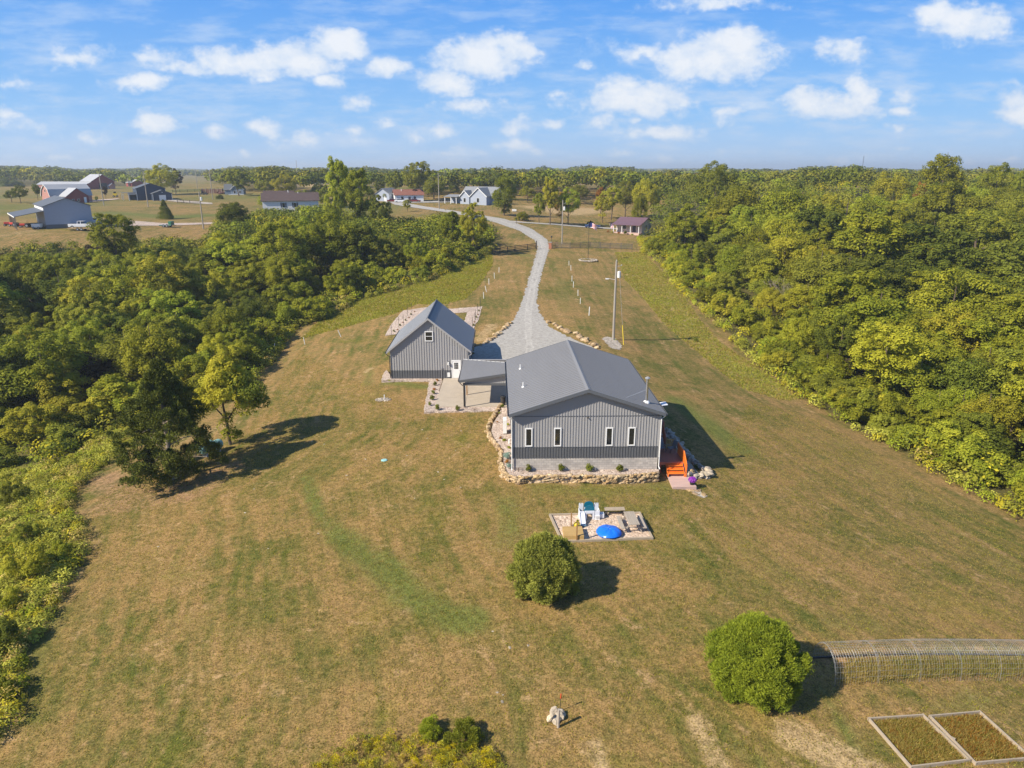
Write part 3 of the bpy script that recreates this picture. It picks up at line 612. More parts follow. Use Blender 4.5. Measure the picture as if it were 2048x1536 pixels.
sheet('pole_gravel',W_([(1204,678),(1215,674),(1232,678),(1245,692),(1240,700),(1225,698),(1212,688)]),M['gwhite'],.05,.6,.08,.4,8,kind='structure')
sheet('flagstone_patch',W_([(1379,977),(1393,975),(1402,984),(1416,993),(1406,997),(1390,990)]),M['gwhite'],.02,.6,.05,.3,9,kind='structure')

# ---------------------------------------------------------------- the grey steel house
def win(root,x,z0,z1,w_,y=0,axis='x',frame=.07,mull=True,depth=.06,pane=None,fm=None):
    """window in a wall facing -y (axis x) or -x (axis y)"""
    fr=MB(); W2=w_/2
    def bx(m,a0,b0,z0_,a1,b1,z1_):
        if axis=='x': m.box(x+a0,y-b1,z0_,x+a1,y-b0,z1_)
        else: m.box(y-b1,x+a0,z0_,y-b0,x+a1,z1_)
    bx(fr,-W2-frame,0,z0-frame,W2+frame,depth,z0); bx(fr,-W2-frame,0,z1,W2+frame,depth,z1+frame)
    bx(fr,-W2-frame,0,z0,-W2,depth,z1); bx(fr,W2,0,z0,W2+frame,depth,z1)
    if mull: bx(fr,-W2,0,(z0+z1)/2-.025,W2,depth*.8,(z0+z1)/2+.025)
    o=fr.build('window',fm or M['white'],root)
    g=MB(); bx(g,-W2,.004,z0,W2,.02,z1); g.build('pane',M['glass'],o); return o
def ribs_y(mb,x0,x1,y,zb,ztop,sp=.2286,w_=.06,d=.034):
    x=x0+.06
    while x<x1-.05:
        zt=ztop(x) if callable(ztop) else ztop
        if zt-zb>.05: mb.box(x-w_/2,y-d,zb,x+w_/2,y,zt)
        x+=sp
def ribs_x(mb,y0,y1,x,s,zb,zt,sp=.2286,w_=.045,d=.022):
    y=y0+.06
    while y<y1-.05: mb.box(min(x,x+s*d),y-w_/2,zb,max(x,x+s*d),y+w_/2,zt); y+=sp
def gable_shell(mb,W,L_,z0,eave,ridge):
    mb.prism_y([(-W/2,z0),(W/2,z0),(W/2,eave),(0,ridge),(-W/2,eave)],0,L_)
def slope_roof(mb,xa,za,xb,zb,y0,y1,th=.07):
    mb.prism_y([(xa,za),(xb,zb),(xb,zb+th),(xa,za+th)],y0,y1)
def roof_ribs(mb,xa,za,xb,zb,y0,y1,sp=.46,w_=.05,h=.025,off=.07):
    y=y0+.08
    while y<y1-.03: mb.prism_y([(xa,za+off),(xb,zb+off),(xb,zb+off+h),(xa,za+off+h)],y-w_/2,y+w_/2); y+=sp
def gutter(root,x,y0,y1,z,m,s=1): return MB().prism_y([(x,z-.12),(x+s*.11,z-.12),(x+s*.13,z),(x+s*.115,z),(x+s*.10,z-.10),(x,z-.10)][::s],y0,y1).build('gutter',m,root)
HX,HY,HR=6.06,54.2,R_(1.3)
house=empty('house',(HX,HY,.06),HR,'long grey steel-sided house with low gable roof and four slim white windows','house')
hw=6.0; hl=16.3; EV,RG=5.14,7.2
fz=lambda x: EV+(RG-EV)*(1-abs(x)/6.3)-.1
MB().box(-hw+.03,.03,-1.6,hw-.03,hl-.03,1.25).build('foundation',M['block'],house)
wc=MB().box(-hw,0,1.252,hw,hl,2.2); ribs_y(wc,-hw,hw,0,1.252,2.2); ribs_x(wc,0,hl,-hw,-1,1.252,2.2); ribs_x(wc,0,hl,hw,1,1.252,2.2)
wc.build('wainscot',M['sidingd'],house,label='darker charcoal band of ribbed steel')
ws=MB().box(-hw,0,2.203,hw,hl,4.86); ribs_y(ws,-hw,hw,0,2.203,4.86); ribs_x(ws,0,hl,-hw,-1,2.203,5.0); ribs_x(ws,0,hl,hw,1,2.203,5.0)
ws.build('siding',M['siding'],house)
gs=MB().prism_y([(-hw,4.863),(hw,4.863),(hw,fz(hw)),(0,fz(0)),(-hw,fz(-hw))],.003,hl-.003); ribs_y(gs,-hw,hw,.003,4.90,fz,sp=.2286)
gs.build('gable_siding',M['siding'],house)
MB().box(-hw-.01,-.045,4.862,hw+.01,-.0,4.90).build('gable_trim',M['trim'],house)
MB().box(-hw-.01,-.035,2.19,hw+.01,.0,2.215).build('belt_trim',M['trim'],house)
for x,n in ((-hw,-1),(hw,1)):
    MB().box(x-.06 if n<0 else x-.05,-.04,1.25,x+.05 if n<0 else x+.06,.0,4.86).build('corner_trim',M['siding'],house)
for s in (-1,1):
    r=MB(); slope_roof(r,s*6.3,EV,s*.0,RG,-.52,hl+.2); roof_ribs(r,s*6.3,EV,s*.02,RG,-.52,hl+.2)
    ro=r.build('roof_slope',M['roof'],house)
    f=MB(); f.prism_y([(s*6.3,EV-.17),(s*0,RG-.17),(s*0,RG+.10),(s*6.3,EV+.10)],-.56,-.525); f.build('rake_trim',M['roof2'],ro); f=MB(); f.prism_y([(s*6.3,EV-.17),(s*0,RG-.17),(s*0,RG+.10),(s*6.3,EV+.10)],hl+.205,hl+.24)
    f.build('rake_trim',M['roof2'],ro)
    MB().box(min(s*6.3,s*6.0),-.5,EV-.14,max(s*6.3,s*6.0),hl+.18,EV-.12).build('soffit',M['roof2'],ro)
    g=gutter(house,s*6.31,-.5,hl+.18,EV+.02,M['roof2'],s)
MB().prism_y([(-.22,RG+.02),(0,RG+.12),(.22,RG+.02),(.2,RG+.0),(0,RG+.08),(-.2,RG+0)],-.56,hl+.24).build('ridge_cap',M['roof'],house)
for x in (-4.7,-2.35,1.87,3.7): win(house,x,2.38,3.80,.42,-.022,mull=False,frame=.09,depth=.06)
for s in (-1,1):
    MB().tube([(s*6.38,-.15,EV-.12),(s*6.25,-.12,EV-.35),(s*6.07,-.10,EV-.5),(s*6.07,-.10,.45),(s*6.1,-.35,.30)],.05,6).build('downspout',M['offwhite'],house)
MB().tube([(.05,-.03,4.80),(.05,-.16,4.74)],.05,8).build('floodlight',M['dark'],house)
def roofpt(x,y): return (x,y,EV+(RG-EV)*(1-abs(x)/6.3)+.07)
for (x,y,h_) in ((-4.95,5.6,.42),(-5.0,11.6,.42)):
    p=roofpt(x,y); vp=MB().tube([p,(p[0],p[1],p[2]+h_)],.05,8).build('vent_pipe',M['offwhite'],house)
    MB().lathe([(.16,0),(.14,.03),(.07,.1)],10).build('flashing',M['white'],vp,loc=(p[0],p[1],p[2]-.02))
p=roofpt(5.0,1.1)
ch=MB().tube([(p[0],p[1],p[2]-.1),(p[0],p[1],p[2]+2.0)],.11,14).build('stovepipe',M['metal'],house,smooth=False)
MB().lathe([(.13,2.0),(.21,2.03),(.21,2.1),(.12,2.16),(.03,2.2)],14).build('cap',M['galv'],ch,loc=p)
MB().lathe([(.30,-.03),(.26,.06),(.15,.16)],14).build('flashing',M['white'],ch,loc=p)
q=roofpt(3.2,.55); MB().tube([q,(p[0],p[1],p[2]+1.1)],.022,6).build('brace',M['galv'],ch)
# right side: door to the porch
MB().box(hw+.0,7.4,1.45,hw+.05,8.35,3.5).build('side_door',M['white'],house)
dish=empty('satellite_dish',(HX+hw+.62,HY+2.1,5.0),R_(20),'small pale blue flat antenna panel on a short bracket by the right eave','antenna')
MB().add([(-.28,-.2,.18),(.28,-.2,.18),(.28,.2,.34),(-.28,.2,.34),(-.28,-.2,.22),(.28,-.2,.22),(.28,.2,.38),(-.28,.2,.38)],[(0,3,2,1),(4,5,6,7),(0,1,5,4),(1,2,6,5),(2,3,7,6),(3,0,4,7)]).build('panel',M['pwhite'],dish)
MB().tube([(0,0,.22),(0,0,-.1),(-.4,.0,-.3)],.03,6).build('bracket',M['galv'],dish)

# ---------------------------------------------------------------- garage
GR=R_(.9)
gar=empty('garage',(-9.8,81.4,0),GR,'steep-roofed grey steel garage with white door and small gable window','garage')
gw=4.6; gl=11.6; GE,GG=3.42,7.45; gzf=lambda x: GE+(GG-GE)*(1-abs(x)/5.0)-.12
wc=MB().box(-gw,0,-.8,gw,gl,1.13); ribs_y(wc,-gw,2.55,0,.16,1.13,sp=.3,w_=.085,d=.045); ribs_x(wc,0,gl,-gw,-1,.1,1.13); wc.build('wainscot',M['sidingd'],gar,label='darker charcoal band of ribbed steel')
gs=MB().prism_y([(-gw,1.133),(gw,1.133),(gw,gzf(gw)),(0,gzf(0)),(-gw,gzf(-gw))],0,gl)
ribs_y(gs,-gw,2.55,0,1.133,gzf,sp=.3,w_=.085,d=.045); ribs_y(gs,3.75,gw,0,1.133,gzf,sp=.3,w_=.085,d=.045); ribs_y(gs,2.62,3.72,0,2.45,gzf,sp=.3,w_=.085,d=.045)
ribs_x(gs,0,gl,-gw,-1,1.133,3.4); ribs_x(gs,0,gl,gw,1,1.133,3.4); gs.build('siding',M['siding'],gar)
for s in (-1,1):
    r=MB(); slope_roof(r,s*5.0,GE,0,GG,-.35,gl+.35,.06); roof_ribs(r,s*5.0,GE,s*.02,GG,-.35,gl+.35,.46,.05,.002,.06)
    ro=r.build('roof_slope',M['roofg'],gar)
    MB().prism_y([(s*5.0,GE-.17),(0,GG-.17),(0,GG+.09),(s*5.0,GE+.09)],-.39,-.355).build('rake_trim',M['siding'],ro)
    gutter(gar,s*5.01,-.35,gl+.35,GE+.02,M['roof2'],s)
    MB().tube([(s*5.07,-.2,GE-.1),(s*4.95,-.15,GE-.35),(s*4.68,-.1,GE-.5),(s*4.68,-.1,.25)],.05,6).build('downspout',M['dark'] if s<0 else M['siding'],gar)
MB().prism_y([(-.2,GG-.06),(0,GG+.12),(.2,GG-.06),(.18,GG-.09),(0,GG+.07),(-.18,GG-.09)],-.39,gl+.39).build('ridge_cap',M['roof2'],gar)
win(gar,.05,4.78,5.80,.78,-.047,frame=.09)
d=MB().box(2.72,-.05,.17,3.62,-.004,2.25); door=d.build('door',M['white'],gar)
f=MB().box(2.62,-.07,.16,2.72,0,2.36); f.box(3.62,-.07,.16,3.72,0,2.36); f.box(2.72,-.07,2.25,3.62,0,2.36); f.build('door_frame',M['white'],door)
g=MB()
for i in range(3):
    for j in range(3): g.box(2.93+i*.165,-.058,1.3+j*.26,3.07+i*.165,-.051,1.53+j*.26)
g.build('door_pane',M['glass'],door)
MB().tube([(3.54,-.05,1.1),(3.54,-.12,1.1)],.035,8).build('handle',M['galv'],door)
lm=MB().box(2.22,-.1,2.0,2.32,0,2.25).build('wall_lamp',M['dark'],gar)
MB().lathe([(.05,-.02),(.12,.0),(.09,.32),(.02,.36)],10).build('lamp_shade',M['offwhite'],lm,loc=(2.27,-.2,1.85))
MB().box(2.1,-.12,.32,2.42,-.025,.85).build('utility_box',M['white'],gar)
MB().tube([(1.42,-.06,.2),(1.42,-.06,1.35)],.03,6).box(1.34,-.14,1.3,1.5,-.02,1.5).build('conduit',M['galv'],gar)

# ---------------------------------------------------------------- covered breezeway between garage and house
bz=empty('breezeway',(-2.6,74.5,0),0,'low grey lean-to roof on posts over the patio between garage and house','covered walkway')
Z=lambda x: 3.05+.155*(x+5.45)      # roof height, rising to the house
O=lambda x,y,z: (x+2.6,y-74.5,z)
rp=[(-5.45,70.35),(.6,70.35),(.6,73.6),(-5.6,79.0)]
MB().hexa([O(x,y,Z(x)) for x,y in rp],[O(x,y,Z(x)+.09) for x,y in rp]).build('roof',M['roof2'] if False else M['roof'],bz)
rb=MB(); 
y=70.6
while y<78.9:
    xe=.6 if y<73.6 else .6-(y-73.6)/5.4*6.2
    xs_=-5.45-.15*(y-70.35)/8.65
    if xe-xs_>.3: rb.hexa([O(xs_,y,Z(xs_)+.09),O(xe,y,Z(xe)+.09),O(xe,y+.05,Z(xe)+.09),O(xs_,y+.05,Z(xs_)+.09)],[O(xs_,y,Z(xs_)+.115),O(xe,y,Z(xe)+.115),O(xe,y+.05,Z(xe)+.115),O(xs_,y+.05,Z(xs_)+.115)])
    y+=.46
rb.build('roof_ribs',M['roof'],bz)
MB().hexa([O(-5.45,70.30,Z(-5.45)-.16),O(.6,70.30,Z(.6)-.16),O(.6,70.34,Z(.6)-.16),O(-5.45,70.34,Z(-5.45)-.16)],[O(-5.45,70.30,Z(-5.45)+.11),O(.6,70.30,Z(.6)+.11),O(.6,70.34,Z(.6)+.11),O(-5.45,70.34,Z(-5.45)+.11)]).build('front_trim',M['trim'],bz)
MB().hexa([O(-5.6,79.01,Z(-5.6)-.1),O(.6,73.61,Z(.6)-.1),O(.6,73.66,Z(.6)-.1),O(-5.6,79.06,Z(-5.6)-.1)],[O(-5.6,79.01,Z(-5.6)+.11),O(.6,73.61,Z(.6)+.11),O(.6,73.66,Z(.6)+.11),O(-5.6,79.06,Z(-5.6)+.11)]).build('back_trim',M['offwhite'],bz)
gi=MB().hexa([O(-4.9,70.62,2.78),O(.4,70.62,2.78),O(.4,70.68,2.78),O(-4.9,70.68,2.78)],[O(-4.9,70.62,Z(-4.9)-.02),O(.4,70.62,Z(.4)-.02),O(.4,70.68,Z(.4)-.02),O(-4.9,70.68,Z(-4.9)-.02)])
x=-4.8
while x<.4: gi.box(x+2.6-.02,70.60-74.5,2.78,x+2.6+.02,70.62-74.5,Z(x)-.03); x+=.2286
gi.build('infill_panel',M['siding'],bz)
MB().box(*O(-5.1,70.5,2.55),*O(.3,70.75,2.775)).build('beam',M['trim'],bz)
MB().prism_y([(-2.98,Z(-5.45)-.05),(-2.85,Z(-5.45)-.05),(-2.85,Z(-5.45)+.07),(-3.0,Z(-5.45)+.07)],-4.15,4.5).build('gutter',M['dark'],bz)
def post(x,y,m,s=.14,zt=2.55): return MB().box(x+2.6-s/2,y-74.5-s/2,PZ,x+2.6+s/2,y-74.5+s/2,zt).build('post',m,bz)
post(-4.92,70.62,M['trim']); post(-4.98,74.85,M['wood']); post(-5.05,78.6,M['wood']); post(-1.0,78.6,M['wood'])
MB().tube([(-2.9,-4.15,Z(-5.45)-.05),(-2.6,-4.0,2.6),(-2.43,-3.98,2.5),(-2.43,-3.98,.25)],.045,6).build('downspout',M['dark'],bz)
bw=MB().box(*O(-4.7,78.95,PZ),*O(2.5,79.03,3.03))
x=-4.6
while x<2.5: bw.box(x+2.6-.02,4.43,PZ,x+2.6+.02,4.45,3.0); x+=.2286
bw.build('back_wall',M['siding'],bz)
MB().box(*O(-4.75,78.90,3.032),*O(2.5,79.08,3.10)).build('wall_cap',M['siding'],bz)
tb=empty('trash_bin',(-.95,71.4,PZ),0,'dark brown rubbish bin at the patio edge beside the house','bin')
MB().lathe([(.22,0),(.28,.85)],14).build('body',M['dark'],tb); MB().lathe([(.31,.85),(.31,.9),(.2,.97)],14).build('lid',M['black'],tb)

# outdoor heat pump beside the left wall
ax,ay,_=atz(1010,869,.22)
ac=empty('heat_pump',(ax,ay,.22),R_(1.3),'tall white outdoor heat pump unit on the gravel by the left wall','air conditioner')
MB().box(-.17,0,.08,.17,.98,1.42).build('casing',M['offwhite'],ac,bevel=.02)
fg=MB()
for z in (.42,1.05): fg.prism_x([(.49+.27*math.cos(t),z+.27*math.sin(t)) for t in np.linspace(0,2*math.pi,17)[:-1]],-.19,-.172)
fg.build('fan_grille',M['grey'],ac)
MB().box(-.14,.08,0,.14,.16,.078).build('foot',M['dark'],ac); MB().box(-.14,.82,0,.14,.9,.078).build('foot',M['dark'],ac)
cx,cy,_=atz(1018.5,887,.22)
MB().tube([(0,0,0),(0,0,.35)],.06,8).tube([(0,0,.35),(0,0,.42)],.075,8).build('cleanout_pipe',M['white'],loc=(cx,cy,.22),label='short white capped pipe in gravel left of the house corner',cat='pipe')

# ---------------------------------------------------------------- deck, stairs and walk on the right side
dk=empty('deck',(12.3,55.3,0),HR,'red-stained wooden deck with bright orange steps and railing beside the house','deck')
DZ=.42
fl=MB()
y=0
while y<3.0: fl.box(.1,y,DZ-.04,2.15,y+.13,DZ); y+=.14
fl.build('floor',M['deck'],dk)
fm=MB().box(.1,0,DZ-.26,2.15,.04,DZ-.042); fm.box(.1,2.96,DZ-.26,2.15,3.0,DZ-.042); fm.box(2.11,.04,DZ-.26,2.15,2.96,DZ-.042)
for x,y in ((.2,.1),(2.0,.1),(2.0,1.5),(2.0,2.8)): fm.box(x,y,-1.5,x+.1,y+.1,DZ-.27)
fm.build('frame',M['deck'],dk)
for i,z in enumerate((.22,.0,-.22)): MB().box(.72,-.32-i*.30,z-.045,2.02,-.04-i*.30,z).build('tread',M['orange'],dk)
for i,z in enumerate((.22,.0,-.22)): MB().box(.74,-.05-i*.30+.01,z+.01,2.0,-.03-i*.30+.01,z+.09).build('riser',M['orange'],dk)
for x in (.66,2.03): MB().prism_x([(0,.30),(0,.02),(-.98,-.62),(-.98,-.30)],x,x+.05).build('stringer',M['orange'],dk)
rl=MB(); rl.prism_x([(2.0,1.42),(.0,1.42),(0,1.34),(2.0,1.34)],2.10,2.18); rl.prism_x([(0,1.42),(-1.0,.66),(-1.0,.58),(0,1.34)],2.10,2.18); rl.box(2.11,-.02,.35,2.19,.06,1.34); rl.box(2.11,-1.04,-.6,2.19,-.95,.60); rl.box(2.11,1.92,.4,2.19,2.0,1.4)
for k in range(12): rl.box(2.13,.16+k*.15,DZ,2.16,.26+k*.15,1.34)
for k in range(6): y=-.12-k*.14; rl.box(2.13,y-.09,.40+y*.66+.05,2.16,y,1.34+y*.76)
rl.build('railing',M['orange'],dk)
up=MB()
for i in range(5): up.box(.12,3.05+i*.29,DZ+.20*(i+1)-.04,1.25,3.36+i*.29,DZ+.20*(i+1))
up.box(.12,4.5,1.40,1.5,8.6,1.44); up.build('upper_stairs',M['deck'],dk)
ur=MB(); ur.prism_x([(3.0,1.42),(4.5,2.44),(4.5,2.36),(3.0,1.34)],1.27,1.34); ur.box(1.27,4.5,2.36,1.34,8.6,2.44)
for k in range(9): y=3.05+k*.165; ur.box(1.28,y,DZ+.05+(y-3.0)*.68,1.32,y+.1,1.34+(y-3.0)*.68)
for k in range(26): ur.box(1.42,4.55+k*.155,1.44,1.46,4.64+k*.155,2.36)
ur.box(1.40,4.5,-1.8,1.5,4.6,1.4); ur.box(1.40,8.45,-1.8,1.5,8.55,1.4)
ur.build('upper_railing',M['deck'],dk)
br_=MB().box(1.3,2.98,1.25,2.15,3.04,1.33); br_.box(2.08,2.98,-1,2.16,3.06,1.4)
for k in range(6): br_.box(1.36+k*.12,2.99,DZ,1.42+k*.12,3.03,1.25)
br_.build('back_railing',M['newwood'],dk)
def chair(x,y,rz,lab):
    c=empty('deck_chair',(12.3+x,55.3+y,DZ),rz,lab,'chair','chairs on the deck')
    MB().box(-.28,-.25,.38,.28,.27,.42).build('seat',M['grey'],c)
    MB().add([(-.28,.25,.42),(.28,.25,.42),(.28,.30,.42),(-.28,.30,.42),(-.28,.45,1.02),(.28,.45,1.02),(.28,.49,1.02),(-.28,.49,1.02)],[(0,3,2,1),(4,5,6,7),(0,1,5,4),(1,2,6,5),(2,3,7,6),(3,0,4,7)]).build('backrest',M['grey'],c)
    for sx in (-.26,.26):
        for sy in (-.22,.24): MB().tube([(sx,sy,.38),(sx*1.1,sy*1.1,0)],.018,5).build('leg',M['dark'],c)
        MB().box(sx-.03,-.25,.60,sx+.03,.28,.63).build('armrest',M['grey'],c)
chair(1.55,2.3,R_(-70),'grey patio chair against the back of the orange railing'); chair(.75,2.4,R_(10),'dark patio chair on the deck near the red upper stairs')
wk=MB()
wpx=[(1333,949),(1376,948),(1393,973.5),(1345,975)]
wp=[atz(*p,-.52)[:2] for p in wpx]
wk.hexa([(x,y,-1.1) for x,y in wp],[(x,y,-.50) for x,y in wp]); wkx,wky=wp[3]
wk.build('walk_platform',M['pink'],label='low pinkish boarded platform at the foot of the orange steps',cat='platform')
# potted purple mums
fx,fy,_=atz(1384,969,-.5)
pl=empty('flower_pot',(fx,fy,-.5),0,'pot of bright purple flowers on the corner of the boarded platform','flower pot')
MB().lathe([(.16,0),(.22,.28),(.19,.28)],12).build('pot',M['black'],pl)
V,t=leafcloud([(0,0,.42)],[.36],900,.07,np.random.default_rng(3),flat=.7); me=mesh_np('flowers',V,4,M['purple'],t); obj('flowers',me,pl)
# ---------------------------------------------------------------- stones
def stone_verts(rng,sub=1):
    bm=bmesh.new(); bmesh.ops.create_icosphere(bm,subdivisions=2,radius=.5)
    ph=rng.normal(size=(5,3)); 
    for v in bm.verts:
        c=np.array(v.co); u_=c/np.linalg.norm(c); box=u_/np.max(np.abs(u_))*.5; c=c*.35+box*.65
        c*=1+.17*sum(math.sin(float(np.dot(p,u_))*2.6+i) for i,p in enumerate(ph))/2+rng.normal()*.05; v.co=Vector(c)
    V=[tuple(v.co) for v in bm.verts]; Fc=[tuple(x.index for x in f.verts) for f in bm.faces]; bm.free(); return np.array(V),Fc
rs=np.random.default_rng(11); STV=[stone_verts(rs) for _ in range(7)]
def add_stone(mb,c,size,rz,rng,tilt=.12):
    V,Fc=STV[rng.integers(7)]; a=rz; ca,sa=math.cos(a),math.sin(a); p=V*np.array(size); tx,ty=rng.normal()*tilt,rng.normal()*tilt
    z=p[:,2]+p[:,0]*tx+p[:,1]*ty; x=p[:,0]*ca-p[:,1]*sa; y=p[:,0]*sa+p[:,1]*ca
    mb.add(np.stack([x+c[0],y+c[1],z+c[2]],1),Fc); q=float(rng.random()); mb.t+=[q]*len(Fc)
def stone_wall(name,path,ztop,zbot,courses,seed,m,size=(.55,.36),lab='',back=.12):
    rng=np.random.default_rng(seed); mb=MB(); seg=[]; tot=0
    for i in range(len(path)-1):
        l_=math.dist(path[i],path[i+1]); seg.append((tot,l_,i)); tot+=l_
    def pos(s):
        for s0,l_,i in seg:
            if s<=s0+l_ or i==len(path)-2: t=(s-s0)/l_; a,b=path[i],path[i+1]; return a[0]+(b[0]-a[0])*t,a[1]+(b[1]-a[1])*t,math.atan2(b[1]-a[1],b[0]-a[0])
    for k in range(courses):
        s=rng.random()*.2
        while s<tot:
            ln=size[0]*(.6+.9*rng.random()); x,y,a=pos(min(s+ln/2,tot)); zt=ztop(x,y) if callable(ztop) else ztop; zb=(hg(x,y)-.06 if zbot is None else zbot); hh=(zt-zb)/courses
            dep=size[1]*(.8+.6*rng.random()); off=-back*k+rng.normal()*.06
            add_stone(mb,(x-math.sin(a)*off,y+math.cos(a)*off,zb+hh*(k+.5)+rng.normal()*.02),(ln*1.02,dep,hh*1.25),a+rng.normal()*.12,rng); s+=ln*.93
    return mb.build(name,m,label=lab,cat='stone wall')
fw=[atz(*p,-.30)[:2] for p in [(1318,956),(1290,960),(1260,962),(1200,964),(1150,962),(1100,963),(1065,963),(1038,967),(1018,962),(1006,953)]]
stone_wall('retaining_wall',fw,.27,None,5,5,M['stone'],(.36,.25),'dry-stacked sandstone retaining wall curving across the front of the house bed',-.0)
sw=[atz(*p,-.1)[:2] for p in [(1008,952),(1003,940),(1001,926),(1003,912),(998,900),(990,891),(981,880),(976,868),(978,856),(984,843),(992,830),(1000,818),(1004,813)]]
stone_wall('stone_edging',sw,.34,None,2,6,M['stone'],(.46,.32),'honey-coloured stone edging up the left side of the house gravel',0)
ew=W_([(1372,950),(1388,955),(1402,955),(1418,950),(1412,943)]); stone_wall('corner_stones',ew,lambda x,y:hg(x,y)+.42,None,2,7,M['stoneg'],(.6,.6),'pile of flat weathered stones at the corner right of the orange steps',.1)
ew=W_([(1330,858),(1342,872),(1358,892),(1376,912),(1394,932),(1410,944)]); stone_wall('rubble_edging',ew,lambda x,y:hg(x,y)+.28,None,1,8,M['gwhite'],(.45,.45),'grey rubble edging running uphill along the shaded right side of the house',.1)
# boulders lining the turning area
bmeshes=[]
for V_,F_ in STV:
    me=bpy.data.meshes.new('boulder'); me.from_pydata([tuple(v) for v in V_],[],F_); me.materials.append(M['stone']); bmeshes.append(me)
def boulders(px,sz,side,grp,seed):
    rng=np.random.default_rng(seed); P=W_(px); tot=0; pts=[]
    for i in range(len(P)-1):
        l_=math.dist(P[i],P[i+1]); k=max(1,int(l_/sz/1.05))
        for j in range(k): t=j/k; pts.append((P[i][0]+(P[i+1][0]-P[i][0])*t,P[i][1]+(P[i+1][1]-P[i][1])*t,math.atan2(P[i+1][1]-P[i][1],P[i+1][0]-P[i][0])))
    n=len(pts)
    for i,(x,y,a) in enumerate(pts):
        s=sz*(.55+.75*rng.random()); o=obj('boulder',bmeshes[int(rng.integers(7))],None,(x+rng.normal()*.16,y+rng.normal()*.16,hg(x,y)+s*.16),a+rng.normal()*.6,(s*1.15,s*.9,s*.6)); o.rotation_euler[0]=rng.normal()*.2; o.rotation_euler[1]=rng.normal()*.2
        tag(o,f'honey-coloured boulder {side}, {ORD[i]} counting away from the house' if 0<i<n-1 else f'honey-coloured boulder at the {"house" if i==0 else "road"} end of the row {side}','boulder',grp)
boulders([(950,694),(962,691),(980,681),(996,668),(1010,656),(1024,643)],.75,'left of the drive','boulders along the left of the drive',21)
boulders([(1196,696),(1182,688),(1165,677),(1148,669),(1128,661),(1112,653),(1096,642)],.8,'right of the drive','boulders along the right of the drive',22)
# flagstones on the ground
for i,(px,py,s) in enumerate([(1382,981,.6),(1396,981,.6),(1407,989,.55),(1391,988,.5)]):
    x,y,z=at(px,py); obj('flagstone',bmeshes[i],None,(x,y,z+.02),i*.7,(s,s*.7,.09),label=['flat stepping stone nearest the flower pot','flat stepping stone right of the one nearest the flower pot','flat stepping stone farthest right below the boarded platform','small flat stone lowest in the patch below the platform'][i],cat='flagstone')
x,y,z=at(1376,947); obj('pale_rock',bmeshes[3],None,(x+.3,y,z+.15),.4,(.5,.35,.35),label='whitish rock at the right foot of the orange steps',cat='rock')

# ---------------------------------------------------------------- small plantings
def bushmesh(name,seed,r,h_,k,n,leaf,m,spray=0,narrow=.6):
    rng=np.random.default_rng(seed); C=[]; 
    for i in range(k):
        d=unit(rng.normal(size=(1,3)))[0]; q=.62*rng.random()**.4; C.append((d[0]*r*q,d[1]*r*q,h_*(.5+.36*d[2]*q/.62)))
    V,t=leafcloud(C,[r*.5]*k,n,leaf,rng,spray=spray,narrow=narrow,flat=min(1.2,h_/r/1.6)); V[:,2]=np.maximum(V[:,2],.01)
    return mesh_np(name,V,4,m,t)
SB={'green':bushmesh('foliage',1,.38,.6,7,110,.085,LEAF['dark green']),'blue':bushmesh('foliage',2,.42,.5,7,140,.07,mat('sage_leaves',(.17,.25,.20),.8)),
 'brown':bushmesh('foliage',3,.35,.35,5,70,.08,LEAF['rusty']),'lime':bushmesh('foliage',4,.35,.3,5,90,.08,LEAF['bright green']),'twig':bushmesh('foliage',5,.5,.35,6,40,.07,mat('dry_stems',(.22,.16,.13),.9),spray=.8,narrow=.2)}
def shrub(px,py,kind,lab,s=1,z=None,grp=None,name='shrub'):
    p=at(px,py) if z is None else atz(px,py,z)
    r=empty(name,p,random.random()*6,lab,'shrub',grp); obj('foliage',SB[kind],r,sc=s)
    MB().tube([(0,0,-.1),(0,0,.25*s)],.025*s,5).build('stem',M['bark'],r); return r
random.seed(5)
for i,px in enumerate((1057,1122,1178,1239)): shrub(px,943+[0,-1,0,0][i],'green',['dark little shrub in the front gravel, nearest the left corner of the house','dark little shrub in the front gravel, second from the left','dark little shrub in the front gravel, third from the left','dark little shrub in the front gravel, nearest the right end'][i],.95+.1*(i==2),.22,'shrubs along the front of the house')
for px,py,k,s,lab in [(1015,918,'blue',1.15,'round blue-green shrub by the left downspout'),(1014,925,'brown',.8,'dead brown tuft below the blue-green shrub'),(1018,937,'blue',.9,'grey-green shrub at the front left corner bed'),(1037,943,'twig',1.2,'dry brown stems spread on the gravel by the front left corner'),
 (1019,897,'lime',.75,'bright green low plant by the left house wall'),(1007,882,'lime',.8,'sprawling green plant below the heat pump'),(1001,877,'brown',.6,'small withered plant beside the sprawling green one'),(1000,827,'lime',.55,'small green plant near the top of the left gravel bed'),(1005,815,'green',.6,'green tuft beside the rubbish bin'),(1016,850,'lime',.7,'green plant squeezed between heat pump and house wall'),(995,845,'brown',.45,'tiny dry plant in the middle of the left gravel bed')]: shrub(px,py,k,lab,s,.22)
for i,(px,py,k,s) in enumerate([(875,762,'brown',.75),(870,771,'green',.75),(868.5,780,'brown',.7),(867,788,'green',.75),(864,800,'green',.85),(859.5,811,'green',.65),(875,820,'green',.95),(915,821,'green',.85),(949,821,'twig',.7)]):
    shrub(px,py,k,['dry reddish plant nearest the garage in the patio gravel','green shrub second from the garage beside the patio','rusty plant third from the garage beside the patio','green shrub fourth from the garage beside the patio','larger green shrub fifth from the garage beside the patio','small green shrub sixth from the garage beside the patio','round green shrub at the front left corner of the patio','green shrub in front of the patio, left of the post','spindly bare shrub in front of the patio, right of the post'][i],s,.12,'shrubs around the patio')
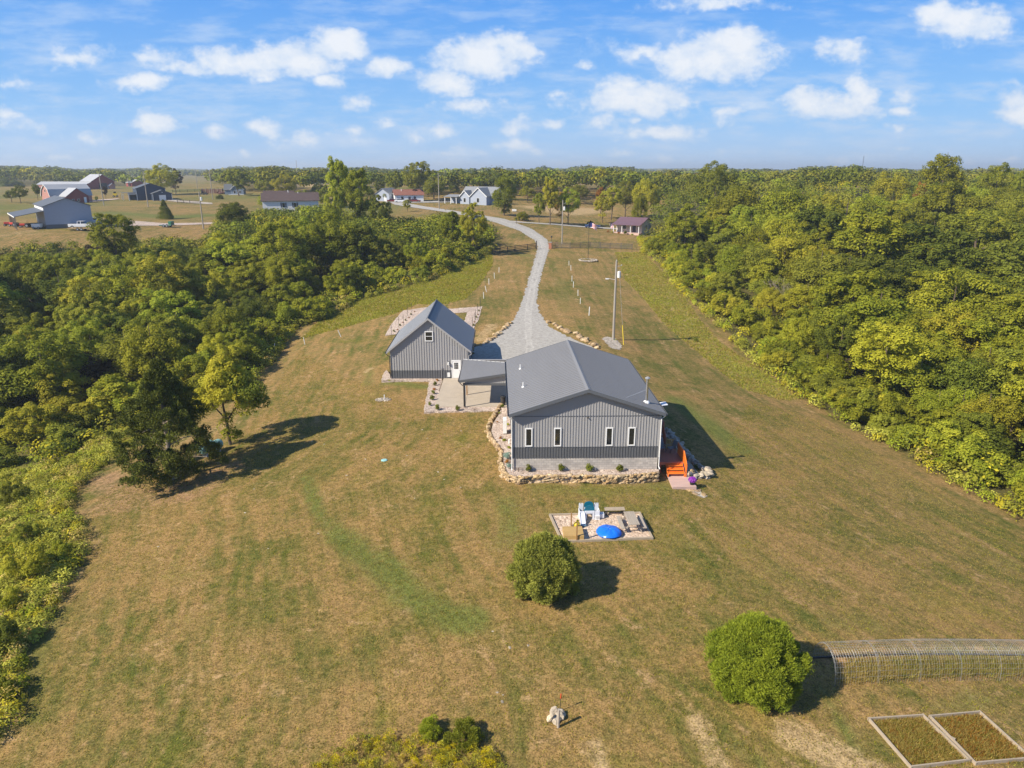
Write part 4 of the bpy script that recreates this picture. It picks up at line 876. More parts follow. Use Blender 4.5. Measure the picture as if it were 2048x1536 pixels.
shrub(778,762,'lime','small weed in the gravel at the left corner of the garage',.6,.12)
shrub(1248,686,'twig','dry tuft in the gravel below the transformer pole',.8); shrub(1232,681,'lime','green tuft at the foot of the transformer pole',.7)
shrub(1391,683,'green','lone dark weed in the rough grass right of the transformer pole',.9); shrub(1389,946,'lime','green plant on the corner stones',.6)
shrub(1392,937,'green','dark plant in the rubble above the corner stones',.6); shrub(1372,920,'brown','dry plant in the rubble beside the orange railing',.7); shrub(1378,903,'green','small dark plant halfway up the rubble strip',.5)
# vines on stakes behind the garage
stk=[(783,670),(798,655),(807,650),(815,632),(824,626),(945,656),(951,640),(955,628),(961,618),(950,648)]
for i,(px,py) in enumerate(stk):
    p=at(px,py); lf=px<900
    o=MB().tube([(0,0,-.2),(0,0,1.7)],.03,5).tube([(-.15,0,1.2),(.15,0,1.2)],.015,4).build('stake',M['dark'],loc=p); k=(i if lf else i-5)+1
    tag(o,f'dark stake behind the garage, {ORD[k-1]} from the near end of the {"left" if lf else "right"} row','stake','stakes in the gravel bed behind the garage')
pl_=[(788,664),(795,660),(800,652),(806,646),(811,642),(818,636),(822,630),(829,624),(947,652),(949,645),(953,636),(956,630),(958,623),(941,655)]
for i,(px,py) in enumerate(pl_): shrub(px,py,'brown' if i%2 else 'green',f'small {"rusty" if i%2 else "green"} plant behind the garage, {ORD[i if i<8 else i-8]} along the {"left" if i<8 else "right"} row of stakes',.55,None,'plants between the stakes',name='vine')

# rock pile with white pipe
p=at(767,800); mb=MB(); rg=np.random.default_rng(9)
for i in range(90):
    a,r=rg.random()*6.28,rg.random()**.5; add_stone(mb,(math.cos(a)*r*.85,math.sin(a)*r*.6,.02+.12*(1-r)),(.2,.16,.13),a,rg)
mb.build('stone_pile',M['gwhite'],loc=p,label='low pile of pale stones on the lawn left of the patio',cat='stone pile')
MB().tube([(0,0,0),(0,0,.5)],.045,8).tube([(0,0,.5),(0,0,.56)],.06,8).build('cleanout_pipe',M['white'],loc=(p[0]+.1,p[1]+.1,p[2]),label='short white pipe sticking up from the pile of pale stones',cat='pipe')
p=at(768.5,921); MB().lathe([(.28,0),(.28,.05),(.2,.09)],16).build('access_lid',M['teals'],loc=p,label='pale teal round access lid lying flush in the lawn',cat='lid')

# white tubes round the young trees
tube0=None
TU=[(1138,531,.9,'R'),(1142,541,1,'R'),(1144,563,1,'R'),(1146.6,575,1,'R'),(1156,592,1,'R'),(1160.5,608,.95,'R'),(1178,631,1.25,'R'),(998,545,.95,'L'),(989,557,1,'L'),(978,569,1,'L'),(973,584,1,'L'),(967.5,597,1,'L'),(610,689,1,'W'),(550,703,1.1,'W'),(682,674,1,'W')]
tubem=MB().tube([(0,0,-.1),(0,0,1.15)],[.05,.06],8,cap=False).tube([(0,0,1.15),(0,0,-.05)],[.05,.04],8,cap=False).mesh('guard',M['offwhite'])
stem=MB().tube([(0,0,0),(.02,0,1.1),(.0,.03,1.6)],[.02,.016,.008],5).mesh('sapling',M['bark'])
cnt={'R':0,'L':0,'W':0}; names={'R':'right of the drive','L':'left of the drive','W':'along the left edge of the lawn'}
for px,py,s,k in TU:
    cnt[k]+=1; p=at(px,py); o=empty('tree_guard',p,0,f'white sapling guard {names[k]}, {ORD[cnt[k]-1]} from the road','tree guard','white tubes round saplings')
    a=obj('guard',tubem,o,sc=s); b=obj('sapling',stem,o,sc=s)
    lean={(682):.35,(973):.2,(610):.12}.get(px,random.uniform(-.05,.05)); o.rotation_euler=(random.uniform(-.03,.03),-lean if px in(682,973,610) else lean,0)
o=[q for q in bpy.data.objects if q.name.startswith('tree_guard') and 'left edge' in q['label']]
for q,l_ in zip(o,['upright white tube guard in the middle of the left lawn edge','white tube guard farthest left, close to the woods','leaning white tube guard nearest the garage on the left lawn']): q['label']=l_
# ---------------------------------------------------------------- utility poles
def upole(px,py,h_,lab,arm=True,cans=True,r=.15,light=False,drop=0):
    p=at(px,py); o=empty('utility_pole',p,0,lab,'utility pole')
    MB().tube([(0,0,-.5),(0,0,h_*.5),(0,0,h_)],[r*1.15,r,r*.78],10).build('pole',M['pole'],o)
    MB().tube([(.1,0,h_-.75),(.75,0,h_-.6)],.03,5).lathe([(.06,h_-.62),(.07,h_-.5),(.03,h_-.45)],8,(.75,0)).build('insulator_arm',M['galv'],o) if arm else None
    MB().lathe([(.04,h_),(.06,h_+.12),(.02,h_+.2)],8).build('insulator',M['galv'],o)
    if cans: 
        t=MB().lathe([(.2,h_-2.35),(.24,h_-2.3),(.24,h_-1.5),(.2,h_-1.42)],14,(.42,-.05)).build('transformer',M['offwhite'],o)
        MB().tube([(.42,-.05,h_-1.42),(.42,-.05,h_-1.2)],.03,6).build('bushing',M['galv'],t)
    if light: MB().tube([(-.1,-.05,h_-2.6),(-1.1,-.3,h_-2.4)],.03,5).box(-1.5,-.42,h_-2.5,-1.05,-.2,h_-2.38).build('yard_light',M['offwhite'],o)
    return o,p
o,p=upole(1226.5,680,11.4,'tall weathered utility pole with grey transformer beside the house drive',light=True,r=.17)
g=MB().tube([(.35,-.6,10.2),(1.05,-3.0,.0)],.014,4).build('guy_wire',M['galv'],o); MB().tube([(.86,-2.4,2.7),(1.05,-3.0,.0)],.045,6).build('guy_guard',M['yellow'],g)
upole(1124,487.5,10.6,'utility pole standing just behind the rail fence right of the drive')
upole(878.5,419,12,'utility pole on the green between the lane and the blue-grey house',cans=False)
upole(407,458,9.6,'utility pole in the left field near the woods edge',cans=True,arm=False)
upole(296.5,414,12.0,'utility pole in front of the navy barn',cans=False); upole(208,411,11.2,'utility pole on the field left of the navy barn',cans=False)
upole(425.5,399,11.5,'thin utility pole beside the log stacks',cans=False); upole(596,368,16,'distant pole left of the green-roofed hall',cans=False); upole(395,377,11,'distant pole on the far field behind the log stacks',cans=False)

# lattice mast on the horizon
p=atd(1724,342,1500); p=(p[0],p[1],hz(p[0],p[1])); hm=CAM_H+1500*(-SP+(768-312)/FPX*CP)-p[2]
mb=MB()
for a in range(3): mb.tube([(1.1*math.cos(a*2.09),1.1*math.sin(a*2.09),0),(.3*math.cos(a*2.09),.3*math.sin(a*2.09),hm)],.16,4)
for k in range(10): z=hm*k/10; mb.tube([(1.0,0,z),(-.5,.8,z+hm/20),(-.5,-.8,z+hm/10)],.1,3)
mb.build('radio_mast',M['dark'],loc=p,label='thin lattice mast rising above the right-hand horizon',cat='mast')

# ---------------------------------------------------------------- rail fences and gate
def rail_fence(px,post_sp,h_,m,lab,rails=4):
    P=[at(*q) for q in px]; x0,y0,z0=P[0]; o=empty('rail_fence',(x0,y0,z0),0,lab,'fence'); pts=[]
    for i in range(len(P)-1):
        a,b=P[i],P[i+1]; l_=math.dist(a[:2],b[:2]); k=max(1,round(l_/post_sp))
        for j in range(k): t=j/k; x,y=a[0]+(b[0]-a[0])*t,a[1]+(b[1]-a[1])*t; pts.append((x-x0,y-y0,hg(x,y)-z0))
    x,y,z=P[-1]; pts.append((x-x0,y-y0,hg(x,y)-z0))
    pm=MB().box(-.08,-.08,-.4,.08,.08,h_+.1).mesh('post',m)
    for q in pts: obj('post',pm,o,q)
    for r in range(rails):
        z=h_*(r+.7)/(rails)-.05; mb=MB()
        for a,b in zip(pts[:-1],pts[1:]):
            dx,dy=b[0]-a[0],b[1]-a[1]; l_=math.hypot(dx,dy); nx,ny=-dy/l_*.1,dx/l_*.1
            mb.hexa([(a[0]-nx,a[1]-ny,a[2]+z),(b[0]-nx,b[1]-ny,b[2]+z),(b[0]-nx*.6,b[1]-ny*.6,b[2]+z),(a[0]-nx*.6,a[1]-ny*.6,a[2]+z)],[(a[0]-nx,a[1]-ny,a[2]+z+.15),(b[0]-nx,b[1]-ny,b[2]+z+.15),(b[0]-nx*.6,b[1]-ny*.6,b[2]+z+.15),(a[0]-nx*.6,a[1]-ny*.6,a[2]+z+.15)])
        mb.build('rail',m,o)
    return o
rail_fence([(1072,498),(1055,500),(1030,503),(1000,507),(984,509)],2.5,1.35,M['fence'],'dark board fence running left from the drive towards the woods')
rail_fence([(1104,496),(1140,497),(1180,496),(1220,497),(1264,499)],2.5,1.35,M['fencel'],'weathered four-rail fence running right from the drive to the woods')
p=at(1100,497); bp=empty('gate_pillar',p,0,'reddish brick pillar with gate leaf beside the drive','pillar'); MB().box(-.32,-.3,-.3,.32,.3,1.45).build('pillar',M['brick'],bp); MB().box(-.38,-.36,1.45,.38,.36,1.55).build('cap',M['conc2'],bp)
mb=MB()
for z in (.35,.7,1.05,1.35): mb.tube([(.35,.1,z),(2.0,1.3,z)],.035,5)
mb.tube([(2.0,1.3,.2),(2.0,1.3,1.4)],.04,5); mb.build('gate_leaf',M['brick'],bp)
p=at(1073,499); MB().box(-.11,-.11,-.3,.11,.11,2.1).build('gate_post',M['fence'],loc=p,label='taller dark gate post at the right end of the dark fence',cat='post')
for px,py,lab in [(1103,483,'small dark post with a perched sign behind the brick pillar'),(1033,448,'dark mailbox on a post where the lane leaves the drive')]:
    p=at(px,py); o=empty('mailbox',p,0,lab,'mailbox'); MB().box(-.05,-.05,0,.05,.05,1.05).build('post',M['fence'],o); MB().prism_y([(-.22,1.05),(.22,1.05),(.22,1.3),(.12,1.42),(-.12,1.42),(-.22,1.3)],-.3,.3).build('box',M['dark'],o)
# flagpole in its ring of stones
p=at(1176,521); fp=empty('flagpole',p,0,'dark flagpole flying a small striped flag inside a ring of pale stones','flagpole')
MB().tube([(0,0,-.2),(0,0,8.6)],[.06,.035],8).build('pole',M['dark'],fp); MB().lathe([(.02,8.58),(.08,8.66),(.02,8.75)],8).build('finial',M['yellow'],fp)
def flag_mat():
    m,n,l,b=newmat('striped_flag'); b.inputs['Roughness'].default_value=.8
    tc=n.new('ShaderNodeTexCoord'); sp=n.new('ShaderNodeSeparateXYZ'); l.new(tc.outputs['Generated'],sp.inputs[0])
    def ma(op,a,b_): q=n.new('ShaderNodeMath'); q.operation=op; (l.new(a,q.inputs[0]) if not isinstance(a,float) else None); (l.new(b_,q.inputs[1]) if not isinstance(b_,(int,float)) else setattr(q.inputs[1],'default_value',b_)); return q.outputs[0]
    st=ma('GREATER_THAN',ma('MODULO',ma('MULTIPLY',sp.outputs[2],6.5),1.0),.5)
    mx=n.new('ShaderNodeMix'); mx.data_type='RGBA'; l.new(st,mx.inputs[0]); mx.inputs[6].default_value=(.55,.02,.03,1); mx.inputs[7].default_value=(.8,.8,.8,1)
    ca=ma('MULTIPLY',ma('LESS_THAN',sp.outputs[0],.4),ma('GREATER_THAN',sp.outputs[2],.46)); m2=n.new('ShaderNodeMix'); m2.data_type='RGBA'; l.new(ca,m2.inputs[0]); l.new(mx.outputs[2],m2.inputs[6]); m2.inputs[7].default_value=(.02,.03,.16,1)
    l.new(m2.outputs[2],b.inputs['Base Color']); return m
FM=flag_mat()
def flag(root,x0,z1,w_,h_,droop):
    v=[];f=[];nx=12
    for i in range(nx+1):
        t=i/nx
        for k in (0,1): v.append((x0+w_*t,.12*math.sin(t*7),z1-h_*k-droop*t*t))
    f=[(2*i,2*i+1,2*i+3,2*i+2) for i in range(nx)]
    return MB().add(v,f).build('flag',FM,root)
flag(fp,.04,8.4,1.7,1.1,.75)
mb=MB(); rg=np.random.default_rng(4)
for i in range(46):
    a=i/46*6.283; add_stone(mb,(math.cos(a)*2.0+rg.normal()*.08,math.sin(a)*2.0+rg.normal()*.08,.1),(.36,.3,.28),a,rg)
for i in range(60): a,r=rg.random()*6.28,1.7*rg.random()**.5; add_stone(mb,(math.cos(a)*r,math.sin(a)*r,.05),(.2,.2,.1),a,rg)
mb.build('stone_ring',M['gwhite'],loc=p,label='ring of pale stones around the foot of the flagpole',cat='stone ring')

# ---------------------------------------------------------------- play corner
cor=[at(*q) for q in [(1100,1031),(1279,1027),(1304,1078.5),(1124,1085)]]
pz=sum(c[2] for c in cor)/4+.07
C=W_([(1100,1032),(1279,1028),(1304,1078),(1124,1085)])
sheet('play_gravel',C,M['gplay'],.05,.6,.0,1,10,kind='structure')
CZ=[hg(*c) for c in C]
tf=empty('timber_border',(C[0][0],C[0][1],0),0,'grey timber frame around the gravel play area','edging')
for a,b,za,zb in zip(C,C[1:]+C[:1],CZ,CZ[1:]+CZ[:1]):
    dx,dy=b[0]-a[0],b[1]-a[1]; l_=math.hypot(dx,dy); nx,ny=-dy/l_*.075,dx/l_*.075; ux,uy=dx/l_*.075,dy/l_*.075
    q=[(a[0]-nx-ux-C[0][0],a[1]-ny-uy-C[0][1]),(b[0]-nx-ux-C[0][0],b[1]-ny-uy-C[0][1]),(b[0]+nx-ux-C[0][0],b[1]+ny-uy-C[0][1]),(a[0]+nx-ux-C[0][0],a[1]+ny-uy-C[0][1])]
    zz=(za,zb,zb,za); MB().hexa([(u[0],u[1],z-.3) for u,z in zip(q,zz)],[(u[0],u[1],z+.16) for u,z in zip(q,zz)]).build('timber',M['timber'],tf)
def P(px,py):
    global pz
    q=at(px,py); pz=hg(q[0],q[1])+.055; return q[0],q[1],pz
# picnic table, long axis running away from the camera
x,y,_=P(1262,1056); pt=empty('picnic_table',(x,y,pz),R_(3),'weathered wooden picnic table at the right end of the play area','picnic table')
tp=MB()
for i in range(5): tp.box(-.38+i*.155,-1.0,.72,-.235+i*.155,1.0,.76)
tp.build('tabletop',M['plank'],pt)
for s in (-1,1): MB().box(s*.78-.14,-.95,.40,s*.78+.14,.95,.44).build('bench',M['plank'],pt)
for yy in (-.7,.7):
    l_=MB()
    for s in (-1,1): l_.hexa([(s*.62-.05,yy-.02,0),(s*.62+.05,yy-.02,0),(s*.62+.05,yy+.02,0),(s*.62-.05,yy+.02,0)],[(s*.25-.05,yy-.02,.70),(s*.25+.05,yy-.02,.70),(s*.25+.05,yy+.02,.70),(s*.25-.05,yy+.02,.70)])
    l_.box(-.9,yy+.022,.32,.9,yy+.06,.395); l_.box(-.36,yy+.022,.62,.36,yy+.06,.715); l_.build('leg_frame',M['plank'],pt)
# small low table behind
x,y,_=P(1229,1031); st=empty('kids_table',(x,y+.1,pz),R_(2),'small pale wooden bench table at the back of the play area','table')
MB().box(-.75,-.25,.42,.75,.25,.47).build('tabletop',M['newwood'] if False else M['timber'],st)
for sx in (-.6,.6):
    for sy in (-.18,.18): MB().box(sx-.04,sy-.04,0,sx+.04,sy+.04,.419).build('leg',M['dark'],st)
# sandbox with two posts
x0,y0,_=P(1128,1083); x1,_,_=P(1167,1079); _,y1,_=P(1125,1062)
sb=empty('sandbox',(x0,y0,pz),R_(1),'closed wooden sandbox with board lid and two posts at the left end','sandbox'); wx=x1-x0; wy=y1-y0
mb=MB().box(0,0,0,wx,.04,.30).box(0,wy-.04,0,wx,wy,.30).box(0,.04,0,.04,wy-.04,.30).box(wx-.04,.04,0,wx,wy-.04,.30); mb.build('frame',M['newwood'],sb)
lid=MB()
for i in range(9): lid.box(.0,.02+i*(wy-.04)/9,.302,wx,.01+(i+1)*(wy-.04)/9,.33)
lid.build('lid',M['newwood'],sb)
for xx,yy in ((wx*.42,wy-.0),(wx*.6,-.09)): MB().box(xx,yy,0,xx+.09,yy+.09,1.35).build('post',M['wood'],sb)
# yellow ride-on toy
x,y,_=P(1153,1058); ty=empty('ride_on_toy',(x,y,pz),R_(40),'yellow and black ride-on toy beside the slide','toy')
MB().lathe([(.10,.12),(.2,.2),(.2,.36),(.12,.46),(.05,.5)],12,sx=1.3).build('body',M['yellow'],ty); MB().lathe([(.06,.44),(.1,.5),(.1,.6),(.03,.66)],10,(.1,0)).build('hood',M['yellow'],ty)
for sx,sy in ((-.24,-.2),(.24,-.2),(-.24,.2),(.24,.2)): MB().prism_y([(sx+.11*math.cos(a),.11+.11*math.sin(a)) for a in np.linspace(0,6.28,11)[:-1]],sy-.04,sy+.04).build('wheel',M['black'],ty)
MB().box(-.5,-.16,.1,-.28,.16,.22).build('loader_bucket',M['black'],ty)
# turtle-lidded paddling pool
x,y,_=P(1217.5,1070); pool=empty('paddling_pool',(x,y,pz),.3,'round bright blue plastic pool with a draped blue cover','pool')
MB().lathe([(.70,0),(.80,.05),(.84,.24),(.86,.26)],30,sx=1.02,sy=.98).build('tub',M['tarp'],pool,smooth=True)
rg=np.random.default_rng(2); v=[];f=[];nr,na=9,40
for i in range(nr+1):
    for j in range(na):
        a=j/na*6.283; r=.9*i/nr; bump=.04*math.sin(3*a+1)*(i/nr)**2+.03*math.sin(7*a+r*5); z=.29+.17*(1-(i/nr)**2.4)+bump*.6+.035*math.sin(a*2+r*6)*(i/nr); z=z if i<nr else .19+bump*.3
        v.append((r*math.cos(a),r*math.sin(a),z))
f=[(i*na+j,i*na+(j+1)%na,(i+1)*na+(j+1)%na,(i+1)*na+j) for i in range(nr) for j in range(na)]
MB().add(v,f).build('cover',M['tarp'],pool,smooth=True)
# climber with slide
x,y,_=P(1179,1042); cl=empty('play_climber',(x,y+.45,pz),R_(2),'pale grey plastic climber with teal arched roof panel and short slide','playset'); cl.scale=(.85,.85,.74)
def arch(x0,x1,yy,th,zt,ow,oh):
    xm=(x0+x1)/2; mb=MB(); mb.box(x0,yy,0,xm-ow,yy+th,zt).box(xm+ow,yy,0,x1,yy+th,zt).box(xm-ow,yy,oh,xm+ow,yy+th,zt)
    return mb
arch(-.42,.42,-.42,.07,.95,.25,.66).build('front_panel',M['pwhite'],cl,bevel=.015); arch(-.42,.42,.38,.07,1.0,.25,.6).build('back_panel',M['pwhite'],cl,bevel=.015)
for s in (-1,1): 
    t=MB().box(s*.66-.2,-.40,0,s*.66+.2,-.34,.9).box(s*.66-.2,.34,0,s*.66+.2,.40,1.25).box(s*.86-.03,-.34,0,s*.86+.03,.34,.85)
    for k in (-.14,0,.14): t.box(s*.66+k-.045,.34,1.25,s*.66+k+.045,.40,1.38)
    t.build('tower',M['pwhite'],cl,bevel=.01)
mb=MB(); a_=np.linspace(0,math.pi,11)
mb.prism_y([(-.42,.95)]+[(-.42*math.cos(t),1.15+.38*math.sin(t)) for t in a_]+[(.42,.95)],-.34,-.30); mb.build('teal_arch',M['teal'],cl); mb=MB(); mb.prism_y([(-.42,1.0)]+[(-.42*math.cos(t),1.2+.4*math.sin(t)) for t in a_]+[(.42,1.0)],.28,.33)
mb.build('teal_arch',M['teal'],cl); MB().box(-.42,-.30,.72,.42,.28,.77).build('platform',M['teal'],cl)
sl=MB(); sl.hexa([(-.86,-.42,.70),(-.50,-.42,.70),(-.50,-1.35,.08),(-.86,-1.35,.08)],[(-.86,-.42,.74),(-.50,-.42,.74),(-.50,-1.35,.12),(-.86,-1.35,.12)])
for xx in (-.90,-.50): sl.hexa([(xx,-.42,.66),(xx+.04,-.42,.66),(xx+.04,-1.35,.05),(xx,-1.35,.05)],[(xx,-.42,.86),(xx+.04,-.42,.86),(xx+.04,-1.35,.2),(xx,-1.35,.2)])
sl.build('slide',M['pwhite'],cl); MB().box(-.9,-1.62,.02,-.46,-1.352,.14).build('slide_foot',mat('slate_blue_plastic',(.10,.22,.34),.45),cl)
ld=MB()
for k in range(4): ld.box(.50+k*.1,-.48,.05,.55+k*.1,-.44,.42)
ld.box(.46,-.49,.38,.88,-.43,.45).box(.46,-.49,.0,.88,-.43,.07); ld.build('picket_panel',M['white'],cl)
MB().box(.9,-.25,0,1.3,.2,.5).build('step_block',M['pwhite'],cl,bevel=.03)

# ---------------------------------------------------------------- foreground bits
x,y,z=at(1116,1455); MB().tube([(0,0,-.2),(.03,.05,1.0)],.07,10).build('wooden_post',M['plank'],loc=(x,y,z),label='short round wooden post in front of the split rock',cat='post')
x,y,z=at(1117,1436); mb=MB(); rg=np.random.default_rng(8)
for i in range(9): add_stone(mb,(rg.normal()*.17,rg.normal()*.12,.08+rg.random()*.1),(.34,.3,.3),rg.random()*3,rg,.3)
mb.build('split_rock',M['stoneg'],loc=(x,y,z),label='pale broken rock heap behind the short post',cat='rock')
x,y,z=at(1120,1422); sk=empty('marker_stake',(x,y,z),0,'thin dark marker stake with an orange-red top','stake'); MB().tube([(0,0,-.2),(.02,0,.75)],.016,6).build('rod',M['dark'],sk); MB().tube([(.02,0,.75),(.03,0,1.0)],.035,8).build('red_top',mat('orange_red_cap',(.55,.08,.02),.6),sk)
rg=np.random.default_rng(31); mb=MB()
for i in range(36):
    px,py=[(rg.uniform(600,1000),rg.uniform(850,960)),(rg.uniform(940,1060),rg.uniform(1200,1500)) if i%2 else (rg.uniform(300,700),rg.uniform(960,1100)),(rg.uniform(560,960),rg.uniform(780,1000))][i%3]
    if 960<px and py<985: continue
    x,y,z=at(px,py); s=rg.uniform(.06,.15); add_stone(mb,(x,y,z),(s*1.4,s,s*.4),rg.random()*3,rg)
mb.build('scattered_stones',M['stoneg'],kind='stuff',label='small pale stones scattered over the lawn',cat='stones')
# wire mesh hoop tunnel
tx0,ty0,_=at(1668,1372); tx1,ty1,_=at(2075,1362); ang=math.atan2(ty1-ty0,tx1-tx0); TL=14.0; 
tn=empty('mesh_tunnel',(tx0,ty0,hg(tx0,ty0)),ang,'long arched tunnel of pale wire mesh at the right edge of the lawn','mesh tunnel')
wr=MB(); TW,TH=2.05,1.75
def hoop(x,r=.011,n=18): return [(x,TW/2-TW/2*math.cos(t),TH*math.sin(t)**.75-.02+ (hg(tx0+x*math.cos(ang),ty0+x*math.sin(ang))-hg(tx0,ty0))) for t in np.linspace(0,math.pi,n+1)]
xx=0
while xx<TL: wr.tube(hoop(xx),.0034 if round(xx/.155)%8 else .005,4,cap=False); xx+=.155
wr.build('hoop_wires',M['galv'],tn)
lw=MB(); xs_=np.linspace(0,TL,15); H_=[hoop(x) for x in xs_]
for k in range(0,19): lw.tube([h[k] for h in H_],.0036,4,cap=False)
lw.build('long_wires',M['galv'],tn)
for x in (0,2.5,5,7.5,10,12.5): MB().tube(hoop(x+.05),.008,5,cap=False).build('support_hoop',M['galv'],tn)
bb=MB()
for i in range(14):
    q=[]
    for x in (i*TL/14,(i+1)*TL/14): q.append(hg(tx0+x*math.cos(ang)-TW*math.sin(ang),ty0+x*math.sin(ang)+TW*math.cos(ang))-hg(tx0,ty0))
    x0_,x1_=i*TL/14,(i+1)*TL/14; bb.hexa([(x0_,TW-.03,q[0]-.1),(x1_,TW-.03,q[1]-.1),(x1_,TW+.04,q[1]-.1),(x0_,TW+.04,q[0]-.1)],[(x0_,TW-.03,q[0]+.1),(x1_,TW-.03,q[1]+.1),(x1_,TW+.04,q[1]+.1),(x0_,TW+.04,q[0]+.1)])
bb.build('shadow_strip',M['dark'],tn)  # dark strip drawn in for the shadow line along the tunnel's back foot
# raised bed frames
def bed(px,lab):
    P4=[at(*q) for q in px]; x0,y0,z0=P4[0]; o=empty('raised_bed',(x0,y0,z0),0,lab,'raised bed','timber garden beds')
    for a,b in zip(P4,P4[1:]+P4[:1]):
        dx,dy=b[0]-a[0],b[1]-a[1]; l_=math.hypot(dx,dy); nx,ny=-dy/l_*.035,dx/l_*.035; za,zb=a[2]-z0,b[2]-z0; ux,uy=dx/l_*.05,dy/l_*.05
        q=[(a[0]-x0-nx-ux,a[1]-y0-ny-uy,za),(b[0]-x0-nx-ux,b[1]-y0-ny-uy,zb),(b[0]-x0+nx-ux,b[1]-y0+ny-uy,zb),(a[0]-x0+nx-ux,a[1]-y0+ny-uy,za)]
        MB().hexa([(u[0],u[1],u[2]-.1) for u in q],[(u[0],u[1],u[2]+.17) for u in q]).build('board',M['timber'],o)
    return o
bed([(1737,1441),(1846,1434),(1938,1524),(1821,1538)],'left of the two pale timber bed frames at the lower right corner'); bed([(1859,1436),(1959,1427),(2062,1520),(1950,1530)],'right of the two pale timber bed frames, filled with dry growth')
x,y,z=at(1887,1470); MB().box(-.5,-.05,.0,.5,.05,.12).build('loose_plank',M['timber'],loc=(x,y,z),rz=R_(-48),label='loose pale plank lying between the two bed frames',cat='plank')
# propane tank behind the cedar
x,y,z=at(424,908); tk=empty('propane_tank',(x,y,z),R_(60),'pale teal gas tank partly hidden behind the cedar','gas tank')
mb=MB().tube([(-1.2,0,.75),(-1.12,0,.75),(-.95,0,.75),(.95,0,.75),(1.12,0,.75),(1.2,0,.75)],[.1,.33,.46,.46,.33,.1],16); mb.build('tank',M['teals'],tk,smooth=True); MB().lathe([(.17,1.18),(.17,1.34),(.1,1.4)],10).build('dome',M['teals'],tk)
for s in (-.7,.7): MB().box(s-.08,-.3,0,s+.08,.3,.4).build('foot',M['conc2'],tk)
# ---------------------------------------------------------------- trees
def crown(seed,H_,R,hb,k,n,leaf,shape='oval',lob=.36,spray=0,narrow=.6,inner=.6):
    rng=np.random.default_rng(seed); C=[];rr=[]
    cz=(H_+hb)/2; hz_=(H_-hb)/2
    # a few big limbs pull the outline out of round
    lobes=unit(rng.normal(size=(6,3))); la=rng.uniform(-.22,.3,6)
    i=0
    while len(C)<k:
        i+=1; u=unit(rng.normal(size=(1,3)))[0]; q=rng.uniform(.35,1)**.5
        w_=1+sum(a*max(0,float(np.dot(u,l_)))**2 for l_,a in zip(lobes,la))
        z=u[2]*q
        if shape=='cone': prof=max(.08,(1-z)*.62); x,y=rng.normal(size=2); m_=math.hypot(x,y); x,y=x/m_*prof*q*1.3,y/m_*prof*q*1.3; c=(x*R*w_,y*R*w_,cz+z*hz_*.95)
        elif shape=='dome': c=(u[0]*q*R*w_*.80,u[1]*q*R*w_*.80,hb+(H_-hb)*(.10+.80*abs(z)**.9*(1-.15*rng.random())))
        else: c=(u[0]*q*R*w_*.78,u[1]*q*R*w_*.78,cz+z*hz_*.82*w_)
        C.append(c); rr.append(R*lob*rng.uniform(.65,1.3)*(1-.25*max(0,z)))
    rr=np.array(rr); 
    V,t=leafcloud(C,rr,n,leaf,rng,flat=.95,up=.42,jit=.55,spray=spray,narrow=narrow,inner=inner*.8)
    return V,t
def trunk_mesh(name,seed,H_,r,hb,R,m,limbs=5):
    rng=np.random.default_rng(seed); mb=MB(); lx,ly=rng.normal(size=2)*.25
    mb.tube([(0,0,-.6),(0,0,0),(lx*.4,ly*.4,hb),(lx,ly,H_*.62),(lx*1.3,ly*1.2,H_*.85)],[r*1.5,r*1.2,r*.85,r*.5,r*.15],8)
    for i in range(limbs):
        a=i*2.4+rng.random(); z=hb*.75+(H_*.5-hb*.6)*i/limbs; d=R*rng.uniform(.5,.75)
        mb.tube([(lx*.4,ly*.4,z),(math.cos(a)*d*.5,math.sin(a)*d*.5,z+d*.45),(math.cos(a)*d,math.sin(a)*d,z+d*.8)],[r*.5,r*.32,r*.1],5)
    return mb.mesh(name,m)
CR=[];  # woodland crowns, each about 12 m tall and 9 m wide
for i,(sh,Hc,Rc,hb,lb) in enumerate([('oval',12,4.6,3,.36),('oval',12.5,4.2,2.2,.33),('dome',11,5.2,2.5,.32),('oval',13,4.4,3.5,.30),('dome',12,4.8,2,.36),('oval',12,5.0,2.5,.28),('oval',14,3.9,3,.36),('dome',10.5,5.2,1.5,.34)]):
    V,t=crown(100+i,Hc,Rc,hb,95,190,.26,sh,lb*.6); CR.append((mesh_np('crown',V,4,LEAF['mid green'],t),trunk_mesh('trunk',i,Hc,.2,hb,Rc,M['bark']),Hc,Rc))
SHR=[]
for i in range(5):
    V,t=crown(200+i,3.6,2.5,.1,34,210,.20,'dome' if i%2 else 'oval',.27); V[:,2]=np.maximum(V[:,2],-.1); SHR.append((mesh_np('crown',V,4,LEAF['mid green'],t),trunk_mesh('stem',50+i,3.4,.07,.4,2.2,M['bark'],4),3.6,2.5))
def tree(x,y,proto,H_,R,leaf,label,name='tree',cat='tree',group=None,z=None,rz=None):
    me,tr,h0,r0=proto; o=empty(name,(x,y,hg(x,y) if z is None else z),random.uniform(0,6.28) if rz is None else rz,label,cat,group)
    sz=max(H_/h0,.8*R/r0); c=obj('crown',me,o,(0,0,H_-h0*sz),sc=(R/r0,R/r0,sz)); c.material_slots[0].link='OBJECT'; c.material_slots[0].material=LEAF[leaf]
    obj(tr.name.split('.')[0],tr,o,sc=(R/r0,R/r0,H_/h0)); return o
def sizeat(px,py,wpx,hpx):
    x,y,z=at(px,py); _,_,t=proj(x,y,z); return x,y,z,wpx*t/FPX/2,hpx*t/FPX/CP
random.seed(77)
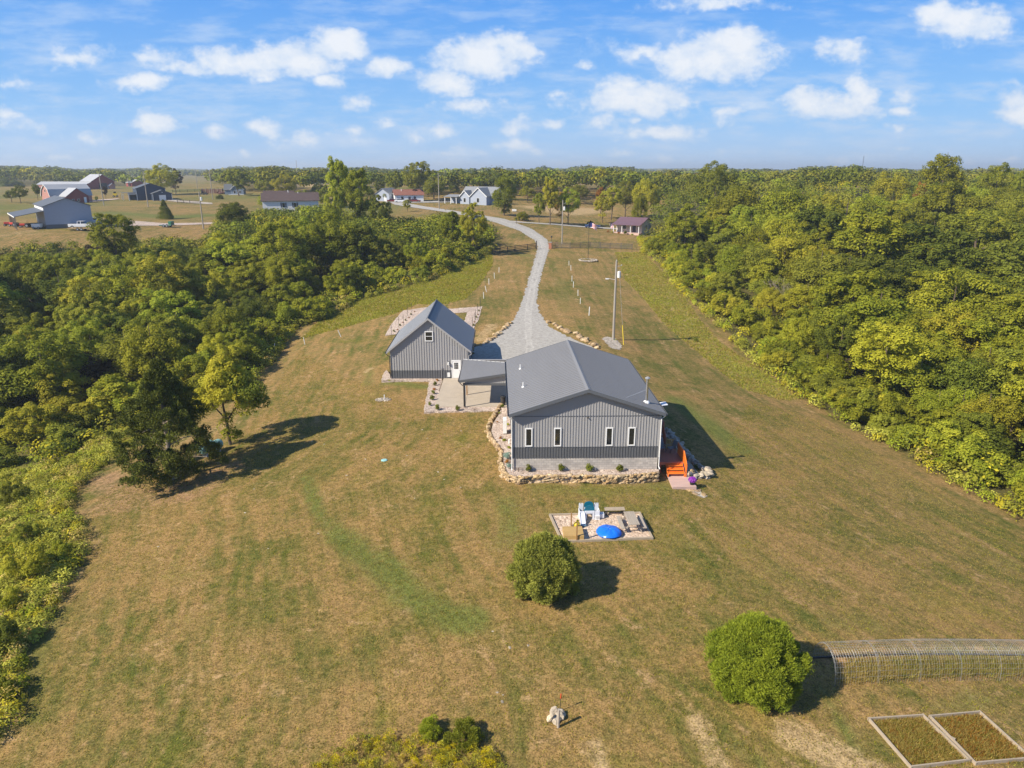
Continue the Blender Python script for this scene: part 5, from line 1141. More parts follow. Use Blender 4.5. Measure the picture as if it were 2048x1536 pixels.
# lone trees that can be picked out beyond the woods: foot x, foot y, crown width, height (picture units), kind, leaf, label
LONE=[(325,390,68,56,'0','yellow-green','large round yellowing tree beside the navy barn'),(352,388,40,46,'5','brown','dark brownish tree touching the large yellowing one beside the navy barn'),
(24,405,30,28,'2','dark green','dark bushy tree at the far left above the pole barn roof'),(42,407,34,34,'0','dark green','taller dark tree right of the bushy one above the pole barn'),(76,399,22,32,'6','dark green','narrow dark evergreen left of the pink barn'),
(212,396,15,24,'1','brown','small dark tree between the pink barn and the navy barn'),(194,404,10,12,'1','olive','tiny sapling at the right corner of the pink barn'),(478,392,56,54,'3','olive','tall olive tree behind the little dark cottage'),
(468,476,86,80,'4','dark green','wide dark tree standing at the field edge in front of the white house'),(530,392,50,38,'2','olive','round olive tree behind the white house, left'),(572,394,56,42,'0','yellow-green','yellowish tree behind the middle of the white house'),
(540,408,70,30,'7','olive','low spreading tree just behind the roof of the white house'),(655,415,60,40,'5','olive','olive tree right of the white house'),(640,388,40,24,'2','dark green','dark low tree below the green-roofed hall'),(735,400,44,30,'4','olive','olive tree right behind the tall central tree'),
(24,373,60,24,'2','dark green','broad dark grove tree at the far left under the skyline'),(95,372,70,22,'4','olive','olive grove tree behind the long low shed'),(250,372,14,16,'1','dark green','small dark tree between the red barn and its outbuilding'),
(838,402,66,78,'3','olive','tall spreading tree with pale trunk right of the rust-roofed house'),(790,398,44,50,'5','olive','tree behind the rust-roofed house'),(760,396,30,36,'6','dark green','dark tree left behind the rust-roofed house'),(815,423,22,25,'1','yellow-green','little round yellow-green tree on the green by the lane'),
(868,398,60,44,'2','olive','low olive tree left of the blue-grey house'),(908,392,30,30,'4','dark green','dark tree rising behind the left end of the blue-grey house'),(1045,441,36,20,'7','mid green','rounded green bush beside the field right of the cedar'),
(1100,449,44,98,'6','yellow-green','tall narrow yellow-green tree in the pasture'),(1078,446,34,62,'1','mid green','slimmer tree left of the tall yellow-green pasture tree'),(1136,450,52,68,'0','bright green','rounded bright tree right of the tall yellow-green pasture tree'),(1122,447,36,56,'5','golden','golden tree behind the rounded bright pasture tree'),
(1205,446,46,54,'5','yellow-green','yellow tree behind the blue car'),(1222,440,50,66,'3','yellow-green','pale yellow-green tree between blue car and maroon-roofed house'),(1200,436,24,64,'1','rusty','rusty autumn tree behind the blue car'),(1250,436,50,70,'0','olive','olive tree rising behind the maroon-roofed house'),
(1180,452,20,12,'7','dark green','dark low bush left of the blue car'),(1278,460,40,80,'4','mid green','green tree at the right end of the maroon-roofed house'),(1290,440,70,90,'2','yellow-green','big pale tree behind the green tree by the maroon-roofed house'),
(1020,400,50,44,'3','olive','olive tree behind the cedar by the blue-grey house'),(700,388,44,40,'1','olive','olive tree behind the tall central tree'),(975,388,40,34,'4','olive','olive tree behind the right end of the blue-grey house'),(1055,405,40,36,'2','mid green','green tree at the back of the hay field'),
(1160,408,50,44,'4','mid green','dark green tree at the far edge of the tan pasture'),(605,398,40,22,'2','olive','low olive tree behind the right end of the white house'),(440,398,20,10,'7','dark green','low dark bush beside the log stacks')]
for px,py,wd,hh,k,lf,lab in LONE:
    x,y,z,R,h_=sizeat(px,py,wd,hh); tree(x,y,CR[int(k)],h_,R*.95,lf,lab,cat='tree' if 'bush' not in lab else 'bush')
# cone and big cedars in the distance
rng=np.random.default_rng(301); zz=rng.random(120)**1.25; aa=rng.random(120)*6.283; pr_=2.75*(1-zz)**.85*rng.uniform(.55,.85,120); V,t=leafcloud(np.column_stack([np.cos(aa)*pr_,np.sin(aa)*pr_,.4+zz*8.3]),.35+.75*(1-zz),110,.3,rng,flat=1.1,spray=.8,narrow=.4); CONE=(mesh_np('crown',V,4,LEAF['cedar'],t),trunk_mesh('trunk',61,8,.15,.4,1.5,M['bark'],0),9,2.9)
V,t=crown(302,12,4.6,.6,70,230,.36,'oval',.28,spray=.3,narrow=.45); CED=(mesh_np('crown',V,4,LEAF['cedar'],t),trunk_mesh('trunk',62,11,.25,1,4,M['bark'],4),12,4.6)
x,y,z,R,h_=sizeat(331,438,29,36); tree(x,y,CONE,h_,R*1.15,'dark green','neat dark cone-shaped evergreen in the left field','conifer','conifer')
x,y,z,R,h_=sizeat(1008,431,56,76); tree(x,y,CED,h_,R,'olive','large dark olive cedar beside the blue-grey house','cedar','cedar')
# the tall trees standing above the left woods, and the single giant above the right woods
for px,py,wd,hh,k,lf,lab in [(684,470,62,160,'6','bright green','tallest tree of the left woods, its narrow top above the skyline'),(722,474,70,140,'1','mid green','tall tree right of the tallest one in the left woods'),(672,480,44,104,'3','bright green','shorter bright tree left of the tallest one in the left woods'),(764,484,54,86,'5','dark green','dark tree right of the tall pair in the left woods'),
  (240,555,110,130,'3','mid green','tall tree at the back of the left woods below the cone-shaped evergreen'),(905,505,56,86,'1','mid green','green tree near the right tip of the left woods'),(948,512,66,96,'5','yellow-green','airy yellow-green tree at the right tip of the left woods'),(1870,452,104,158,'4','mid green','giant dark tree rising above the skyline of the right woods'),
  (1425,455,104,118,'0','olive','big olive tree at the upper left of the right woods, touching the skyline'),(1770,440,90,104,'2','yellow-green','big yellow-green tree on the right skyline left of the giant'),(1980,440,84,102,'0','mid green','large green tree on the right skyline right of the giant'),(2035,450,60,104,'5','bright green','bright tree at the right border under the skyline'),(1832,452,34,90,'1','rusty','rusty tree left below the giant tree')]:
    x,y,z,R,h_=sizeat(px,py,wd,hh); tree(x,y,CR[int(k)],h_,R,lf,lab)
# bare dead trees among the living ones
def dead_mesh(seed,h_):
    rng=np.random.default_rng(seed); mb=MB()
    def grow_(p,d,l_,r,dep):
        q=p+d*l_; mb.tube([tuple(p),tuple((p+q)/2+rng.normal(size=3)*l_*.04),tuple(q)],[r,r*.8,r*.6],5,cap=False)
        if dep<=0: return
        for k in range(3): e=d+rng.normal(size=3)*.55; e[2]=abs(e[2])*.8+.25; e/=np.linalg.norm(e); grow_(p+d*l_*rng.uniform(.55,1),e,l_*rng.uniform(.55,.75),r*.55,dep-1)
    grow_(np.array([0,0,-.5]),np.array([0,0,1.]),h_*.45,.16,4); return mb.mesh('branches',M['barkp'])
DM=[dead_mesh(s,9) for s in (1,2,3)]
for i,(px,py,s,lab) in enumerate([(1560,640,1.0,'bare grey dead tree in the right woods above the end of the rough grass'),(1840,660,1.15,'bare dead tree standing deep in the right woods near the picture edge'),(1490,560,.9,'slim dead tree in the right woods beside the transformer pole'),(1700,520,1.0,'bare dead crown in the middle of the right woods'),(545,560,.9,'bare brown dead tree at the field side of the left woods'),(215,790,.9,'dead tree in the dark hollow behind the large cedar'),(90,600,.9,'bare dead tree at the far left of the left woods')]):
    p=at(px,py); o=empty('dead_tree',p,i*1.3,lab,'dead tree'); obj('branches',DM[i%3],o,sc=s)
for px,py,h_,R,lf,lab in [(1712,842,3.2,2.8,'mid green','round green bush filling the gap at the lower edge of the right woods'),(1738,838,3.8,3.0,'olive','olive bush behind the gap at the lower edge of the right woods'),(1690,824,3.0,2.4,'yellow-green','yellow-green bush left of the gap at the lower edge of the right woods'),(1672,812,2.6,2.2,'bright green','small bright bush left of the yellow-green one at the wood edge')]:
    x,y,z=at(px,py); tree(x,y,SHR[int(px)%5],h_,R,lf,lab,'bush','bush')
# ---- woods
def clear(x,y,lst,r): return all((x-a)**2+(y-b)**2>r*r for a,b in lst)
PLACED=[]
def ordn(i): return ['nearest the camera','second nearest the camera','third nearest the camera']+[] if False else i
OUT=[]
def scatter(poly,edge,spacing,seed,hfun,side,kinds):
    rng=random.Random(seed); xs=[p[0] for p in poly]; ys=[p[1] for p in poly]; out=[]
    y=min(ys)
    while y<max(ys):
        sp=spacing(y); x=min(xs)
        while x<max(xs):
            X=x+rng.uniform(-.42,.42)*sp+(sp/2 if int(y*7)%2 else 0); Y=y+rng.uniform(-.42,.42)*sp; x+=sp
            if not bool(inside(np.array([X]),np.array([Y]),poly)[0]): continue
            d=float(pdist(np.array([X]),np.array([Y]),edge)[0]); 
            if d<1.6: continue
            qx,qy,t=proj(X,Y,hg(X,Y)+4)
            if qx<-130 or qx>2180 or qy>1700:
                if t>8 and t<190 and -1100<qx<3300 and rng.random()<.8: OUT.append((X,Y,max(3.5,hfun(X,Y,d,rng))))
                continue
            h_=hfun(X,Y,d,rng)
            if h_<1.8: continue
            out.append((X,Y,d,h_,t,rng.random(),rng.random(),rng.randrange(8)))
        y+=sp*.88
    return out
def tone(u,tab):
    for nm,p in tab:
        if u<p: return nm
    return tab[-1][0]
LT=[('mid green',.36),('olive',.56),('dark green',.68),('yellow-green',.82),('bright green',.99),('brown',1)]
RT=[('mid green',.34),('olive',.58),('yellow-green',.70),('bright green',.85),('dark green',1)]
def bandR(y): return ['level with the mesh tunnel','level with the deck','level with the house','level with the garage','level with the transformer pole','level with the saplings','level with the rail fence','behind the rail fence','beyond the maroon-roofed house'][min(8,int(np.searchsorted([52,66,80,96,116,145,182,215],y)))]
def bandL(y): return ['level with the large cedar','level with the patio','level with the garage','behind the garage','level with the rough meadow','near the dark board fence','against the left field'][min(6,int(np.searchsorted([66,80,95,112,132,155],y)))]
def depthw(d): return 'edging' if d<5 else 'inside' if d<12 else 'well inside' if d<28 else 'deep in'
def plant(lst,side,tab,band,grp,maxh,adj=None):
    keys={}
    for (X,Y,d,h_,t,u1,u2,k) in sorted(lst,key=lambda q:q[4]):
        lf=tone(u1,tab); sh=h_<5.2
        sz='low' if h_<4 else 'small' if h_<7 else 'mid-sized' if h_<10.5 else 'tall'
        sz=adj or sz; base=f'{sz} {lf} {"bush" if sh else "tree"} {depthw(d)} the {side} woods, {band(Y)}'
        keys.setdefault(base,[]).append((X,Y,d,h_,t,u2,k,lf,sh))
    n=0
    for base,items in keys.items():
        for i,(X,Y,d,h_,t,u2,k,lf,sh) in enumerate(items):
            lab=base if len(items)==1 else base+(', nearest one' if i==0 else ', farthest one' if i==len(items)-1 else ', '+ORD[i]+' nearest')
            if sh: tree(X,Y,SHR[k%5],h_,min(4.2,h_*(.72+.25*u2)),lf,lab,'bush','bush',grp+' (bushes)')
            else: tree(X,Y,CR[k],h_,max(3.2,h_*(.42+.12*u2)),lf,lab,'tree','tree',grp)
            n+=1
    return n
def cap(x,y,h_,lim):
    qx,qy,t=proj(x,y,hg(x,y)); ly=float(np.interp(qx,[a for a,b in lim],[b for a,b in lim]))
    return min(h_,(CAM_H+t*(-SP+(768-ly)/FPX*CP)-hg(x,y))*.97)
LIML=[(0,502),(150,500),(200,484),(300,492),(330,482),(400,494),(425,470),(505,432),(545,420),(600,421),(640,408),(700,430),(760,432),(840,446),(880,430),(985,462)]
LIMR=[(1270,472),(1290,440),(1320,400),(1350,366),(1400,352),(1500,350),(1700,354),(1800,348),(2048,356)]
def hR(x,y,d,r):
    base=4.2+min(d,24)*.36
    if y>185: base=max(base,9)
    return cap(x,y,max(3,base*r.uniform(.7,1.2)*(1.4 if r.random()<.16 else 1)),LIMR)
def hL(x,y,d,r):
    base=3.6+min(d,20)*.33
    return cap(x,y,max(3,base*r.uniform(.7,1.2)*(1.45 if r.random()<.14 else 1)),LIML)
sR_=scatter(woodR,edgeR,lambda y:5.8 if y<110 else 7.6 if y<190 else 9.6,5,hR,'right',RT)
sL_=scatter(woodL,edgeL,lambda y:6.3,6,hL,'left',LT)
print('scatter',len(sR_),len(sL_))
sR_=[q for q in sR_ if q[4]<262]; sR_.sort(key=lambda q:q[4])
far_extra=[]
eb=[q for q in scatter(woodR,edgeR,lambda y:3.6,15,lambda x,y,d,r: cap(x,y,r.uniform(2.6,4.4),LIMR),'right',RT) if q[2]<7.5 and q[1]<190]; eb+=[]; eb.sort(key=lambda q:q[4]); print('edge bushes',len(eb)); plant(eb[:110],'right',[('bright green',.25),('yellow-green',.38),('mid green',.75),('olive',1)],bandR,'bushes along the right woods',4,'leafy')
ebl=[q for q in scatter(woodL,edgeL,lambda y:3.9,16,lambda x,y,d,r: cap(x,y,r.uniform(2.4,4.2),LIML),'left',LT) if q[2]<6.5]; ebl.sort(key=lambda q:q[4]); print(len(ebl)); plant(ebl[:70],'left',[('bright green',.3),('yellow-green',.5),('mid green',.8),('olive',1)],bandL,'bushes along the left woods',4,'leafy')
sR_=[q for q in sR_ if q[2]>5]; sL_=[q for q in sL_ if q[2]>4.5]
nR=plant(sR_[:200],'right',RT,bandR,'trees of the right woods',14); nL=plant(sL_[:135],'left',LT,bandL,'trees of the left woods',13); print('woods trees',nR,nL)
far_extra=OUT+[(q[0],q[1],q[3]) for q in sR_[200:]]+[(q[0],q[1],q[3]) for q in sL_[135:]]
# yellowing tree by the lawn and the large cedar on the left
x,y,z=at(461,889); 
V,t=crown(311,9.4,3.5,3.6,46,420,.24,'dome',.27); me=mesh_np('crown',V,4,LEAF['yellow-green'],t); 
wt=empty('walnut_tree',(x,y,z),0,'slender yellow-green tree with a bare forked trunk right of the large cedar','tree')
c1=obj('crown',me,wt,sc=(1,1,.96)); rng=np.random.default_rng(7)
V,t=leafcloud([(1.4,-.4,6.2),(2.6,-.9,5.3),(2.2,.2,4.6),(3.2,.3,4.2),(1.2,.3,5.0),(3.1,-.4,5.6)],[1.5,1.3,1.1,1.0,1.1,1.2],600,.22,rng,flat=.8); c2=obj('side_crown',mesh_np('crown',V,4,LEAF['dark green'],t),wt)
V,t=leafcloud([(-.3,0,1.9),(.3,-.2,1.2),(.5,.1,.7),(-.4,.2,.9),(0,0,2.7),(.9,0,1.0)],[.8,.8,.6,.6,.6,.5],220,.18,rng,flat=1.1); obj('sprouts',mesh_np('sprouts',V,4,LEAF['mid green'],t),wt)
MB().tube([(0,0,-.3),(-.1,0,2.2),(-.25,0,3.9),(-.3,0,7.5)],[.17,.14,.1,.04],8).tube([(-.1,0,2.4),(.9,-.1,3.7),(2.2,-.2,5.0)],[.1,.08,.03],6).tube([(-.1,0,2.6),(-1.3,.2,3.9),(-2.2,0,5.2)],[.08,.06,.03],6).tube([(-.28,0,5),(.6,.3,6.4),(1,.4,7.6)],[.06,.05,.02],6).build('trunk',M['bark'],wt)
x,y,z=at(347,957); rng=np.random.default_rng(19); C=[];rr=[]
for i in range(430):
    zt=rng.uniform(0,1)**.95; h_=1.3+zt*9.0; prof=3.9*(1-max(0,(zt-.25)/.75)**1.25)*(.8+.2*min(1,zt/.12)); a=rng.random()*6.283; lump=1+.22*math.sin(a*3+zt*9)+.12*math.sin(a*5-zt*14); q=rng.uniform(.25,1)**.55
    C.append((math.cos(a)*prof*q*lump,math.sin(a)*prof*q*lump,h_-(.8*q if zt<.3 else 0)+rng.normal()*.15)); rr.append(rng.uniform(.35,.8)*(1-.35*zt))
V,t=leafcloud(C,rr,240,.21,rng,flat=1.0,spray=.5,narrow=.32,inner=.35)
cd=empty('cedar',(x,y,z),0,'large ragged dark cedar with a leaning bare trunk, nearest tree on the left','cedar'); obj('crown',mesh_np('crown',V,4,LEAF['cedar'],t),cd)
mb=MB().tube([(.1,0,-.4),(0,0,.2),(-.05,0,2.5),(-.1,.1,6),(0,0,9.6)],[.34,.26,.2,.13,.04],10)
for i in range(16): a=i*2.39; h_=1.8+i*.42; d=3.2*(1-i/20); mb.tube([(-.05,0,h_),(math.cos(a)*d*.5,math.sin(a)*d*.5,h_+.35),(math.cos(a)*d,math.sin(a)*d,h_+.2)],[.07,.05,.02],5)
mb.build('trunk',M['barkp'],cd)
# the two round junipers on the lawn
def juniper(px,py,R,H_,seed,leaf,lab,n,k,sz,ragged):
    x,y,z=at(px,py); rng=np.random.default_rng(seed); C=[];rr=[]
    for i in range(k):
        u=unit(rng.normal(size=(1,3)))[0]; zt=rng.uniform(.0,1); a=rng.random()*6.283
        prof=math.sin(min(1,(zt*.86+.16))*math.pi)**.62 if zt>.35 else .80+.2*zt/.35
        prof=prof*(1+ragged*math.sin(a*4+zt*7)+ragged*.8*math.sin(a*7-zt*11+2)); q=rng.uniform(.5,.93)+(ragged*1.2 if rng.random()<.12 else 0)
        C.append((math.cos(a)*prof*R*q,math.sin(a)*prof*R*q,.25+zt*(H_-.55))); rr.append(R*rng.uniform(.11,.24)*(1.25 if ragged>.1 and rng.random()<.3 else 1))
    V,t=leafcloud(C,rr,n,sz,rng,flat=1.0,spray=.5,narrow=.16,inner=.3,jit=.5,lowcut=-.8); V[:,2]=np.maximum(V[:,2],0)
    o=empty('juniper',(x,y,z),0,lab,'juniper'); obj('crown',mesh_np('crown',V,4,LEAF[leaf],t),o)
    core=MB().lathe([(R*.5,.05),(R*.68,H_*.3),(R*.55,H_*.6),(R*.2,H_*.85)],14).build('branches',M['bark'],o); return o
juniper(1088,1183,2.15,3.9,41,'juniper','broad bushy juniper below the play area, the duller and looser of the two',520,330,.21,.09)
juniper(1507,1372,2.45,3.9,42,'juniper bright','dense egg-shaped bright green juniper at the end of the mesh tunnel',620,380,.17,.05)

# ---------------------------------------------------------------- undergrowth, weeds, rough grass (uncountable)
def points_in(poly,n,rng,inset=0):
    xs=[p[0] for p in poly]; ys=[p[1] for p in poly]; out=[]
    while len(out)<n:
        X=rng.uniform(min(xs),max(xs),n*3); Y=rng.uniform(min(ys),max(ys),n*3); m=inside(X,Y,poly); out+=list(zip(X[m],Y[m]))
    return np.array(out[:n])
PAL={'mid green':((0.113,0.146,0.014),(0.307,0.315,0.025)),'bright green':((0.162,0.219,0.016),(0.404,0.438,0.028)),'yellow-green':((0.259,0.248,0.016),(0.598,0.496,0.031)),'olive':((0.143,0.144,0.018),(0.329,0.315,0.037)),'dark green':((0.065,0.091,0.013),(0.186,0.212,0.026)),'weed':((0.275,0.286,0.035),(0.528,0.506,0.080)),'dry':((0.388,0.263,0.070),(0.600,0.496,0.140)),'golden':((0.549,0.394,0.008),(0.600,0.550,0.016)),'rusty':((0.259,0.124,0.023),(0.485,0.219,0.039))}
def massfol(name,C,rr,n,leaf,rng,kinds,lab,cat,flat=.8,spray=0,narrow=.6,inner=.4,extra=None):
    C=np.asarray(C); V,t=leafcloud(C,rr,n,leaf,rng,up=.5,jit=.55,flat=flat,spray=spray,narrow=narrow,inner=inner); nm=list(kinds); pr=np.array([kinds[k] for k in nm],float); pr/=pr.sum()
    kk=np.repeat(rng.choice(len(nm),len(C),p=pr),n); a=np.array([PAL[k][0] for k in nm])[kk]; b=np.array([PAL[k][1] for k in nm])[kk]; cols=a+(b-a)*t[:,None]
    cols*=np.repeat(rng.uniform(.8,1.2,len(C)),n)[:,None]
    o=obj(name,mesh_np(name,V,4,FOL,cols=cols)); return tag(o,lab,cat,kind='stuff')
rng=np.random.default_rng(50)
def vis(Pn): 
    qx,qy,t=proj(Pn[:,0],Pn[:,1],Hg(Pn[:,0],Pn[:,1])+2); return (qx>-900)&(qx<2900)&(t<235)&(t>5)
P1=points_in(woodR,5200,rng); P1=P1[vis(P1)]; r=rng.uniform(1.1,2.5,len(P1)); z=Hg(P1[:,0],P1[:,1])+r*.55
massfol('undergrowth',np.column_stack([P1,z]),r,90,.36,rng,{'mid green':4,'olive':4,'yellow-green':3,'dark green':3,'bright green':2,'dry':.6},'dense undergrowth filling the right woods between the trees','undergrowth')
P1=points_in(woodL,2400,rng); P1=P1[vis(P1)]; r=rng.uniform(.9,1.9,len(P1)); z=Hg(P1[:,0],P1[:,1])+r*.5
massfol('undergrowth',np.column_stack([P1,z]),r,90,.36,rng,{'mid green':4,'olive':4,'yellow-green':2,'dark green':4,'bright green':1,'dry':.6},'dense undergrowth filling the left woods between the trees','undergrowth')
def along(edge,n,lo,hi,rng,poly=None):
    seg=[(edge[i],edge[i+1]) for i in range(len(edge)-1)]; ln=np.array([math.dist(a,b) for a,b in seg]); pr=ln/ln.sum(); out=[]
    for i in rng.choice(len(seg),n,p=pr):
        a,b=seg[i]; t=rng.random(); dx,dy=b[0]-a[0],b[1]-a[1]; l_=math.hypot(dx,dy); o=rng.uniform(lo,hi); out.append((a[0]+dx*t+dy/l_*o,a[1]+dy*t-dx/l_*o))
    return np.array(out)
# ragged leafy margin of each wood
E1=along(edgeR,520,-.6,2.6,rng) ; E1=np.array([p for p in E1 if p[1]<215])
cR=np.array([100.,120.])
def margin(E,poly,name,kinds,lab,n,leaf,rlo,rhi,hf):
    r=rng.uniform(rlo,rhi,len(E)); z=Hg(E[:,0],E[:,1])+r*hf; massfol(name,np.column_stack([E,z]),r,n,leaf,rng,kinds,lab,'weeds',flat=.9,narrow=.45,inner=.7)
E1=E1[sdf(E1[:,0],E1[:,1],woodR)<.9]
margin(E1,woodR,'edge_weeds',{'weed':4,'yellow-green':3,'bright green':2,'golden':.5,'olive':2},'tall yellow-green weeds along the edge of the right woods',110,.24,.5,1.1,.6)
E2=along(edgeL[:14],420,-2.2,1.0,rng); E2=E2[sdf(E2[:,0],E2[:,1],woodL)<1.0]
margin(E2,woodL,'edge_weeds',{'weed':2,'olive':3,'mid green':2,'dry':1,'yellow-green':1},'tall weeds along the edge of the left woods',100,.24,.5,1.0,.6)
# the weedy strip down the left side
P3=points_in(stripL,4200,rng); q=proj(P3[:,0],P3[:,1],Hg(P3[:,0],P3[:,1])+1); P3=P3[(q[0]>-60)&(q[1]<1640)]
r=rng.uniform(.3,.8,len(P3)); z=Hg(P3[:,0],P3[:,1])+r*.5
massfol('weed_strip',np.column_stack([P3,z]),r,110,.17,rng,{'weed':6,'olive':2,'mid green':2,'dry':1.2,'yellow-green':2,'bright green':1},'thick light-green weeds along the left border of the lawn','weeds',flat=.8,narrow=.4,inner=.7)
for px,py,wd,hh,lf,lab in [(60,1160,95,90,'yellow-green','wide yellow-green bush in the weeds on the left border'),(120,1120,60,50,'bright green','bright bush at the lawn side of the left weeds'),(20,1300,70,90,'dark green','dark bush at the left picture edge'),(18,1220,60,60,'yellow-green','golden-green bush above the dark one at the left picture edge'),(60,1090,60,60,'olive','olive bush in the upper part of the left weeds'),(10,1400,60,60,'olive','olive brush in the lower left corner'),(30,1010,60,60,'olive','olive bush below the left woods')]:
    x,y,z,R,h_=sizeat(px,py,wd,hh); tree(x,y,SHR[random.randrange(5)],h_*.8,R,lf,lab,'bush','bush')
# plants in the lower middle
for px,py,wd,hh,lf,lab in [(862,1466,60,44,'bright green','leafy green bush at the bottom centre, left of two'),(930,1478,84,50,'olive','wider duller bush in the bottom centre, right of two')]:
    x,y,z,R,h_=sizeat(px,py,wd,hh); V,t=crown(int(px),1.15,.95,.0,30,330,.09,'dome',.3,spray=.7,narrow=.35); V[:,2]=np.maximum(V[:,2],0); pr=(mesh_np('crown',V,4,LEAF['mid green'],t),trunk_mesh('stem',9,.8,.02,.1,.5,M['bark'],3),1.15,.95); tree(x,y,pr,max(.8,h_*.7),R,lf,lab,'bush','bush')
gp=W_([(640,1520),(700,1480),(780,1470),(850,1485),(920,1500),(985,1490),(1010,1540),(990,1600),(700,1620),(580,1560)])
P4=points_in(gp,420,rng); r=rng.uniform(.12,.3,len(P4)); z=Hg(P4[:,0],P4[:,1])+r*.7
massfol('goldenrod_patch',np.column_stack([P4,z]),r,130,.055,rng,{'golden':5,'weed':4,'olive':3,'dry':2},'patch of yellow-flowering goldenrod at the bottom edge','wildflowers',flat=1.2,spray=.9,narrow=.4)
# blades of rough grass
def grassfield(name,polys,dens,hgt,wid,rng,kinds,lab,wrap=None):
    Vs=[];Cs=[]
    for poly,n in polys:
        Pn=points_in(poly,n,rng)+rng.normal(size=(n,2))*(.7 if hgt>.3 else .03); b=3
        clump=rng.random(len(Pn)); 
        base=np.repeat(np.column_stack([Pn,Hg(Pn[:,0],Pn[:,1])]),b,0); k=len(base); a=rng.random(k)*6.283; h_=hgt*rng.uniform(.5,1.25,k); lean=rng.normal(size=(k,2))*hgt*.7
        w_=wid*rng.uniform(.6,1.3,k); dx,dy=np.cos(a)*w_,np.sin(a)*w_
        base[:,:2]+=rng.normal(size=(k,2))*.10
        v=np.stack([base+np.stack([dx,dy,0*dx],1),base-np.stack([dx,dy,0*dx],1),base+np.column_stack([lean,h_])],1); Vs.append(v.reshape(-1,3))
        lo=np.array([PAL[q][0] for q in kinds]);hi=np.array([PAL[q][1] for q in kinds]); pr=np.array(list(kinds.values()),float); pr/=pr.sum()
        nz_=.5+.5*np.sin(Pn[:,0]*.35+1.7*np.sin(Pn[:,1]*.13))*np.sin(Pn[:,1]*.28+Pn[:,0]*.11)
        kk=rng.choice(len(pr),len(Pn),p=pr); kk=np.where((nz_>.72)&(rng.random(len(Pn))<.7),0,kk); kk=np.repeat(kk,b); tt=rng.random(k)[:,None]; Cs.append(lo[kk]+(hi[kk]-lo[kk])*tt)
    me=mesh_np(name,np.concatenate(Vs),3,GRASSM,cols=np.concatenate(Cs)); return tag(obj(name,me),lab,'rough grass',kind='stuff')
grassfield('meadow_grass',[(meadowL,15000)],0,.24,.07,rng,{'weed':5,'dry':2,'yellow-green':1.2,'olive':2},'unmown rough meadow between the left woods and the garage')
grassfield('meadow_grass',[(meadowR,14000)],0,.2,.07,rng,{'weed':5,'dry':5,'olive':1},'unmown rough grass strip between the lawn and the right woods')
P5=W_([(1695,1322),(2075,1318),(2075,1352),(1680,1368)]); grassfield('tunnel_weeds',[(P5,2600)],0,.28,.02,rng,{'dry':5,'olive':3,'weed':1},'dry brown weeds growing along the inside of the mesh tunnel')
for q,l_ in ((W_([(1745,1442),(1842,1437),(1930,1522),(1828,1532)]),'short dry grass filling the left bed frame'),(W_([(1868,1440),(1955,1432),(2052,1518),(1955,1526)]),'reddish dry growth filling the right bed frame')): grassfield('bed_growth',[(q,2600)],0,.16,.018,rng,{'dry':5,'olive':1.5,'rusty':3} if 'right' in l_ else {'dry':6,'olive':2,'rusty':1},l_)
# short turf on the near lawn, so that it has some pile
lawnp=W_([(-30,1600),(30,1440),(100,1300),(170,1150),(160,1040),(240,960),(470,900),(600,700),(700,760),(760,770),(845,830),(985,830),(1000,970),(1330,975),(1420,960),(1500,800),(1640,840),(1900,990),(2090,1100),(2090,1600)])
grassfield('lawn_blades',[(lawnp,75000)],0,.075,.022,rng,{'dry':6,'olive':4,'weed':2,'yellow-green':.6},'short dry mown lawn grass around the house')
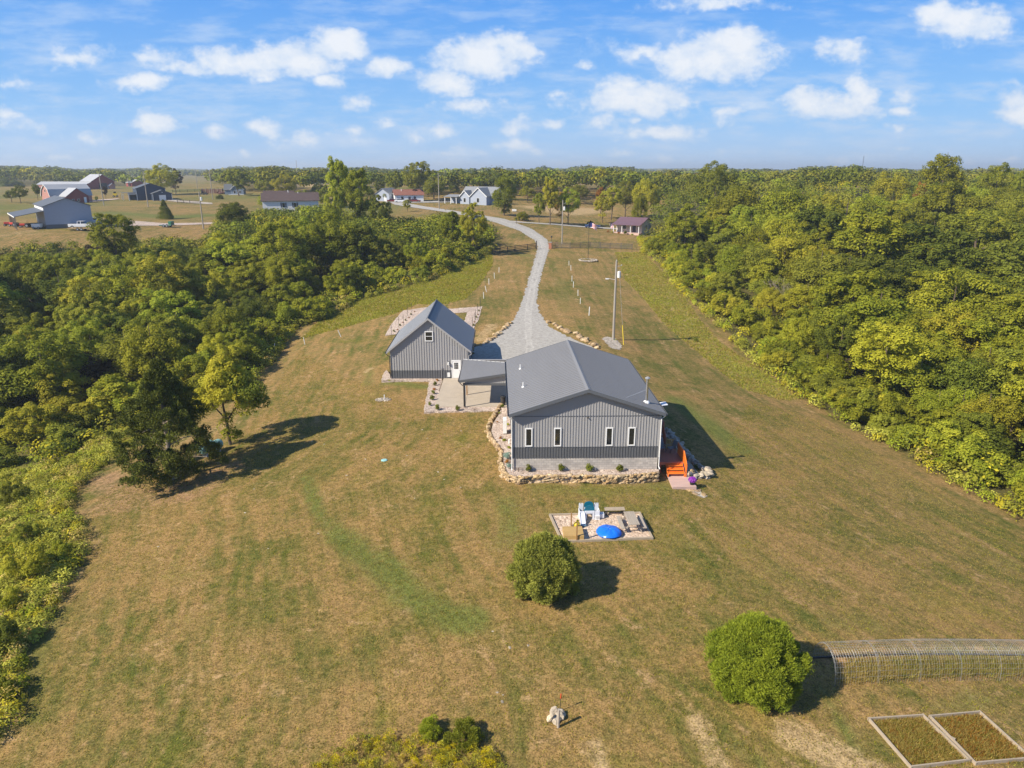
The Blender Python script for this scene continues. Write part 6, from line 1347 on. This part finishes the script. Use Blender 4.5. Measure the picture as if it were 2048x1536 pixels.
# ---------------------------------------------------------------- distant woodland: one mass
def distant():
    rng=np.random.default_rng(60); pts=[]
    fields=[((-60,478),(330,455)),((430,352),(350,500))]
    def open_field(px,py):
        # bare ground seen between the far woods (picture position of the foot of the tree)
        o=(px<450)&(py>373); o|=(px>=450)&(px<520)&(py>384); o|=(px>=520)&(px<760)&(py>392)&(py<470); o|=(px>588)&(px<668)&(py>364)&(py<379)
        o|=(px>740)&(px<1010)&(py>394); o|=(px>720)&(px<800)&(py>374)&(py<386); o|=(px>972)&(px<1024)&(py>353.5)&(py<361); o|=(px>=1010)&(px<1300)&(py>406); o|=(px>1140)&(px<1200)&(py>400); o|=(px>1025)&(px<1080)&(py>403)
        o|=(px>230)&(px<330)&(py>362)&(py<372); o|=(px<60)&(py>376); o|=(px>=1300)&(py>452); o|=(px>120)&(px<160)&(py>351)&(py<356)|(px>330)&(px<420)&(py>357)
        return o
    for (t0,t1,sp,leafn,hmin,hmax) in [(225,420,8.5,190,8,13.5),(420,800,14,110,9,14),(800,1700,26,80,8,15.5),(1700,4200,60,60,9,19)]:
        ys=np.arange(t0*.9,t1*1.03,sp*.8); xs=np.arange(-t1*.8,t1*.8,sp)
        X,Y=np.meshgrid(xs,ys); X=(X+rng.uniform(-.45,.45,X.shape)*sp).ravel(); Y=(Y+rng.uniform(-.45,.45,Y.shape)*sp).ravel(); Z=H(X,Y)
        px,py,t=proj(X,Y,Z); m=(px>-60)&(px<2110)&(t>t0)&(t<=t1)&~open_field(px,py)&~((sdf(X,Y,woodR)<0)&(t<262)); 
        if t0>=420: m&=(np.sin(X*.006+1)*np.sin(Y*.0045+2)+rng.normal(size=X.shape)*.15>-.45)
        pts.append((X[m],Y[m],Z[m],t[m],sp,leafn,hmin,hmax))
    ex=np.array(far_extra) if far_extra else np.zeros((0,3))
    Vs=[];Cs=[]; tot=0
    base=[PAL[k] for k in ('mid green','olive','olive','dark green','mid green','bright green','olive','dark green','dark green','yellow-green','mid green')]
    for X,Y,Z,t,sp,leafn,h0,h1 in pts:
        n=len(X); tot+=n; hh=rng.uniform(h0,h1,n); qx_=proj(X,Y,Z)[0]; hill=.0019*np.sin(qx_*.0115+1.1)+.0013*np.sin(qx_*.027+.4)+.0008*np.sin(qx_*.071); big_=(rng.random(n)<.06)*rng.uniform(.002,.007,n); lim=CAM_H+(rng.uniform(-.010,-.001,n)+hill+big_)*t if t.max()<900 else CAM_H+(rng.uniform(-.0040,.0012,n)+hill)*t; hh=np.clip(lim-Z,3.5,np.maximum(hh,5)*(1+.5*(hill>.001)));  R=np.maximum(sp*.62,hh*.36)*rng.uniform(.8,1.25,n)
        k=6 if t.max()<900 else 4
        C=[];rr=[]
        for j in range(k):
            d=unit(rng.normal(size=(n,3))); C.append(np.column_stack([X+d[:,0]*R*.55,Y+d[:,1]*R*.55,Z+hh*(.55+.28*np.abs(d[:,2])*(1 if j else 1.2))])); rr.append(R*rng.uniform(.42,.62,n))
        C=np.concatenate(C); rr=np.concatenate(rr); rr=np.minimum(rr,np.tile(hh*.42,k)); ln=leafn//k; lf=np.maximum(.75,np.tile(t,k)*.0036)
        V,tt=leafcloud(C,rr,ln,lf,rng,flat=.8,inner=.6,narrow=.7); kk=np.tile(rng.integers(0,len(base),n),k); kk=np.repeat(kk,ln); a=np.array([b[0] for b in base])[kk]; b=np.array([b[1] for b in base])[kk]
        tt=.45+(tt-.5)*.55; cc=a+(b-a)*tt[:,None]; cc*=np.repeat(np.tile(rng.uniform(.7,1.15,n),k),ln)[:,None]; rus=np.repeat(np.tile(rng.random(n)<.004,k),ln); cc[rus]=cc[rus]*np.array([1.5,.9,.9]); cc*=.86; Vs.append(V); Cs.append(cc)
    if len(ex):
        n=len(ex); k=6; C=[];rr=[]
        for j in range(k): d=unit(rng.normal(size=(n,3))); C.append(np.column_stack([ex[:,0]+d[:,0]*2.6,ex[:,1]+d[:,1]*2.6,Hg(ex[:,0],ex[:,1])+ex[:,2]*(.5+.3*np.abs(d[:,2]))])); rr.append(rng.uniform(2,2.9,n))
        V,tt=leafcloud(np.concatenate(C),np.concatenate(rr),60,.5,rng,flat=.8); kk=np.repeat(np.tile(rng.integers(0,len(base),n),k),60); a=np.array([b[0] for b in base])[kk]; b=np.array([b[1] for b in base])[kk]; Vs.append(V); Cs.append(a+(b-a)*tt[:,None])
    V=np.concatenate(Vs); print('distant clumps',tot,'quads',len(V)//4)
    tag(obj('distant_woodland',mesh_np('distant_woodland',V,4,FOL,cols=np.concatenate(Cs))),'rolling distant woodland out to the horizon','woodland',kind='stuff')
distant()
# ---------------------------------------------------------------- far buildings
def root_at(name,px,py,yaw,lab,cat='house',group=None): p=at(px,py); return empty(name,p,R_(yaw),lab,cat,group)
def gshell(o,x0,y0,W,D,ev,rg,ridge,wm,rm,base=-1.0,over=.35,part='wall',lab=None,wains=None):
    """walls and gable roof; ridge 'y' runs away from the front, 'x' runs along it"""
    mb=MB(); xm,ym=x0+W/2,y0+D/2
    if ridge=='y': mb.prism_y([(x0,base),(x0+W,base),(x0+W,ev),(xm,rg),(x0,ev)],y0,y0+D)
    else: mb.prism_x([(y0,base),(y0+D,base),(y0+D,ev),(ym,rg),(y0,ev)],x0,x0+W)
    w_=mb.build(part,wm,o)
    if wains: MB().box(x0-.04,y0-.04,base,x0+W+.04,y0+D+.04,1.0).build('wainscot',wains,o)
    hwid=(W if ridge=='y' else D)/2; sl=(rg-ev)/hwid; 
    for s in (-1,1):
        r=MB(); a=hwid+over; ze=ev-sl*over+.03; zr=rg+.03
        if ridge=='y': pr=[(xm+s*a,ze),(xm,zr),(xm,zr+.14),(xm+s*a,ze+.14)]; r.prism_y(pr,y0-over,y0+D+over)
        else: pr=[(ym+s*a,ze),(ym,zr),(ym,zr+.14),(ym+s*a,ze+.14)]; r.prism_x(pr,x0-over,x0+W+over)
        r.build('roof_slope',rm,o)
    return w_
def bx(o,name,m,x0,y0,z0,x1,y1,z1,**t): return MB().box(x0,y0,z0,x1,y1,z1).build(name,m,o,**t)
def swin(o,x,y,z,w_=.9,h_=1.2,ax='x',sh=None):
    f=MB()
    if ax=='x': f.box(x-w_/2-.08,y-.06,z-.08,x+w_/2+.08,y-.005,z+h_+.08)
    else: f.box(x+.005,y-w_/2-.08,z-.08,x+.06,y+w_/2+.08,z+h_+.08)
    fo=f.build('window',M['white'],o)
    if ax=='x': MB().box(x-w_/2,y-.08,z,x+w_/2,y-.061,z+h_).build('pane',M['glass'],fo)
    else: MB().box(x+.061,y-w_/2,z,x+.08,y+w_/2,z+h_).build('pane',M['glass'],fo)
    if sh:
        for s in (-1,1): bx(fo,'shutter',sh,x+s*(w_/2+.3)-.2,y-.075,z-.05,x+s*(w_/2+.3)+.2,y-.01,z+h_+.05)
# grey pole barn
a=at(93.7,457.7); b=at(187.5,454); yw=math.atan2(b[1]-a[1],b[0]-a[0]); Wb=math.dist(a[:2],b[:2])
pb=empty('pole_barn',a,yw,'large grey pole barn with open lean-to on its left side','barn')
print('pole barn',Wb,math.degrees(yw))
gshell(pb,0,0,Wb,21,5.3,7.2,'y',M['bluelight'],M['roof2'],-1.5,.3,wains=M['sidingd'])
MB().prism_y([(-6.3,3.05),(0,4.25),(0,4.37),(-6.3,3.17)],-.2,21).build('lean_to_roof',M['roof2'],pb); MB().box(-6.35,-.25,2.9,-6.25,21,3.16).build('fascia',M['white'],pb)
for k in range(7): bx(pb,'post',M['pole'],-6.2,.05+k*3.3,-1.5,-6.05,.2+k*3.3,3.05)
MB().box(-.045,0,4.42,-.0,21,5.0).build('sunlit_band',M['white'],pb)  # white strip paints the sun onto the side wall above the lean-to
bx(pb,'side_door',M['white'],-.06,17,0,-.005,18.1,2.2)
# pink gambrel barn with red ell
gb=root_at('gambrel_barn',86,405,-37,'faded pinkish red gambrel barn with silver roof and a darker red side wing','barn')
W=7.8; pf=[(0,-1),(W,-1),(W,2.6),(W*.86,4.9),(W/2,6.6),(W*.14,4.9),(0,2.6)]; MB().prism_y(pf,0,15).build('wall',M['redsun'],gb)
rp_=[(-.3,2.4),(W*.13,4.95),(W/2,6.72),(W*.87,4.95),(W+.3,2.4)]
for i in range(4):
    (xa,za),(xb,zb)=rp_[i],rp_[i+1]; MB().prism_y([(xa,za),(xb,zb),(xb,zb+.12),(xa,za+.12)],-.3,15.3).build('roof_slope',M['silver'],gb)
MB().prism_y([(-.35,2.35),(W*.12,5.0),(W/2,6.85),(W*.88,5.0),(W+.35,2.35),(W+.1,2.35),(W*.85,4.85),(W/2,6.6),(W*.15,4.85),(-.1,2.35)],-.36,-.305).build('rake_trim',M['offwhite'],gb)
swin(gb,W/2,0,4.0,.8,1.0); swin(gb,W/2-1.3,0,.6,.8,.9); swin(gb,W/2+1.3,0,.6,.8,.9)
gshell(gb,W,3,6.5,8.0,2.5,5.4,'x',M['red'],M['silver'],-1,.3,part='ell_wall',lab='darker red side wing')  # wing in the darker red: its gable's shade is put into the colour
swin(gb,W+6.5,5.3,.6,.7,.8,'y'); swin(gb,W+6.5,7.2,.6,.7,.8,'y'); bx(gb,'door',M['white'],W+6.505,9.2,0,W+6.56,10.1,2.1)
# red barn with lean-to roof
rbn=root_at('red_barn',150,378.5,-40,'big red barn with a tall pale metal roof and a lower front roof','barn')
gshell(rbn,0,3.5,17,13,4.6,8.6,'x',M['red'],M['silver'],-1,.3)
MB().prism_x([(-.4,2.7),(3.7,4.4),(3.7,4.52),(-.4,2.82)],-.3,17.3).build('front_roof',M['silver'],rbn); bx(rbn,'front_wall',M['redsun'],0,0,-1,17,.1,2.75)  # front wall takes the paler red, sunlight painted into its colour
MB().prism_x([(0,-1),(3.49,-1),(3.49,4.3),(0,2.75)],16.8,16.99).build('side_wall',M['red'],rbn); bx(rbn,'barn_door',M['dark'],17.005,7.5,0,17.08,12,3.6)
o=root_at('red_shed',214,378,-40,'little red shed with pale roof beside the big red barn','shed'); gshell(o,0,0,4.4,3.2,2.1,3.1,'x',M['redsun'],M['silver']); bx(o,'door',M['white'],1.6,-.06,0,2.5,-.005,1.9)
ls=root_at('open_shed',75,376,-8,'long low silver-roofed open shed left of the red barn','shed')
gshell(ls,0,0,30,9,2.3,4.0,'x',M['redsun'],M['silver'],-.5)
for k in range(9): bx(ls,'bay_shade_panel',M['black'],6.5+k*2.6,-.06,.3,8.5+k*2.6,-.004,1.9)  # black panels on the closed wall, painted shade of the open bays
o=root_at('red_outbuilding',253,373,-40,'small red outbuilding with white roof behind the navy barn','shed'); gshell(o,0,0,9,8,2.6,4.6,'x',M['red'],M['silver']); bx(o,'door',M['dark'],3.5,-.06,0,5.5,-.005,2.2)
# navy barn
nb=root_at('navy_barn',275,401,33,'dark navy barn with white corner trim and a white garage door','barn')
gshell(nb,0,0,10.8,12,4.6,6.6,'y',M['navy'],M['roof2'],-1,.35)
for x in (-.05,10.75): bx(nb,'corner_trim',M['white'],x,-.08,-.5,x+.1,.02,4.5)
gshell(nb,5.2,-6.0,7.0,6.0,2.7,4.0,'y',M['navy'],M['roof2'],-1,.35,part='garage_wall'); bx(nb,'garage_door',M['white'],7.4,-6.07,0,9.9,-6.005,2.15); bx(nb,'gable_lamp',M['white'],8.6,-6.06,3.1,8.85,-6.005,3.35)
for x in (5.12,12.1): bx(nb,'corner_trim',M['white'],x,-6.08,-.5,x+.12,-5.98,2.7)
MB().prism_x([(3,2.9),(9,2.9),(9,3.02),(3,3.02)],-4.8,0).build('porch_roof',M['roof2'],nb); MB().prism_x([(-1,2.3),(3,2.6),(3,2.72),(-1,2.42)],-3.2,0).build('side_porch_roof',M['roof2'],nb)
for x,y in ((-4.7,3.1),(-4.7,8.8),(-3.1,-.9),(-.1,-.9)): bx(nb,'porch_post',M['white'],x,y,-.8,x+.18,y+.18,2.6)
bx(nb,'porch_wall',M['navy'],-2.2,3.5,-.8,-.01,8.5,2.85)
# dark cottage, log stacks
o=root_at('cottage',462.5,389.5,12,'small dark blue-grey cottage with a steep white-trimmed front gable','house'); gshell(o,0,0,5.6,7,2.5,5.1,'y',M['blueg'],M['roof2']); gshell(o,-3.2,2.5,3.2,4.5,2.3,4.6,'x',M['blueg'],M['roof2'],part='wing_wall')
swin(o,1.6,0,.6,.8,1.1); swin(o,4.0,0,.6,.8,1.1); swin(o,2.8,0,2.8,.9,1.1); bx(o,'deck',M['offwhite'],-1.0,-1.6,-.6,5.8,-.01,.1)
for s in (-1,1): MB().prism_y([(2.8,5.2),(2.8,5.0),(2.8+s*3.1,2.2),(2.8+s*3.1,2.4)],-.42,-.36).build('rake_trim',M['white'],o)
o=root_at('lumber_stack',402,387,4,'long reddish-brown stack of rails and lumber in the far field','lumber stack')
for k in range(4):
    bx(o,'board_layer',mat('red_brown_lumber',(.16,.07,.05),.8,0,.3,3),0,0,.12+k*.5,10.3,2,.5+k*.5)
for k in range(6): bx(o,'bearer',M['timber'],.3+k*1.9,-.05,0,.5+k*1.9,2.05,2.25)
o=root_at('lumber_stack',436,388,-10,'low dark heap at the right end of the lumber stack','lumber stack'); mb=MB(); rg=np.random.default_rng(3)
for i in range(14): add_stone(mb,(rg.uniform(0,4.5),rg.uniform(-1,1),.35+rg.random()*.5),(2.0,1.0,.7),rg.random()*3,rg,.2)
mb.build('heap',mat('red_brown_lumber',(.16,.07,.05)),o)
o=root_at('field_machine',407,390,5,'small black machine in front of the lumber stack','machine'); bx(o,'body',M['black'],0,0,.3,1.8,.9,.9)
for x in (.25,1.5): MB().prism_y([(x+.28*math.cos(a),.28+.28*math.sin(a)) for a in np.linspace(0,6.28,11)[:-1]],-.15,0).build('wheel',M['black'],o)
# white two storey house
wh=root_at('white_house',527,430,17,'two-storey white house with a dark brown roof behind the left woods','house'); 
gshell(wh,0,0,17.0,8,4.3,6.5,'x',mat('white_vinyl',(.66,.67,.70),.6,0,.03,3),M['brownsh'],-2.5,.4); gshell(wh,.5,7.5,9,7,4.3,6.9,'x',MATS['white_vinyl'],M['brownsh'],-2.5,.4,part='rear_wall')
swin(wh,6.3,0,2.3,.8,1.3,sh=M['navy']); swin(wh,9.8,0,2.3,.8,1.3,sh=M['navy']); swin(wh,8,0,-.1,1.3,1.5); bx(wh,'side_door',M['grey'],12.2,-.06,-1.8,13.2,-.004,.6)
MB().tube([(8,4.5,6),(8,4.5,7.3)],.1,8).build('vent_pipe',M['white'],wh); MB().tube([(11,3.6,6),(11,3.6,6.9)],.08,8).build('vent_pipe',M['white'],wh)
for yy in (1.2,): 
    f=MB().box(-.06,3.4,2.3,-.005,4.3,3.7).build('gable_window',M['glass'],wh)
# green-roofed hall on the far ridge
o=root_at('green_hall',626,368,6,'long pale building with a green roof on the distant rise','building'); _,_,t=proj(*at(626,368)); s=t/1420; gshell(o,0,0,38*s,14*s,5*s,12*s,'x',M['offwhite'],mat('sage_roof',(.22,.28,.25),.7),-2,.5); 
for k in range(4): bx(o,'dark_window',M['glass'],(10+k*6)*s,-.1,1.2*s,(13+k*6)*s,-.01,3.6*s)
o=root_at('far_white_house',122,352.5,0,'tiny white house with dark roof on the far left ridge','house'); _,_,t=proj(*at(122,352.5)); s=t/1420; gshell(o,0,0,18*s,10*s,2*s,3.6*s,'x',M['offwhite'],M['navy'],-2,.5); bx(o,'door',M['dark'],8*s,-.2,0,9*s,-.02,1.5*s)
# rust-roofed house and its neighbour
o=root_at('rust_roof_house',790,404,14,'white house with a rusty red roof by the lane','house'); gshell(o,0,0,11.5,9,2.7,4.6,'x',M['offwhite'],M['rust'],-1,.4); swin(o,3,0,1,.9,1.1); swin(o,8,0,1,.9,1.1); bx(o,'door',M['dark'],5.4,-.06,0,6.3,-.004,2.0); MB().tube([(3,3,4),(3,3,5)],.12,8).build('vent_pipe',M['white'],o)
o=root_at('blue_gabled_house',752,402,-18,'pale bluish gable-fronted house left of the rust-roofed one','house'); gshell(o,0,0,6,9,2.9,4.9,'y',M['bluelight'],M['shingle']); swin(o,2,0,1,.9,1.1); bx(o,'door',M['white'],3.9,-.06,0,4.8,-.004,2.0)
# blue-grey house
gh=root_at('blue_grey_house',922,407.5,-24,'blue-grey single-storey house with two white-trimmed front gables','house')
gshell(gh,-1,2.5,14.5,9,3.1,6.2,'x',M['bluelight'],M['shingle'],-1.5,.5)
gshell(gh,.0,-.6,3.9,6,3.0,4.9,'y',M['bluelight'],M['shingle'],-1.5,.35,part='front_gable_wall'); gshell(gh,5.0,-1.6,6.8,8,3.1,6.0,'y',M['bluelight'],M['shingle'],-1.8,.35,part='front_gable_wall')
for xm,y,ev,rg_,hw_ in ((1.95,-.6,3.0,4.9,2.3),(8.4,-1.6,3.1,6.0,3.75)):
    for s in (-1,1): MB().prism_y([(xm,rg_+.2),(xm,rg_-.08),(xm+s*hw_,ev-.45),(xm+s*hw_,ev-.17)],y-.42,y-.36).build('gable_trim',M['white'],gh)
swin(gh,1.95,-.6,.7,.9,1.5); swin(gh,8.2,-1.6,.7,1.0,1.6); bx(gh,'shaded_end_panel',M['blueg'],13.505,2.6,-1.5,13.55,11.4,3.1); swin(gh,13.55,7,.2,1.6,2.0,'y')  # darker siding over the end wall paints in its shade
MB().prism_x([(-2.2,2.6),(2.6,3.3),(2.6,3.42),(-2.2,2.72)],-6.5,-.35).build('porch_roof',M['shingle'],gh); bx(gh,'porch_wall',M['bluelight'],-6,2.6,-1,-1.02,9,3.1)
for x in (-6.2,-3.6,-1.2): bx(gh,'porch_post',M['white'],x,-1.9,-1,x+.2,-1.7,2.62)
bx(gh,'porch_floor',M['conc'],-6.4,-2.1,-1,-.4,2.5,-.02)
# maroon-roofed house on the right
mh=root_at('maroon_roof_house',1226,465,-33,'small white house with a maroon roof and porch at the edge of the right woods','house')
gshell(mh,.0,2.2,8.2,7,2.9,4.1,'x',M['beige'],M['maroon'],-1.0,.4); MB().prism_x([(-.4,2.3),(2.3,3.0),(2.3,3.1),(-.4,2.4)],-.5,8.6).build('porch_roof',M['maroon'],mh)
for x in (0,2.7,5.4,8): bx(mh,'porch_post',M['white'],x,0,-.5,x+.15,.15,2.4)
bx(mh,'porch_floor',M['pink'],-.2,-.2,-.6,8.3,2.19,.12); bx(mh,'front_door',M['dark'],5.2,2.13,.13,6.2,2.195,2.2); swin(mh,2.6,2.2,1,1.2,1.2); swin(mh,8.2,5,1.0,1.0,1.2,'y'); bx(mh,'meter_box',M['blueg'],8.205,7.4,.6,8.5,7.9,1.9)
MB().tube([(-.3,-.2,.8),(-.9,-.9,2.6)],.03,5).build('flag_staff',M['white'],mh); fl_=flag(mh,-.9,2.6,.9,1.3,.3)
for i,(x,y) in enumerate([(-1.2,-1.0),(.5,-1.3),(2.5,-1.4),(4.5,-1.3),(6.8,-1.2)]):
    c,s=math.cos(R_(-33)),math.sin(R_(-33)); X=mh.location[0]+x*c-y*s; Y=mh.location[1]+x*s+y*c; r=empty('shrub',(X,Y,hg(X,Y)),0,['rust-coloured shrub farthest left before the maroon-roofed house','second shrub from the left before the maroon-roofed house','middle shrub before the maroon-roofed porch','fourth shrub from the left before the maroon-roofed house','shrub nearest the beige side wall of the maroon-roofed house'][i],'shrub','shrubs before the maroon-roofed house'); obj('foliage',SB[['brown','lime','brown','green','lime'][i]],r,sc=1.7); MB().tube([(0,0,-.1),(0,0,.4)],.03,5).build('stem',M['bark'],r)
# ---------------------------------------------------------------- vehicles and field kit
def wheels(o,xs,hw_,r,w_=.24):
    wm=MB(); a=np.linspace(0,2*math.pi,17)[:-1]; wm.prism_y([(r*math.cos(t),r*math.sin(t)) for t in a],-w_/2,w_/2); me=wm.mesh('wheel',M['black'])
    hb=MB().prism_y([(r*.5*math.cos(t),r*.5*math.sin(t)) for t in a],-w_/2-.02,w_/2+.02).mesh('hub',M['galv'])
    for x in xs:
        for s in (-1,1): w_o=obj('wheel',me,o,(x,s*hw_,r)); obj('hub',hb,w_o)
def car(px,py,yaw,m,lab,kind='car'):
    o=root_at('parked_car' if kind!='pickup' else 'pickup_truck',px,py,yaw,lab,'car' if kind!='pickup' else 'pickup')
    if kind=='pickup':
        MB().prism_y([(-2.9,.45),(2.85,.45),(2.95,.75),(2.9,1.05),(1.35,1.22),(-2.9,1.20)],-.95,.95).build('body',m,o,bevel=.06)
        MB().hexa([(-.75,-.88,1.2),(1.3,-.88,1.2),(1.3,.88,1.2),(-.75,.88,1.2)],[(-.6,-.72,1.83),(.75,-.72,1.83),(.75,.72,1.83),(-.6,.72,1.83)]).build('cabin_glass',M['glass'],o)
        c=MB().box(-.68,-.76,1.80,.80,.76,1.88); 
        for x in (-.7,.05): c.hexa([(x-.06,-.9,1.2),(x+.08,-.9,1.2),(x+.08,.9,1.2),(x-.06,.9,1.2)],[(x-.02,-.745,1.82),(x+.1,-.745,1.82),(x+.1,.745,1.82),(x-.02,.745,1.82)])
        c.build('roof',m,o,bevel=.03); MB().box(-2.8,-.8,1.0,-.85,.8,1.215).build('bed',M['black'],o); bx(o,'bumper',M['galv'],2.93,-.9,.45,3.05,.9,.75); wheels(o,(-1.95,1.9),.86,.41)
        for s in (-.7,.7): bx(o,'headlight',M['glass'],2.9,s-.18,.82,2.965,s+.18,1.0)
    else:
        MB().prism_y([(-2.3,.32),(2.25,.32),(2.35,.6),(2.2,.85),(.95,.98),(-1.5,1.0),(-2.3,.92)],-.88,.88).build('body',m,o,bevel=.08)
        MB().hexa([(-1.6,-.80,.98),(1.1,-.80,.98),(1.1,.80,.98),(-1.6,.80,.98)],[(-1.05,-.62,1.40),(.35,-.62,1.40),(.35,.62,1.40),(-1.05,.62,1.40)]).build('cabin_glass',M['glass'],o)
        MB().box(-1.1,-.65,1.385,.4,.65,1.44).build('roof',m,o,bevel=.03); wheels(o,(-1.45,1.4),.80,.33,.2)
        for s in (-.6,.6): bx(o,'headlight',M['white'],2.2,s-.16,.6,2.345,s+.16,.74)
    return o
car(165,457,8,M['truckw'],'white crew-cab pickup parked in front of the grey pole barn','pickup')
car(193,449,35,M['truckw'],'second white pickup half hidden behind the corner of the pole barn','pickup')
car(1185,456,-5,M['carblue'],'dark blue car parked on the lane left of the maroon-roofed house')
car(801,405,5,M['truckw'],'white car in front of the rust-roofed house'); car(830,404.5,0,M['carred'],'dark red car under the tree by the rust-roofed house'); car(786,404.5,10,M['carred'],'dark red car at the left corner of the rust-roofed house')
car(890,404,10,M['black'],'black car on the lane left of the blue-grey house'); car(958,441,-8,M['carblue'],'blue car on the drive partly hidden by the tip of the left woods')
def trailer(px,py,yaw,lab,L_=6.0,deckm=None,green=False):
    o=root_at('flatbed_trailer',px,py,yaw,lab,'trailer'); MB().box(-L_/2,-1.0,.55,L_/2,1.0,.63).build('deck',deckm or M['newwood'],o); MB().box(-L_/2,-1.05,.42,L_/2,1.05,.545).tube([(L_/2,0,.5),(L_/2+1.2,0,.5)],.05,5).build('chassis',M['black'] if not green else M['green'],o); wheels(o,(-.4,.5),.98,.36,.2); return o
trailer(163,461,5,'flat wooden-decked trailer in front of the white pickup')
o=trailer(334,454,-2,'long trailer with a green box at its right end in the left field',3.2,M['galv'],True); MB().box(.9,-.9,.64,1.6,.9,1.5).build('box',M['green'],o)
o=root_at('cart',75,458,5,'small white cart beside the lean-to posts','cart'); MB().prism_y([(-1.0,.4),(1.0,.4),(1.15,1.3),(-1.1,1.3)],-.6,.6).build('tub',M['offwhite'],o,bevel=.05); wheels(o,(-.6,.6),.62,.3,.15)
def tractor(px,py,yaw,lab,s=1):
    o=root_at('tractor',px,py,yaw,lab,'tractor','red tractors under the lean-to'); o.scale=(.75,.75,.75); MB().box(-.2,-.35,.7,1.6,.35,1.35).build('hood',M['tractor'],o,bevel=.05); bx(o,'seat',M['black'],-.8,-.25,1.1,-.35,.25,1.25); bx(o,'chassis',M['dark'],-1.0,-.3,.5,1.6,.3,.69)
    MB().tube([(-.9,0,1.0),(-.9,-.45,1.5),(-.9,-.45,2.2),(-.9,.45,2.2),(-.9,.45,1.5)],.04,5).build('roll_bar',M['dark'],o); wheels(o,(-.8,),.68,.68,.35); wheels(o,(1.3,),.58,.38,.2)
tractor(20,452,200,'red tractor farthest left under the lean-to of the pole barn'); tractor(29,453,170,'red tractor second from the left under the lean-to'); tractor(51,455,190,'red tractor nearest the lean-to corner post')
o=root_at('yellow_digger',231,394,20,'tiny yellow machine left of the navy barn','machine'); bx(o,'body',M['yellow'],-.8,-.5,.5,.8,.5,1.6); bx(o,'cab',M['glass'],-.5,-.4,1.61,.4,.4,2.3); wheels(o,(-.6,.6),.5,.4,.2)
o=root_at('white_crate',1028.5,423,5,'small white box at the end of the shadow in the hay field','box'); bx(o,'body',M['white'],-.7,-.5,.1,.7,.5,.8); bx(o,'base',M['dark'],-.6,-.4,-.3,.6,.4,.09)
# field fence lines
for pts,lab in [([(355,406),(380,407),(400,408)],'short dark fence beside the barn drive'),([(345,385),(390,384),(405,383)],'dark fence along the far side of the barn field')]:
    rail_fence(pts,4,1.2,M['fence'],lab,2)
# ---------------------------------------------------------------- overhead wires
def wire(a,b,sag,lab,n=14):
    a,b=Vector(a),Vector(b); pts=[a.lerp(b,i/n)-Vector((0,0,sag*4*(i/n)*(1-i/n))) for i in range(n+1)]; MB().tube(pts,.009,4,cap=False).build('power_line',M['dark'],label=lab,cat='cable')
def top(px,py,h_,dx=0,drop=0): p=at(px,py); return (p[0]+dx,p[1],p[2]+h_-drop)
wire(top(1226.5,680,11.4,.75,.45),top(1124,487.5,10.6,.75,.45),1.1,'power line from the house pole to the pole at the rail fence')
wire(top(1124,487.5,10.6,0,0),top(878.5,419,12,.3,0),1.6,'upper power line from the rail fence pole to the pole on the green'); wire(top(1124,487.5,10.6,0,1.4),top(878.5,419,12,.3,1.6),1.7,'lower power line from the rail fence pole to the pole on the green')
# ---------------------------------------------------------------- haze
hzm=bpy.data.materials.new('haze'); hzm.use_nodes=True; n=hzm.node_tree.nodes; n.clear(); vo=n.new('ShaderNodeVolumePrincipled'); ou=n.new('ShaderNodeOutputMaterial'); hzm.node_tree.links.new(vo.outputs[0],ou.inputs['Volume'])
vo.inputs['Density'].default_value=.00026; vo.inputs['Color'].default_value=(.78,.89,1,1); vo.inputs['Anisotropy'].default_value=.2
MB().box(-9800,-3400,-14,9800,9800,75).build('haze',hzm,kind='stuff')
print('objects',len(bpy.data.objects))
